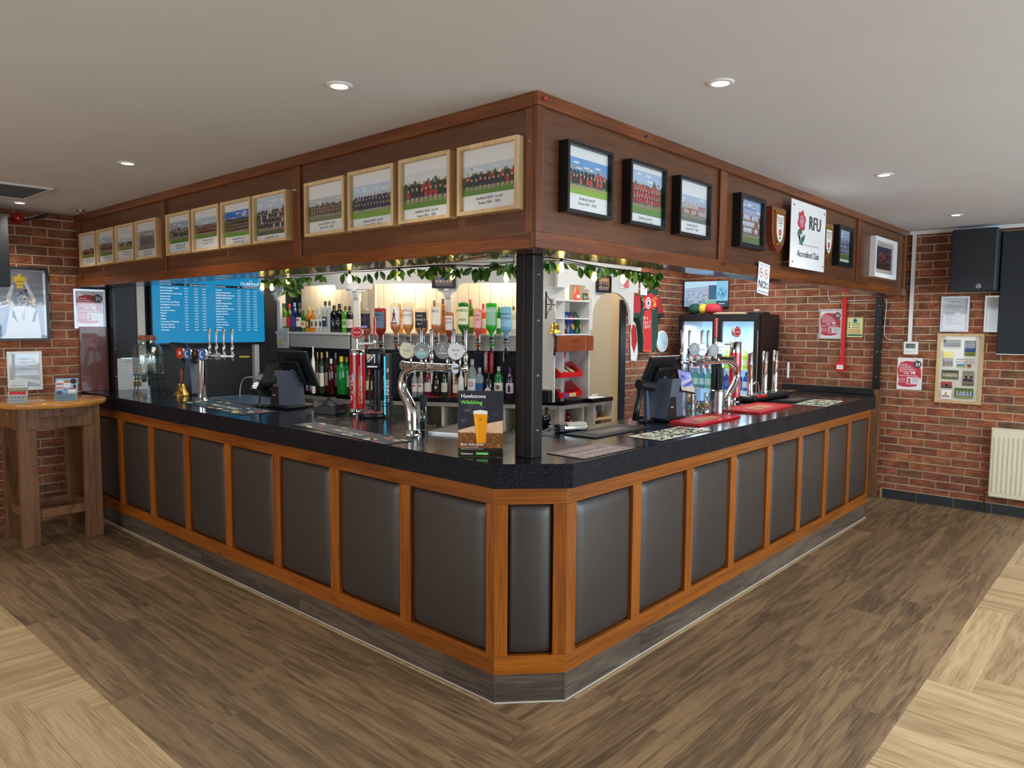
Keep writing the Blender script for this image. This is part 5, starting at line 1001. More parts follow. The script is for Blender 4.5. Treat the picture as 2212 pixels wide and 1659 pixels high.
def redm(s,w_,h_):
    s.rect(0,0,w_,h_,'d4222c'); s.lay(); s.poly([(w_*.25,h_*.3),(w_*.32,h_*.72),(w_*.78,h_*.72),(w_*.72,h_*.28)],'dca070'); s.lay(); s.text('Madri',w_*.5,h_*.40,h_*.26,'a03028','c')
matquad('drip_mat','red rubber drip mat with a cream label, nearer the right till','mat',[(1530,895),(1600,902),(1510,921),(1444,915)],Z1,.010,'red_plastic',redm,zz=1.05,rim='red_plastic')
matquad('drip_mat','red rubber drip mat with a cream label, nearer the right end of the bar','mat',[(1650,873),(1713,878),(1640,895),(1580,886)],Z1,.010,'red_plastic',redm,zz=1.05,rim='red_plastic')
def blackm(s,w_,h_):
    for i in range(40): s.rect(w_*(.01+.0245*i),h_*.03,w_*.012,h_*.16,'3c3834'); s.rect(w_*(.01+.0245*i),h_*.81,w_*.012,h_*.16,'3c3834')
    for i in range(10): s.rect(w_*.01,h_*(.22+.056*i),w_*.16,h_*.028,'3c3834'); s.rect(w_*.83,h_*(.22+.056*i),w_*.16,h_*.028,'3c3834')
    s.rect(w_*.2,h_*.25,w_*.6,h_*.5,'57503e'); s.lay(); s.text('Courvoisier',w_*.5,h_*.42,h_*.20,'c8b48a','c')
matquad('drip_mat','black ribbed rubber drip mat with gold lettering in front of the card machine','mat',[(1355,917),(1404,925),(1285,948),(1221,939)],Z1,.006,'black_rubber',blackm,zz=1.05)
matquad('drip_mat','small black rubber mat with a faded gold panel behind the far camouflage runner','mat',[(1735,856),(1768,862),(1722,870),(1683,865)],Z1,.006,'black_rubber',blackm,zz=1.05)
def tray(label,q):
    P=[hz(u,v) for u,v in q]; o=P[3]; X=P[2]-P[3]; Y_=P[0]-P[3]; w_,h_=X.length,Y_.length; t=thing('drip_tray',label,'drip tray',(o.x,o.y,Z1),math.atan2(X.y,X.x)); ob('rim',MB().box((0,0,0),(w_,.012,.01),'brushed').box((0,h_-.012,0),(w_,h_,.01),'brushed').box((0,.012,0),(.012,h_-.012,.01),'brushed').box((w_-.012,.012,0),(w_,h_-.012,.01),'brushed').box((.012,.012,0),(w_-.012,h_-.012,.003),'black_plastic'),t)
    n=14
    for i in range(n): ob('slat',MB().box((.014,.014+(h_-.03)*i/n,.006),(w_-.014,.014+(h_-.03)*(i+.55)/n,.009),'brushed'),t)
tray('slatted steel drip tray behind the far chrome beer font',[(505,853),(590,871),(545,876),(448,862)])
tray('slatted steel drip tray behind the swan neck beer font',[(925,913),(998,921),(998,941),(925,936)])
# beer fonts
def badge(t,c,dr,r,draw,depth=.03):
    d=Vector(dr).normalized(); yaw=math.atan2(d.y,d.x)+PI/2; M4=Matrix.Translation(c)@Matrix.Rotation(yaw,4,'Z')
    o=ob('lens',MB().lathe([(.012,-depth*1.6),(r*.8,-depth),(r*1.02,-depth*.6),(r*1.05,0),(r*.98,.003),(.0001,.003)],'chrome',24,Matrix.Rotation(PI/2,4,'X')),t,M4=M4)
    s=Sheet('gloss_print'); s.d=.0035; draw(s,r*.96); ob('badge_print',s,o); return o
def bd(kind,a,b_='ffffff',txt='',tc='ffffff'):
    def f(s,r):
        s.disc(0,0,r,r,a,28); s.lay()
        if kind=='half': s.poly([(r*.97*math.cos(x),r*.97*math.sin(x)) for x in [PI+PI*i/12 for i in range(13)]],b_); s.lay(); s.text(txt,0,-r*.45,r*.5,tc,'c'); s.disc(0,r*.15,r*.35,r*.18,'c8a060',10)
        if kind=='ring': s.disc(0,0,r*.86,r*.86,b_); s.lay(); s.disc(0,0,r*.8,r*.8,a); s.lay()
        if kind=='square': s.rect(-r*.4,-r*.35,r*.8,r*.8,'503030'); s.lay(); s.rect(-r*.33,-r*.28,r*.66,r*.66,b_)
        if kind=='harp': s.line(-r*.3,-r*.1,r*.0,r*.7,r*.12,'d8a840'); s.line(0,r*.7,r*.25,-r*.1,r*.08,'d8a840')
        if kind=='swirl': s.disc(-r*.1,0,r*.55,r*.62,b_); s.lay(); s.disc(r*.12,r*.05,r*.4,r*.42,a)
        if kind in('text','harp','ring'):
            L_=txt.split('|'); z=r*.12*(len(L_)-1) if kind!='harp' else -r*.3
            for i,l in enumerate(L_): s.text(l,0,z-r*.55*i-r*.12,r*(.85/max(2.2,len(l)*.42)),tc,'c',fat=r*.008)
    return f
def taps(t,handles,ax,val,zb,nz,front):
    for (u,vt,vn) in handles:
        p=hit(u,vt,ax,val); zt=p.z; q=Vector((p.x,p.y,zb)); h=zt-zb
        o=ob('tap_handle',MB().lathe([(.006,h*.42),(.008,h*.50),(.011,h*.97),(.0085,h),(.0001,h)],'brushed',14),t,q)
        pn=hit(u,vn,ax,val).z-zb
        ob('tap_valve',MB().lathe([(.010,-.02),(.014,-.012),(.014,.012),(.009,.02),(.007,.03),(.012,.038),(.012,h*.34),(.006,h*.42)],'chrome',14),t,q)
        ob('nozzle',MB().lathe([(.003,pn),(.008,pn*.4),(.0095,-.018)],'chrome',12),t,q)
def font(label,base,ax,neck,rs,bar0,bar1,rb,lens,lr,draws,ldir,handles,off,cat='beer font'):
    t=thing('beer_font',label,cat,(0,0,0)); bx,by=base; v=bx if ax=='x' else by
    N_=[hit(u,w_,ax,v) for u,w_ in neck]; N_[0].z=Z1+.004; ob('neck',MB().tube(smooth_spline(N_,6),[rs[0]+(rs[-1]-rs[0])*min(1,max(0,(i/(len(N_)*6-6)-.15)*2.2)) for i in range((len(N_)-1)*6+1)],'chrome',20),t)
    ob('flange',MB().lathe([(rs[0]*1.45,0),(rs[0]*1.45,.006),(rs[0]*1.2,.012),(rs[0]*1.15,.022),(rs[0]*1.0,.026)],'chrome',24),t,(N_[0].x,N_[0].y,Z1))
    a,b_=hit(*bar0,ax,v),hit(*bar1,ax,v); zb=(a.z+b_.z)/2; a.z=b_.z=zb; ob('cross_bar',MB().cyl(a,b_,rb,'chrome',20),t); e=(b_-a).normalized()
    ob('end_cap',MB().cyl(b_,b_+e*.006,rb*1.25,'brushed',20),t); ob('end_cap',MB().cyl(a,a-e*.006,rb*1.25,'brushed',20),t)
    for (u,w_),d in zip(lens,draws):
        c=hit(u,w_,ax,v-.065); badge(t,c,ldir,lr,d); m=Vector((c.x,c.y,zb)); m[0 if ax=='x' else 1]=v; ob('lens_stem',MB().tube([m,Vector((m.x if ax=='y' else v-.04,m.y if ax=='x' else v-.04,zb)),Vector((c.x,c.y,c.z))+(Vector((.03,0,-.01)) if ax=='x' else Vector((0,.03,-.01)))],.006,'chrome',8),t)
    taps(t,handles,ax,v+off,zb,0,0)
    for (u,vt,vn) in handles:
        q=hit(u,vt,ax,v+off); m=Vector((q.x,q.y,zb)); n_=m.copy(); n_[0 if ax=='x' else 1]=v; ob('tap_shank',MB().cyl(n_,m,.006,'chrome',8),t)
    return t
font('tall chrome beer font with a straight column, near the far left of the bar',(.359,3.572),'x',[(437,866),(437,840),(437,810),(437,785),(437,772)],[.033,.033],(410,768),(470,768),.022,[(389,763),(405,765),(422,767),(437,766)],.044,
 [bd('square','e8401c','f4ece4'),bd('swirl','2c6cc0','f0f4f8'),bd('harp','1a1a20','',''),bd('swirl','3c78c8','e8f0f8')],(-1,-.25,0),[(452,710,778),(467,711,778),(483,711,778),(501,711,780)],.09)
font('large chrome swan neck beer font with four round lens badges, left of the lager poster',(.335,1.126),'x',[(891,938),(890,915),(889,890),(882,868),(871,845),(869,825),(876,805),(893,795),(915,793),(930,793)],[.034,.023],(872,790),(982,795),.021,[(879,757),(911,758),(957,757),(985,759)],.042,
 [bd('text','c8bf94','', 'Pravha','54482c'),bd('half','1c3644','2c9088','Clara','d8f0ec'),bd('harp','121214','','GUINNESS','e8e0d0'),bd('text','c4c8c8','','BATH|95','3c4448')],(-1,-.55,0),[(910,711,826),(932,711,829),(980,711,832),(1006,711,836)],.05)
font('chrome swan neck beer font facing the right side, beside the steel straw cup',(2.593,.421),'y',[(1571,887),(1571,870),(1573,855),(1585,833),(1592,812),(1588,793),(1575,781),(1560,777),(1546,777)],[.027,.024],(1580,778),(1505,781),.022,[(1500,755),(1516,755),(1542,757),(1556,752)],.040,
 [bd('harp','2c2c24','','','d8c060'),bd('text','dfe4ee','','CARLING','202428'),bd('harp','3a3028','','BLACK','c8a060'),bd('text','dde4f2','','BATH|95','60687c')],(-.45,-1,0),[(1474,714,812),(1490,713,812),(1517,713,808),(1530,713,806)],.05)
# red illuminated lager towers
def tower(label,u,v,ub,vb,vt,vs1,ax,uh,vh0,vh1,rz,rb=.050):
    p=hz(u,v); D=(Vector((p.x,p.y))-CP.xy).dot(FW.xy)/ (FW.xy.length**2); t=thing('lager_tower',label,'beer font',(p.x,p.y,Z1),rz); zz=lambda w_: hit(u,w_,ax,p.x if ax=='x' else p.y).z-Z1
    H_=zz(vt); zs=zz(vs1); ob('foot',MB().lathe([(.055,0),(.055,.006),(.02,.012),(.018,.03),(.045,.034)],'chrome',24),t); ob('sleeve',MB().lathe([(rb,.034),(rb,zs)],'red_gloss',28),t); ob('steel_tube',MB().lathe([(rb*.97,zs),(rb*.97,H_-.004),(rb*.9,H_),(.0001,H_)],'chrome',28),t)
    s=Sheet('gloss_print'); s.d=.0008; s.text('IMADRI',-.018,.07,.050,'ffffff','l',rot=PI/2,fat=.0012,sx=1.05); s.text('EL ALMA DE MADRID',.036,.07,.021,'ffffff','l',rot=PI/2,sx=.9,fat=.0005); s.rect(.006,.07,.003,.20,'f0b040'); s.disc(-.028,.245,.012,.020,'dfe8f0',12); s.lay(); s.disc(-.024,.250,.005,.008,'5a8ca8',8); ob('lettering',wrap(s,rb),t)
    zb=zz(vb); ob('stalk',MB().cyl((0,0,H_-.01),(0,0,zb-.03),.005,'chrome',8),t); badge(t,Vector((0,-.01,zb)),(-.1,-1,0),.040,bd('ring','e02428','ffffff','MADRI'),.03)
    q=hit(uh,(vh0+vh1)/2,ax,(p.x if ax=='x' else p.y)+.06); h0=hit(uh,vh1,ax,(p.x if ax=='x' else p.y)+.06).z; h1=hit(uh,vh0,ax,(p.x if ax=='x' else p.y)+.06).z; iv=t.matrix_basis if False else (Matrix.Translation((p.x,p.y,Z1))@Matrix.Rotation(rz,4,'Z')).inverted(); a=iv@Vector((q.x,q.y,h0)); b_=iv@Vector((q.x,q.y,h1)); ob('tap_handle',MB().box((a.x-.010,a.y-.012,a.z),(a.x+.010,a.y+.012,b_.z),'red_gloss',.006),t)
    ob('tap_valve',MB().lathe([(.006,-.13),(.009,-.07),(.012,-.05),(.014,-.03),(.008,-.01),(.007,0)],'chrome',12,Matrix.Translation((a.x,a.y,a.z))).cyl((0,0,a.z-.05),(a.x,a.y,a.z-.05),.006,'chrome',8),t)
tower('tall red lager tower with vertical white lettering, left of the black stout tap',773,893,718,718,755,766,'x',809,684,726,R(-40))
tower('red lager tower behind the right swan neck beer font',1585.6,867,718,717,738,762,'y',1547,688,730,R(-12),.045)
# black stout dispenser
p=hz(808,900); t=thing('stout_tap','black stout dispenser with a drum head and a glowing blue strip, beside the red tower','beer font',(p.x,p.y,Z1),R(-55))
ob('base',MB().lathe([(.095,0),(.098,.008),(.098,.022),(.09,.03),(.0001,.03)],'black_plastic',32),t); ob('drip_cover',MB().lathe([(.075,.0305),(.07,.034),(.0001,.034)],plain('8c3440'),28),t)
ob('rear_column',MB().lathe([(.024,.03),(.024,.36)],'black_plastic',20),t,(.01,.03,0)); ob('head',MB().lathe([(.048,.30),(.055,.31),(.055,.425),(.05,.433),(.0001,.433)],'black_plastic',28),t,(.02,-.01,0))
col=ob('front_column',MB().box((-.018,-.016,0),(.02,.016,.40),'black_plastic',.006),t,(.105,-.045,0)); ob('light_strip',MB().box((-.019,-.0175,.02),(-.011,-.0155,.385),mat('blue_glow','30b8e0',.4,emit=1.2).name),col)
s=Sheet('gloss_print'); s.d=.0172; s.text('GUINNESS',.012,.10,.030,'f4f4f4','l',rot=PI/2,fat=.0006); s.poly([(-.002,.285),(.010,.29),(.008,.315),(-.002,.305)],'d8c060'); ob('lettering',s,col)
s=Sheet('gloss_print'); s.d=.0558; s.line(-.010,.35,.012,.40,.006,'f0f0f0'); s.line(.012,.40,.012,.345,.003,'f0f0f0'); s.poly([(-.012,.36),(.004,.398),(-.014,.40)],'d8a030'); s.rect(-.012,.318,.032,.010,'f0f4f8'); ob('emblem',wrap(s,.055),t,(.02,-.01,0))
ob('spout',MB().tube([(-.01,.02,.30),(-.02,-.01,.24),(-.02,-.03,.12),(.02,-.06,.06)],.008,'black_plastic',8),t)
p=hz(818,912); t=thing('wire_stand','black wire frame stand around the foot of the stout dispenser','stand',(p.x,p.y,Z1),R(-55))
b=MB()
for z,r_ in ((.15,.085),(.105,.09)): b.tube([(r_*math.cos(i*PI/12),r_*math.sin(i*PI/12),z) for i in range(25)],.0022,'wire_black',6)
ob('ring',b,t)
for a in (200,260,320,30,90): ob('leg',MB().tube(smooth_spline([(.085*math.cos(R(a)),.085*math.sin(R(a)),.15),(.09*math.cos(R(a)),.09*math.sin(R(a)),.08),(.10*math.cos(R(a)),.10*math.sin(R(a)),.015),(.115*math.cos(R(a)),.115*math.sin(R(a)),.0025)],4),.0025,'wire_black',6),t)
# tills
def till(label,px_,rz,flip,scr):
    p=hz(*px_); t=thing('till',label,'till',(p.x,p.y,Z1),rz); f=flip
    b=MB(); b.box((-.11,-.10,0),(.11,.12,.025),'black_plastic',.008); ob('base',b,t)
    ob('tower',MB().prism([(-.11,.02),(.09,.02),(.055,.26),(-.05,.26)],-.09,.06,'grey_plastic'),t); ob('tower_front',MB().prism([(-.11*1,.022),(-.0,.022),(-.01,.15),(-.07,.15)],-.094,-.088,'black_plastic'),t)
    s=Sheet(); s.d=.0945; s.text('epos',-.055,.085,.018,'e8e8e8','c'); ob('badge_print',s,t)
    M4=Matrix.Translation((.02*f,.09,.155))@Matrix.Rotation(R(22),4,'X'); o=ob('monitor',MB().box((-.19,-.012,.0),(.19,.012,.26),'black_plastic',.008),t,M4=M4); ob('back_cover',MB().box((-.10,-.04,.03),(.10,-.010,.20),'black_plastic',.012),o); s=Sheet(); s.d=.0405; s.text('epos',0,.13,.018,'e0e0e0','c'); ob('badge_print',s,o); ob('screen',MB().box((-.18,.0118,.012),(.18,.0135,.248),'navy_panel'),o)
    M4=Matrix.Translation((-.11*f if not scr else .12,-.10,.165))@Matrix.Rotation(R(-20),4,'X')@Matrix.Rotation(R(-6 if not scr else 10),4,'Y'); o=ob('customer_display',MB().box((-.085,-.01,-.0),(.085,.008,.15),'black_plastic',.004),t,M4=M4); s=Sheet('screen' if scr else 'gloss_print'); s.d=.0105
    if scr:
        s.rect(-.078,.008,.156,.134,'8a9ee0'); s.lay(); s.poly([(-.078,.008),(.078,.008),(.078,.05),(-.078,.03)],'cfc4b8'); s.line(-.07,.05,.07,.10,.012,'d8c8d8'); s.line(-.05,.03,.075,.08,.014,'5a62a8'); s.rect(-.06,.09,.05,.02,'5060b0'); s.rect(.02,.105,.045,.02,'b0c0f0'); s.line(-.07,.12,.0,.135,.006,'c86a8c')
    else: s.rect(-.078,.008,.156,.134,'2a2a26')
    ob('display_screen',s,o)
    return t
till('black touch screen till on the left counter seen from behind, small dark customer display','' or (628,880),R(-90),1,False)
till('black touch screen till on the right counter with a lit photo on its customer display',(1432,906),R(0),1,True)
t=thing('scanner_stand','black barcode scanner on a slotted stand left of the right till','stand',hz(1395,912)+Vector((0,0,.0005))); ob('foot',MB().box((-.04,-.03,0),(.05,.03,.015),'black_plastic',.004),t); ob('arm',MB().prism([(-.005,.015),(.03,.015),(.0,.20),(-.02,.20)],-.012,.012,'grey_plastic'),t); ob('head',MB().cyl((-.09,0,.235),(.04,-.02,.215),.03,'black_plastic',16),t); ob('handle',MB().tube([(-.07,0,.22),(-.10,0,.10),(-.12,0,.02)],[.022,.018,.02],'black_plastic',10),t)
# lager poster in an acrylic stand
a,b_=hz(990,986),hz(1086,988); d=(b_-a); ang=math.atan2(d.y,d.x); w_=d.length; t=thing('poster_stand','upright acrylic poster of a full pint in a barley field standing by the corner post','poster',(a.x,a.y,Z1),ang); h_=.292
ob('holder',MB().box((-.003,-.002,0),(w_+.003,.0,h_+.004),'clear_glass').box((0,-.03,0),(w_,.03,.003),'clear_glass'),t); ob('card',MB().box((0,.0005,.003),(w_,.003,h_),'black_paint'),t)
s=Sheet('gloss_print'); s.d=.0025; s.rect(0,.002,w_,h_-.002,'282c3a'); s.lay(); r=random.Random(8)
for i in range(12): s.disc(w_*r.uniform(.1,.9),h_*r.uniform(.48,.78),w_*r.uniform(.08,.16),h_*r.uniform(.012,.03),r.choice(['3c4050','4c4e5c','5c5a62']),10)
s.lay(); s.poly([(0,h_*.40),(w_*.3,h_*.46),(w_,h_*.56),(w_,h_*.36),(0,h_*.30)],'e0b898'); s.lay(); s.rect(0,.002,w_,h_*.36,'7a4a22'); s.lay()
for i in range(160): x,y=w_*r.uniform(.02,.95),h_*r.uniform(.02,.36); l=h_*r.uniform(.02,.06); a_=r.uniform(.6,2.6); s.line(x,y,min(max(x+l*math.cos(a_),0),w_),y+l*math.sin(a_),.0012,r.choice(['b87830','d89a4c','5c3414','e0b070','3c2410']))
s.lay(); s.rect(0,.002,w_,h_*.13,'241a14'); s.lay(); s.poly([(w_*.34,h_*.66),(w_*.66,h_*.66),(w_*.62,h_*.22),(w_*.42,h_*.20)],'f09a10'); s.lay(); s.poly([(w_*.34,h_*.65),(w_*.66,h_*.65),(w_*.655,h_*.70),(w_*.50,h_*.715),(w_*.345,h_*.70)],'f4ece0'); s.poly([(w_*.38,h_*.6),(w_*.42,h_*.6),(w_*.45,h_*.25),(w_*.43,h_*.25)],'f8b840'); s.text('H',w_*.5,h_*.55,h_*.055,'6a3c08','c')
s.text('Hawkstone',w_*.06,h_*.895,h_*.082,'f4f4f4','l',fat=.0004); s.text('Wildthing',w_*.06,h_*.80,h_*.082,'8cf060','l',fat=.0003); s.text('Beer done good',w_*.06,h_*.175,h_*.052,'f4f4f4','l',fat=.0003); s.text('A crisp premium lager made with',w_*.06,h_*.14,h_*.020,'f0f0f0'); s.text('wildfarmed barley and a touch of the wild',w_*.06,h_*.115,h_*.020,'f0f0f0'); s.text('Hawkstone',w_*.06,h_*.035,h_*.04,'f4f4f4','l',fat=.0002); s.rect(w_*.40,h_*.034,w_*.28,h_*.036,'58c83c'); s.lay(); s.text('WILDFARMED',w_*.54,h_*.04,h_*.028,'f4f4f4','c'); ob('print',s,t)
# straw glasses
def straws(label,u,v,r,h,hs,m,n=24,ring=False):
    p=hz(u,v); t=thing('straw_holder',label,'straw holder',(p.x,p.y,Z1)); ob('cup',MB().lathe([(.0001,0),(r*.85,0),(r,h),(r*.97,h),(r*.82,.004),(.0001,.004)],m,20),t); rr=random.Random(3)
    for i in range(n): a=rr.uniform(0,2*PI); q=rr.uniform(0,r*.6); ob('straw',MB().cyl((q*math.cos(a)*.8,q*math.sin(a)*.8,.006),(q*1.5*math.cos(a+.6)+rr.uniform(-.012,.012),q*1.5*math.sin(a+.6),hs*rr.uniform(.92,1)),.0028,'black_plastic',6),t)
    if ring: ob('ribbing',MB().lathe([(r*(.86+.14*i/24)+(.0015 if i%2 else 0),h*i/24) for i in range(24)],'brushed',20),t)
straws('tall clear glass of black drinking straws behind the swan neck font',913,929,.022,.13,.20,'clear_glass')
straws('ribbed steel cup full of black straws and stirrers beside the right swan neck font',1548,897,.048,.17,.32,'brushed',30,True)
# caddy of napkins
p=hz(713,893); t=thing('napkin_caddy','black plastic caddy with a spiral wire holder on the left counter','caddy',(p.x,p.y,Z1),R(-70)); ob('box',MB().box((-.085,-.06,0),(.085,.06,.004),'black_plastic').box((-.085,-.06,0),(.085,-.056,.045),'black_plastic').box((-.085,.056,0),(.085,.06,.045),'black_plastic').box((-.085,-.06,0),(-.081,.06,.045),'black_plastic').box((.081,-.06,0),(.085,.06,.045),'black_plastic'),t)
ob('wedge',MB().prism([(-.08,.01),(.08,.01),(.085,.06),(.0,.105),(-.075,.03)],-.02,.05,'black_rubber'),t); b=MB()
for k in range(5): b.tube([(.005+(.012+.010*k)*math.cos(i*PI/10),-.022,.045+(.009+.0075*k)*math.sin(i*PI/10)) for i in range(0,21)],.0015,'brushed',6)
ob('spiral_wire',b,t)
# hand bell
p=hz(393,855); t=thing('hand_bell','brass hand bell with a turned wooden handle standing on the left counter','bell',(p.x,p.y,Z1)); ob('bell',MB().lathe([(.064,0),(.066,.006),(.054,.022),(.040,.045),(.032,.075),(.026,.095),(.012,.105),(.0001,.106)],'brass',28),t); ob('handle',MB().lathe([(.008,.105),(.012,.112),(.009,.120),(.012,.15),(.015,.19),(.011,.205),(.006,.215),(.006,.225),(.0001,.23)],plain('7a4630'),16),t)
# glass drinks dispenser on wire legs
p=hz(322,852); t=thing('drinks_dispenser','large clear glass drinks dispenser with a pink lid on black wire legs','dispenser',(p.x,p.y,Z1)); k=.98
ob('jar',MB().lathe([(.0001,.135),(.085,.135),(.10,.145),(.112,.20),(.115,.32),(.105,.385),(.075,.415),(.062,.42),(.062,.455),(.06,.458)],'clear_glass',32),t); ob('inner_wall',MB().lathe([(.0001,.15),(.08,.15),(.104,.20),(.108,.32),(.098,.38),(.07,.41),(.058,.415),(.058,.45)],'clear_glass',28),t)
ob('lid',MB().lathe([(.066,.445),(.068,.455),(.066,.478),(.060,.484),(.0001,.486)],gl('d89880',.2),28),t); ob('tap',MB().cyl((.05,-.10,.175),(.07,-.135,.175),.009,'chrome',10).box((.062,-.145,.165),(.078,-.13,.205),'chrome',.003),t)
s=Sheet('gloss_print'); s.d=.001; s.text('EXTRA',-.0,.27,.035,'dfe6ea','c'); s.text('GLASS',.0,.32,.024,'dfe6ea','c'); ob('embossing',wrap(s,.1155),t,M4=Matrix.Rotation(R(-20),4,'Z'))
b=MB()
for z,r_ in ((.13,.105),(.165,.115)): b.tube([(r_*math.cos(i*PI/12),r_*math.sin(i*PI/12),z) for i in range(25)],.003,'wire_black',6)
ob('ring',b,t)
for a in (30,110,190,250,330): ob('leg',MB().tube(smooth_spline([(.115*math.cos(R(a)),.115*math.sin(R(a)),.165),(.112*math.cos(R(a)),.112*math.sin(R(a)),.10),(.125*math.cos(R(a)),.125*math.sin(R(a)),.03),(.14*math.cos(R(a)),.14*math.sin(R(a)),.003)],4),.003,'wire_black',6),t)
p=hz(350,856); t=thing('card_display','black angled device and dark screen behind the glass dispenser','device',(p.x+.25,p.y,Z1),R(-90)); ob('foot',MB().box((-.10,-.06,0),(.10,.06,.02),'black_plastic',.005),t); ob('body',MB().prism([(-.06,.02),(.10,.02),(.06,.30),(.0,.32)],-.05,.02,'grey_plastic'),t); ob('screen',MB().box((-.14,-.01,0),(.14,.01,.20),'black_plastic',.004),t,M4=Matrix.Translation((-.0,-.0,.26))@Matrix.Rotation(R(35),4,'X'))
# card machine near the corner post
p=hz(1242,932); t=thing('card_machine','chrome and black hand iron shaped payment machine with a cable by the corner post','device',(p.x,p.y,Z1),R(-25)); ob('body',MB().box((-.10,-.03,0),(.07,.03,.035),'chrome',.014),t); ob('top',MB().box((-.06,-.026,.028),(.065,.026,.052),'cream_wall',.012),t); ob('black_end',MB().box((-.115,-.032,0),(-.075,.032,.048),'black_plastic',.008),t); ob('cord',MB().tube(smooth_spline([(-.11,0,.02),(-.15,.01,.02),(-.19,-.01,.012),(-.23,-.03,.0075)],5),.006,'grey_plastic',8),t)
# hand pumps at the right end
p=hz(1655,862); t=thing('beer_engine','black moulded beer engine with three tall chrome pump tubes at the right end','beer engine',(p.x,p.y,Z1)); b=MB(); b.box((-.36,-.06,0),(.36,.10,.05),'black_plastic',.02); ob('base',b,t); ob('red_strip',MB().box((-.30,-.062,.03),(-.12,-.02,.053),'red_gloss',.004),t)
for u,v0,v1,le in ((1621,848,762,-.02),(1651,850,759,-.005),(1673,846,757,0)):
    q=hit(u,v0,'y',p.y+.02)-Vector((p.x,p.y,Z1)); zt=hit(u,v1,'y',p.y+.02).z-Z1; o=ob('pump_tube',MB().lathe([(.026,.045),(.028,.06),(.022,.075),(.022,zt*.75),(.0235,zt*.76),(.0235,zt*.78),(.022,zt*.79),(.023,zt-.005),(.019,zt),(.0001,zt)],'chrome',20),t,(q.x,.02,0)); o.rotation_euler=(0,le*3,0)
ob('pump_clip',MB().box((.30,-.05,.16),(.34,-.046,.29),'ice_white',.001),t); ob('spout',MB().tube(smooth_spline([(-.25,.02,.12),(-.20,.0,.15),(-.16,0,.12),(-.15,0,.06)],5),.006,'chrome',8),t)
# odds and ends behind the right font
def jar(label,u,v,r,h,m='clear_glass',fill=None,fh=.6,name='glass_jar',cat='jar'):
    p=hz(u,v); t=thing(name,label,cat,(p.x,p.y,Z1)); ob('glass_wall',MB().lathe([(.0001,0),(r*.95,0),(r,.01),(r,h),(r*.96,h),(r*.92,.006),(.0001,.006)],m,20),t)
    if fill:
        b=MB(); rr=random.Random(5); n=0
        for i in range(60): a=rr.uniform(0,2*PI); q=r*.78*math.sqrt(rr.random()); z=.012+h*fh*rr.random(); b.box((q*math.cos(a)-.007,q*math.sin(a)-.007,z),(q*math.cos(a)+.007,q*math.sin(a)+.007,z+.012),fill)
        o=ob('nuts',b,t); o['kind']='stuff'
    return t
jar('clear glass jar of loose nuts beside the steel straw cup',1518,898,.055,.09,fill=plain('c8b088'),fh=.7)
t=jar('clear glass tankard with a handle behind the nut jar',1532,886,.040,.12,name='tankard',cat='glass'); ob('handle',MB().tube(smooth_spline([(.038,0,.10),(.068,0,.09),(.07,0,.05),(.038,0,.025)],5),.005,'clear_glass',8),t)
for i in range(4): p=hz(1478,889); t=thing('plastic_tumbler','clear plastic tumbler stacked right of the right till','glass',(p.x+.02,p.y+.08,Z1+i*.03),group='stack of plastic tumblers'); ob('tumbler_wall',MB().lathe([(.030,0),(.040,.10),(.039,.10),(.029,.002),(.0001,.002)],'clear_glass',18),t)
t=jar('clear tumbler with pink printing behind the red drip mat',1493,887,.034,.11,name='printed_tumbler',cat='glass'); s=Sheet(); s.d=.001; s.rect(-.028,.02,.056,.07,'e84a6c'); s.lay(); s.disc(-.01,.06,.010,.014,'f8d8e0'); s.rect(.004,.03,.012,.03,'f8d8e0'); ob('print',wrap(s,.034),t,M4=Matrix.Rotation(R(20),4,'Z'))
p=hz(1504,876); t=thing('beer_card','small black drip card with a picture of a pint behind the nut jar','card',(p.x,p.y+.06,Z1),R(-20)); ob('card',MB().box((-.03,0,0),(.03,.003,.15),'black_paint'),t); s=Sheet('gloss_print'); s.d=.0005; s.poly([(-.018,.10),(.018,.10),(.012,.02),(-.012,.02)],'f0a010'); s.rect(-.019,.10,.038,.012,'f4ece0'); s.text('BEER',0,.125,.018,'e8e8e8','c'); ob('print',s,t)
for u,v,h_,c_,l in ((583,845,.27,'2c4028','dark wine bottle with a white label behind the left till'),(568,842,.26,'14141c','black wine bottle left of the white-labelled one behind the left till'),(594,838,.27,'1c3020','dark wine bottle beside the left till monitor, third in the row')):
    bottle('wine_bottle',l,(1.80,{568:4.98,583:4.885,594:4.79}[u],1.0005),h_,.037,c_,'201418','e8e4e0' if u==583 else None,'wine',.9,face=R(-70),grp='wine bottles beside the left till')
# ---------------------------------------------------------------- drinks fridge
FX0,FY0=4.885,1.197; FW_,FD,FH=.895,.50,1.765
t=thing('drinks_fridge','tall black double glass-door drinks fridge glowing blue in the back corner','fridge',M4=Matrix.Translation((FX0,FY0+FW_,0))@Matrix.Rotation(-PI/2,4,'Z'))
b=MB(); b.box((0,.04,0),(.03,FD,FH),'black_plastic'); b.box((FW_-.03,.04,0),(FW_,FD,FH),'black_plastic'); b.box((.03,.04,FH-.05),(FW_-.03,FD,FH),'black_plastic'); b.box((.03,.04,0),(FW_-.03,FD,.12),'black_plastic'); ob('cabinet',b,t)
ob('liner',MB().box((.03,FD-.01,.12),(FW_-.03,FD,FH-.05),'fridge_blue').box((.031,.06,.12),(.034,FD-.01,FH-.05),'ice_white').box((FW_-.034,.06,.12),(FW_-.031,FD-.01,FH-.05),'ice_white'),t)
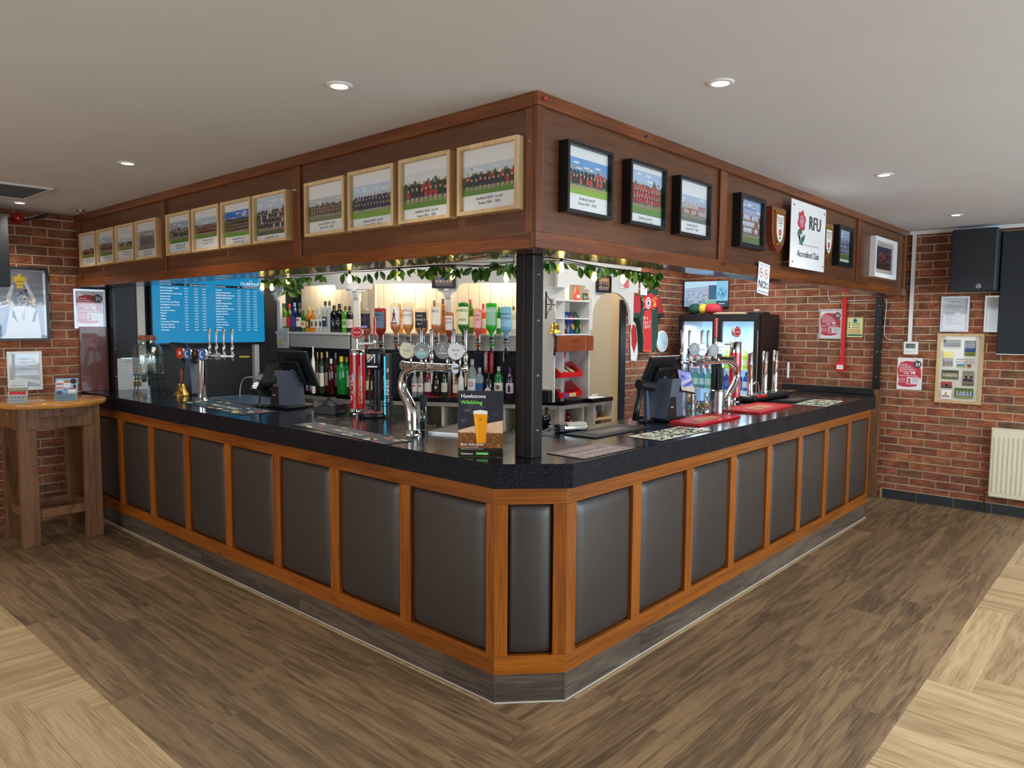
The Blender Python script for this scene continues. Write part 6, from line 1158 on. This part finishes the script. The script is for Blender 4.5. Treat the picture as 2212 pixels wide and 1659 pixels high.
def fdoor(x0,x1):
    o=ob('door',MB().box((x0,0,.10),(x0+.05,.035,FH-.005),'black_plastic',.002).box((x1-.05,0,.10),(x1,.035,FH-.005),'black_plastic',.002).box((x0+.05,0,FH-.075),(x1-.05,.035,FH-.005),'black_plastic').box((x0+.05,0,.10),(x1-.05,.035,.17),'black_plastic'),t)
    ob('glass_pane',MB().box((x0+.05,.012,.17),(x1-.05,.018,FH-.075),'pane'),o); return o
fdoor(.004,FW_/2-.002); d_=fdoor(FW_/2+.002,FW_-.004); ob('handle_strip',MB().box((FW_-.012,-.006,.4),(FW_-.002,.0,1.6),'brushed'),d_)
fan=MB(); fan.lathe([(.0001,0),(.07,0),(.07,.006)],'dark_grille',24,Matrix.Translation((FW_-.16,FD-.012,1.56))@Matrix.Rotation(PI/2,4,'X')); ob('fan_housing',fan,t)
for k in range(4): a=k*PI/2+.5; ob('fan_blade',MB().prism([(0,0),(.06*math.cos(a),.06*math.sin(a)),(.062*math.cos(a+.7),.062*math.sin(a+.7))],-.004,-.002,'grey_paint'),t,(FW_-.16,FD-.018,1.56))
for z in (.40,.72,.98,1.20):
    ob('shelf',MB().box((.035,.09,z-.006),(FW_/2-.02,FD-.02,z),'white_gloss').box((FW_/2+.02,.09,z-.006),(FW_-.035,FD-.02,z),'white_gloss'),t)
lamp('fridge_light','AREA',(FX0+.12,FY0+FW_*.25,1.66),5,(.7,.88,1),size=.3,size_y=.1); lamp('fridge_light','AREA',(FX0+.12,FY0+FW_*.75,1.66),5,(.7,.88,1),size=.3,size_y=.1)
fm=t.matrix_world.copy(); fm=Matrix.Translation((FX0,FY0+FW_,0))@Matrix.Rotation(-PI/2,4,'Z')
rr=random.Random(11)
def fr_row(z,x0,x1,specs,desc):
    x=x0; i=0
    while x<x1:
        body,cap,lab,h,r,nm,nm2=specs[i%len(specs)]; p=fm@Vector((x+r,.14,z+.0005)); 
        if nm=='can': t_=thing('drink_can',desc%('can',),'can',p,-PI/2,group='cans in the drinks fridge'); ob('can_body',MB().lathe([(r*.9,0),(r,.008),(r,h-.01),(r*.85,h),(.0001,h)],plain(body,.3),14),t_)
        else: bottle('soft_drink_bottle',desc%(nm2+' bottle',),p,h,r,body,cap,lab,'spirit',.45,'bottles'+desc[2:],face=-PI/2)
        x+=2*r+.012; i+=1
fr_row(1.20,.47,.86,[('c8e040','f0c020','e8f0c0',.20,.028,'b','yellow'),('5ab04c','d8d8d8','e0e8d0',.20,.028,'b','green'),('e8a070','e0e0e0','f0e0d0',.20,.028,'b','peach')],'%s on the upper right fridge shelf')
fr_row(.98,.47,.86,[('2a6cc8','e8f0f8','3c88e0',.19,.030,'b','dark blue'),('4a90e0','2050a0','e8f0ff',.19,.030,'b','bright blue')],'%s on the second right fridge shelf')
fr_row(.98,.04,.42,[('5cb8d8','d8f0f8','b8e8f0',.21,.032,'b','pale blue'),('8cdcc8','e0f0f0','c8f0e8',.21,.032,'b','pale green')],'%s on the second left fridge shelf')
fr_row(1.20,.04,.42,[('a8c8e0','e0e8f0','d0e0ee',.20,.028,'b','clear'),('d86a8c','f0e0e8','e8b0c0',.20,.028,'b','pink')],'%s on the upper left fridge shelf')
fr_row(.72,.04,.42,[('2c6cc0','','',.12,.032,'can','blue'),('c03040','','',.12,.032,'can','red')],'%s on the third left fridge shelf')
fr_row(.72,.47,.86,[('1c4c9c','','',.12,.032,'can','navy'),('e08020','','',.12,.032,'can','orange')],'%s on the third right fridge shelf')
# things on top of the fridge
zt=FH+.0005
t=thing('folded_flag','green, yellow and red folded fabric bag on top of the drinks fridge','bag',(5.02,1.93,zt),R(-90)); 
for i,(c_,x0,x1) in enumerate((('1c4a38',-.10,.03),('d8b83c',.02,.10),('b8323c',.09,.26))): b=MB(); b.lathe([(.035,0),(.055,.2*(x1-x0)),(.058,.6*(x1-x0)),(.035,x1-x0)],plain(c_,.8),12,Matrix.Translation((x0,0,.058))@Matrix.Rotation(PI/2,4,'Y')); ob('fabric_fold',b,t)
t=thing('papers','pale cardboard folder lying on top of the drinks fridge','folder',(5.05,1.55,zt),R(-80)); ob('folder',MB().box((-.17,-.12,0),(.17,.12,.012),'kraft',.002),t); ob('sheets',MB().box((-.15,-.10,.012),(.15,.11,.018),'cream_wall'),t)
t=thing('tape_roll','small dark boxes and a pink tape roll at the right end of the fridge top','box',(5.12,1.32,zt),R(-90)); ob('box',MB().box((-.08,-.08,0),(.10,.08,.025),'black_plastic',.003),t); ob('roll',MB().lathe([(.02,.025),(.03,.027),(.03,.05),(.02,.052),(.02,.025)],plain('d8a090'),16),t)
# ---------------------------------------------------------------- shirts and clock on the back brick wall
def cp7(x,y): p=hit(1140+x/6.506,560+y/6.506,'y',2.22); return (p.x,p.z)
def cloth(t,name,pts,col,d0,d1):
    P=[cp7(*q) for q in pts]; cx=sum(p[0] for p in P)/len(P); cz=sum(p[1] for p in P)/len(P); n=len(P); c_=lin(col)
    a=sum(P[i-1][0]*P[i][1]-P[i][0]*P[i-1][1] for i in range(n))
    if a<0: P=P[::-1]
    b=MB(); vs=[(x,d0,z) for x,z in P]+[(x+(cx-x)*.06,d1,z+(cz-z)*.04) for x,z in P]
    b.add(vs,[[n+i for i in range(n)]]+[(i,(i+1)%n,(i+1)%n+n,i+n) for i in range(n)],'cloth',c_); return ob(name,b,t)
t=thing('rugby_shirt','red and green rugby shirt hanging on the brick wall behind the right till','shirt',(0,2.275,0))
cloth(t,'sleeve',[(1600,505),(1490,520),(1480,800),(1530,830),(1600,810),(1640,760),(1625,560)],'a8242c',0,-.035)
cloth(t,'sleeve',[(1840,430),(1880,500),(1925,700),(1935,810),(1895,830),(1845,790),(1820,600)],'a8242c',0,-.035)
cloth(t,'shirt_body',[(1600,505),(1680,500),(1750,450),(1800,400),(1850,420),(1840,700),(1845,850),(1845,1100),(1800,1310),(1620,1300),(1600,1000),(1570,850),(1610,700)],'1c4034',0,-.05)
cloth(t,'cuff',[(1485,760),(1480,800),(1530,830),(1600,810),(1625,760),(1560,750)],'1c4034',-.01,-.04); cloth(t,'cuff',[(1845,760),(1930,750),(1935,810),(1895,830),(1845,800)],'1c2a28',-.01,-.04)
s=Sheet('cloth'); s.d=.051; C=lambda q,c_: s.poly([cp7(*p) for p in q],c_)
C([(1640,520),(1740,470),(1840,560),(1835,660),(1770,700),(1640,690)],'b8242c'); C([(1625,830),(1650,720),(1740,700),(1750,790),(1745,1310),(1625,1300),(1640,1150),(1620,980)],'c8262c'); s.lay()
for q in (((1590,510),(1660,590)),((1600,560),(1650,610)),((1840,500),(1740,580)),((1840,540),(1745,600)),((1620,700),(1660,660)),((1800,640),(1745,660))): a,b_=cp7(*q[0]),cp7(*q[1]); s.line(*a,*b_,.006,'d8b060')
s.lay(); c_=cp7(1698,615); s.disc(c_[0],c_[1],.050,.060,'f0ece8'); s.lay(); s.disc(c_[0],c_[1],.040,.048,'b8242c'); s.lay(); s.disc(c_[0],c_[1],.028,.034,'f0ece8'); s.lay(); s.disc(c_[0],c_[1],.018,.022,'2c3c6c'); c2=cp7(1790,630); s.disc(c2[0],c2[1],.022,.030,'d8a040')
for i,l in enumerate(('IM A','UILA T','CENTI')): x,z=cp7(1625,850+60*i); s.text(l,x,z,.050,'e0e4e0','l')
s.line(*cp7(1618,980),*cp7(1645,1150),.006,'e08830'); s.line(*cp7(1645,1150),*cp7(1620,1290),.006,'e08830'); s.line(*cp7(1750,700),*cp7(1790,700),.005,'e08830'); s.line(*cp7(1625,1290),*cp7(1750,1290),.006,'e08830'); ob('print',s,t)
t=thing('rugby_shirt','white and red rugby shirt hanging behind the green and red one','shirt',(0,2.282,0)); cloth(t,'shirt_body',[(1530,860),(1600,900),(1620,1300),(1600,1440),(1520,1430),(1510,1100)],'e8e4e0',0,-.004); s=Sheet('cloth'); s.d=.0045; C([(1545,900),(1590,960),(1605,1150),(1560,1330),(1525,1200),(1520,1000)],'b8242c'); ob('print',s,t)
p=hit(1429.7,737.5,'y',2.27); t=thing('wall_clock','round white wall clock beside the hanging shirts','clock',(p.x,2.282,p.z)); M4=Matrix.Rotation(PI/2,4,'X'); ob('rim',MB().lathe([(.115,0),(.118,.02),(.108,.028),(.10,.022)],'white_gloss',32,M4),t); s=Sheet('gloss_print'); s.d=.0235; s.disc(0,0,.102,.102,'cfe4ec',32); s.lay()
for i in range(12): a=i*PI/6; s.line(.085*math.sin(a),.085*math.cos(a),.095*math.sin(a),.095*math.cos(a),.004,'3a4450')
s.line(0,0,.04,-.03,.005,'3a4450'); s.line(0,0,-.02,.07,.004,'3a4450'); ob('face',s,t)
# ---------------------------------------------------------------- right unit: snacks, bell, printer
def onR(u,v,y): p=hit(u,v,'y',y); return p
p=hit(1184,700,'y',1.93)
# brass wall bell on a scrolled iron bracket
b0=hit(1180,662,'y',1.90); t=thing('wall_bell','brass bar bell hanging from a black scrolled iron bracket','bell',(b0.x,1.90,0)); zt_,zb_=hit(1181,630,'y',1.9).z,hit(1178,689,'y',1.9).z
ob('back_bar',MB().box((-.008,.0,zb_),(.008,.006,zt_),'wire_black',.002),t)
zm=hit(1190,658,'y',1.9).z; bx=hit(1199,658,'y',1.9).x-b0.x; sc_=lambda a,n: [(a[0]+.016*(1-i/n*.7)*math.cos(a[2]+i*.55),0,a[1]+.016*(1-i/n*.7)*math.sin(a[2]+i*.55)) for i in range(n)]
ob('scroll',MB().tube(smooth_spline([(0,0,zt_-.02),(.03,0,zm+.05),(bx*.6,0,zm+.01)]+sc_((bx*.55,zm+.03,-1.2),9),3),.0035,'wire_black',6),t); ob('scroll',MB().tube(smooth_spline([(0,0,zb_+.02),(.03,0,zm-.05),(bx*.6,0,zm-.01)]+sc_((bx*.55,zm-.03,1.2),9),3),.0035,'wire_black',6),t); ob('arm',MB().tube([(0,0,zm),(bx,0,zm)],.004,'wire_black',6),t)
zl=hit(1199,697,'y',1.9).z; ob('hanger',MB().tube([(bx,0,zm),(bx,0,zl)],.0025,'brass',6),t); h0=hit(1199,721,'y',1.9).z; H_=zl-h0; ob('bell',MB().lathe([(.058,0),(.058,.004),(.044,H_*.22),(.036,H_*.5),(.033,H_*.85),(.026,H_*.97),(.0001,H_)],'brass',24),t,(bx,0,h0)); zr=hit(1199,768,'y',1.9).z; ob('bell_rope',MB().tube([(bx,0,h0+.02),(bx,0,(h0+zr)/2),(bx,0,zr)],[.004,.006,.010],plain('3c2018'),8),t)
# crisp packets
def packet(label,x,z,w_,h_,col,c2,txt,rz,lean=-12):
    t=thing('crisp_packet',label,'crisps',M4=Matrix.Translation((x,2.03,z))@Matrix.Rotation(R(rz),4,'Y')@Matrix.Rotation(R(lean),4,'X')); k='pk'+col
    vs=[];n=6
    for j in range(n+1):
        for i in range(n+1): u,v=i/n,j/n; vs.append((-w_/2+w_*u,-.03*math.sin(PI*u)**.6*math.sin(PI*v)**.8,h_*v))
    m=[(x_,.02-y_*.6 if False else -y_*.5,z_) for x_,y_,z_ in vs]; fs=[(j*(n+1)+i,j*(n+1)+i+1,(j+1)*(n+1)+i+1,(j+1)*(n+1)+i) for j in range(n) for i in range(n)]
    b=MB(); b.add(vs,fs,plain(col,.25),smooth=True); b.add(m,[f[::-1] for f in fs],plain(col,.25),smooth=True); ob('bag',b,t); s=Sheet('gloss_print'); s.d=.031; s.disc(0,h_*.68,w_*.28,h_*.12,c2,14); s.disc(0,h_*.30,w_*.26,h_*.14,'f0c040',9); s.lay(); s.text(txt,0,h_*.65,h_*.10,'ffffff','c'); ob('print',s,t)
zs=1.566
for u,col,c2,l,w_,rz in ((1208,'c8d040','e8e0b0','pale yellow crisp packet, leftmost on the snack shelf',.06,-4),(1217,'b8203a','d83858','red crisp packet, second on the snack shelf',.085,-7),(1234,'204a8c','c83050','blue crisp packet in the middle of the snack shelf',.10,-3),(1249,'1c5c34','c8a040','green crisp packet, rightmost on the snack shelf',.075,8)): q=hit(u,718,'y',2.03); packet(l,q.x,zs,w_,.19,col,c2,'',rz)
for u,v,c_,l in ((1211,641,'f08a30','orange foil wrapped toy on the top snack shelf'),(1245,645,'e84a34','red and orange toy rabbit wrapper on the top snack shelf')):
    q=hit(u,v,'y',2.03); t=thing('sweet_packet',l,'sweets',(q.x,2.03,1.8505)); h=.05 if u<1230 else .13; ob('wrapper',MB().lathe([(.012,0),(.028,.01),(.030,h*.45),(.016,h*.75),(.006,h),(.0001,h*1.02)],plain(c_,.35),12),t); ob('label',MB().lathe([(.0305,h*.2),(.0305,h*.4)],plain('f4ead8'),10,a0=-2.4,a1=-.7),t)
q=hit(1262,678,'y',2.03); t=thing('sweet_packet','red and yellow sweets on the middle snack shelf','sweets',(q.x,2.03,1.7005)); ob('sweet',MB().lathe([(.012,0),(.022,.012),(.018,.03),(.0001,.035)],plain('f0c030'),12),t); ob('sweet',MB().lathe([(.012,0),(.022,.012),(.018,.03),(.0001,.035)],plain('e06030'),12),t,(-.035,0,0))
a=hit(1259,648,'y',2.0); t=thing('toy_chair','small green and grey stand on the top snack shelf','stand',(a.x,2.0,1.8505)); ob('panel',MB().box((0,0,0),(.09,.006,.07),plain('4c5a50')).box((.01,-.001,.02),(.08,0,.05),plain('b8c8a8')),t)
# wooden sign box
a=hit(1203,726,'y',1.89); b_=hit(1281,757,'y',1.89); t=thing('wooden_sign','orange-brown wooden SANDBACH sign board fixed under the snack shelf','sign',(a.x,1.885,b_.z)); w_,h_=b_.x-a.x,a.z-b_.z; ob('board',MB().box((0,0,0),(w_,.02,h_),'honey_box',.002),t); s=Sheet(); s.d=.001; s.text('Sandbach',w_*.5,h_*.62,h_*.22,'4a1c10','c'); s.rect(w_*.76,0,.003,h_,'c8b0a0'); s.text('HALL',w_*.5,h_*.14,h_*.16,'5a2412','c')
for x_ in (.04,.96):
    for z_ in (.1,.9): s.disc(w_*x_,h_*z_,.004,.004,'d8d0c0',8)
ob('lettering',s,t)
# chocolate bar stand
a=hit(1200,855,'y',1.96); t=thing('chocolate_stand','red two-tier chocolate bar display stand on the back worktop','display stand',(a.x,1.99,1.0005)); w_=.30
ob('back_card',MB().box((0,.11,.0),(w_,.118,.43),plain('d8dce8')),t); ob('header',MB().box((0,.10,.35),(w_,.11,.43),'red_gloss'),t)
for z0,dd in ((.03,0),(.20,.0)):
    for x in (0,w_): ob('side_cheek',MB().prism([(-.08,0),(.10,-.02),(.10,.11),(.04,.13),(-.08,.045)],-.004,.004,'red_gloss',M4=Matrix.Translation((x,0,z0))@Matrix.Rotation(PI/2,4,'Z')),t)
    ob('tray',MB().box((0,-.08,z0),(w_,.10,z0+.006),'red_gloss').box((0,-.084,z0),(w_,-.078,z0+.045),'red_gloss'),t)
s=Sheet(); s.d=-.0985; s.rect(.0,.35,w_,.08,'d8202c'); s.lay()
for x in (.06,.24): s.text('Take a',x,.402,.020,'f4f4f4','c'); s.text('break',x,.378,.026,'f4f4f4','c')
s.rect(.12,.37,.06,.04,'b8a8a0'); ob('print',s,t)
s=Sheet(); s.d=.0850; s.rect(.04,.035,.07,.03,'7048a0'); s.rect(.12,.035,.09,.03,'e0dc90'); s.lay(); s.text('£1.00',.165,.040,.022,'202020','c'); ob('price_print',s,t)
for i in range(11):
    for j,(z0,c_) in enumerate(((.206,'d8b060'),)): tg=tag(ob('chocolate_bar',MB().box((-.011,-.06,0),(.011,.06,.022),'wrapper%d'%(i%3) if False else plain(('e0c060','3c2a20','e8e0d0')[i%3],.3),.003),None,(a.x+.02+i*.026,1.995,1.0005+z0)),'wrapped chocolate bar standing in the upper tray of the red stand','chocolate bar','chocolate bars in the red stand'); tg.rotation_euler=(R(28),0,0); tg.location.z+=.030
# receipt printer and pens
a=hit(1190,858,'y',1.99); t=thing('receipt_printer','small black receipt printer with paper on top, right of the corner post','printer',(a.x-.02,2.0,1.0005)); ob('body',MB().box((-.07,-.06,0),(.09,.08,.10),'black_plastic',.006),t); ob('paper',MB().box((-.05,-.03,.10),(.07,.05,.118),'cream_wall',.003),t); ob('slot',MB().box((-.05,-.063,.055),(.07,-.058,.06),'black_paint'),t)
t=thing('scissors','pair of black handled scissors and pens behind the receipt printer','scissors',(a.x-.02,2.11,1.0005)); ob('pot',MB().lathe([(.03,0),(.032,.10),(.03,.10),(.028,.003),(.0001,.003)],'clear_glass',14),t); ob('handle',MB().tube([(.012*math.cos(i*PI/5)+.008,0,.145+.022*math.sin(i*PI/5)) for i in range(11)],.003,'black_plastic',6).tube([(.012*math.cos(i*PI/5)-.014,.0,.145+.022*math.sin(i*PI/5)) for i in range(11)],.003,'black_plastic',6).cyl((0,0,.01),(0,0,.125),.003,'brushed',6),t); ob('pen',MB().cyl((.015,0,.01),(.03,.0,.12),.004,plain('3ca860'),6),t)
# gin bottles, boxes and odds in the right cabinet
for u,body,cap,l in ((1180,'14161a','241c1c','black gin bottle with an orange emblem, nearest the corner post'),(1201,'1c6a9c','5c1c1c','blue gin bottle, middle of the three in the cabinet'),(1225,'7a1420','1c1414','dark red gin bottle, right of the three in the cabinet')):
    q=hit(u,920,'y',2.02); zt_=hit(u,880,'y',2.02).z; bottle('gin_bottle',l,(q.x,2.02,.7355),zt_-.7355,.038,body,cap,None,'squat',.85,'coloured gin bottles in the right cabinet',face=0,printf=lambda s,r,h:(s.disc(0,h*.42,r*.2,r*.25,'e8ecf0',8),s.rect(-r*.6,h*.25,r*1.2,h*.045,'e8ecf0')),neck=.012)
t=thing('side_cabinet','open cabinet with a pale wood shelf under the worktop by the passage','cabinet',(2.68+.66,1.88,0)); ob('upright',MB().box((0,0,0),(.018,.3,.962),'white_paint').box((-.28,.0,.1),(-.262,.3,.962),'white_paint'),t); ob('shelf',MB().box((-.26,.0,.80),(0,.3,.815),'oak'),t)
for x,y,z,a,b_,c_,m,l,nm in ((3.10,1.95,.8155,.05,.05,.045,'cream_wall','small cream box on the pale wood shelf','box'),(3.20,1.98,.8155,.06,.04,.06,'white_paint','white card box behind the cream box on the shelf','box'),(3.28,1.95,.8155,.035,.04,.04,'kraft','small brown packet at the right of the wood shelf','box')): tag(ob('small_box',MB().box((-a/2,-b_/2,0),(a/2,b_/2,c_),m,.002),None,(x,y,z),.3),l,nm)
t=thing('note_pile','loose receipts and a white note lying on the black end of the back worktop','papers',(3.15,1.97,1.0005)); ob('sheet',MB().box((-.12,-.08,0),(.10,.06,.002),'ice_white'),t,(0,0,0)); 
for i in range(6): o=ob('receipt',MB().box((-.03,-.012,0),(.03,.012,.0015),plain('e8e0c8')),t,(rnd.uniform(-.08,.08),rnd.uniform(-.04,.04),.004+i*.004)); o.rotation_euler=(rnd.uniform(-.2,.2),rnd.uniform(-.3,.3),rnd.uniform(0,3))
# passage wall: cable trunking, boxes and notices
t=thing('conduit_run','white vertical cable conduits with grey switch boxes on the passage wall','conduit',(0,2.999,0)); P=lambda u,v: hit(u,v,'y',2.97)
for u0,v0,v1 in ((1289,632,682),(1306,640,702),(1319,640,738)): a,b_=P(u0,v0),P(u0,v1); ob('conduit',MB().box((a.x-.012,-.02,b_.z),(a.x+.012,0,a.z+.25),'white_gloss',.002),t)
for u0,v0,u1,v1,m in ((1280,702,1300,720,'grey_paint'),(1281,681,1290,702,'grey_paint'),(1288,680,1295,700,'white_gloss'),(1303,700,1309,718,'white_gloss'),(1298,736,1320,752,'grey_paint'),(1322,736,1329,753,'white_gloss')): a,b_=P(u0,v1),P(u1,v0); ob('switch_box',MB().box((a.x,-.05,a.z),(b_.x,0,b_.z),m,.004),t)
for u0,v0,u1,v1,sd,l in ((1281,765,1297,848,3,'left printed notice sheet on the passage wall'),(1300,765,1320,848,4,'right printed notice sheet on the passage wall')):
    a,b_=P(u0,v1),P(u1,v0); w_,h_=b_.x-a.x,b_.z-a.z; t=thing('notice_sheet',l,'notice',(a.x,2.996,a.z)); ob('sheet',MB().box((0,0,0),(w_,.003,h_),'ice_white'),t); s=Sheet(); s.d=.0006; rr=random.Random(sd)
    for i in range(14): s.rect(w_*.1,h_*(.92-.06*i),w_*rr.uniform(.4,.8),h_*.012,'8a8c90')
    for i in range(10 if sd==3 else 0): s.rect(w_*.72,h_*rr.uniform(.05,.9),w_*.14,h_*.04,'16181c')
    ob('print',s,t)
p=hit(1391,622,'y',2.10); t=thing('pelmet_notice','white printed notice hanging by the garland above the rugby shirt','notice',(p.x-.06,2.10,p.z-.07)); ob('sheet',MB().box((0,0,0),(.12,.002,.15),'ice_white'),t); s=Sheet(); s.d=.0006
for i in range(6): s.rect(.015,.12-.02*i,.085,.005,'6a7480')
ob('print',s,t)
p=hit(612,735,'x',1.69); t=thing('cocktail_sheet','laminated sheet with a yellow box taped at the left end of the shelf','notice',M4=Matrix.Translation((1.68,p.y+.09,1.40))@Matrix.Rotation(-PI/2,4,'Z')); ob('sheet',MB().box((0,0,0),(.20,.003,.195),'ice_white'),t); s=Sheet(); s.d=.0006; s.rect(0,0,.2,.195,'d0ccc4'); s.lay(); s.rect(.03,.045,.065,.045,'e0c040'); 
for i in range(6): s.rect(.10,.16-.018*i,.07,.004,'6a6460'); s.rect(.03,.16-.018*i if i<3 else .03,.04,.004,'6a6460')
ob('print',s,t)
matquad('bar_towel','pink bar towel lying on the back worktop beside the left till','towel',[(690,838),(735,842),(712,846),(662,843)],1.0005,.002,plain('c84858'),lambda s,w_,h_: (s.rect(0,0,w_,h_,'cc4c5c'),s.lay(),s.text('CHEERS',w_/2,h_*.3,h_*.3,'e8a0a8','c')),zz=1.0)
matquad('bar_towel','red bar towel along the edge of the back worktop behind the straws','towel',[(915,848),(996,850),(996,858),(915,856)],1.0005,.002,plain('c84858'),lambda s,w_,h_: s.rect(0,0,w_,h_,'c03c50'),zz=1.0)

p=hit(519,773,'y',5.03); tag(ob('yellow_strip',MB().box((0,-.003,0),(.11,0,.018),plain('d8c040'),.0005),None,(p.x,5.049,p.z)),'short yellow strip stuck on the dark wall under the menu screen','strip')
t=thing('charging_cable','thin white cable looping beside the card reader on the left counter','cable'); ob('cable',MB().tube(smooth_spline([hit(u,v,'x',.70)+Vector((0,0,dz)) for u,v,dz in ((518,858,.0),(519,838,0),(524,822,0),(533,815,0),(545,815,0))],5),.0035,'white_gloss',6),t)
p=hz(560,876); t=thing('card_reader','black card payment reader on a thin stand left of the left till','card reader',(p.x,p.y,Z1),R(-80)); ob('foot',MB().lathe([(.045,0),(.045,.008),(.01,.014),(.0001,.014)],'black_plastic',20),t); ob('stem',MB().cyl((0,0,.01),(0,.01,.13),.007,'black_plastic',8),t); ob('terminal',MB().box((-.038,-.012,-.08),(.038,.012,.08),'black_plastic',.008),t,M4=Matrix.Translation((0,0,.17))@Matrix.Rotation(R(-35),4,'X')); s=Sheet('gloss_print'); s.d=.0125; s.rect(-.028,.01,.056,.045,'6c7a80'); s.lay()
for i in range(3):
    for j in range(4): s.rect(-.026+i*.019,-.062+j*.016,.014,.011,'3a3e44')
ob('keypad',s,t,M4=Matrix.Translation((0,0,.17))@Matrix.Rotation(R(-35),4,'X'))
p=hz(548,880); t=thing('black_cables','tangle of black cables on the worktop left of the left till','cable',(p.x+.05,p.y,Z1)); rr=random.Random(6)
for i in range(4): ob('cable',MB().tube(smooth_spline([(rr.uniform(-.03,.09),rr.uniform(-.12,.10),.004+.006*(k%2)) for k in range(6)],5),.003,'black_plastic',6),t)
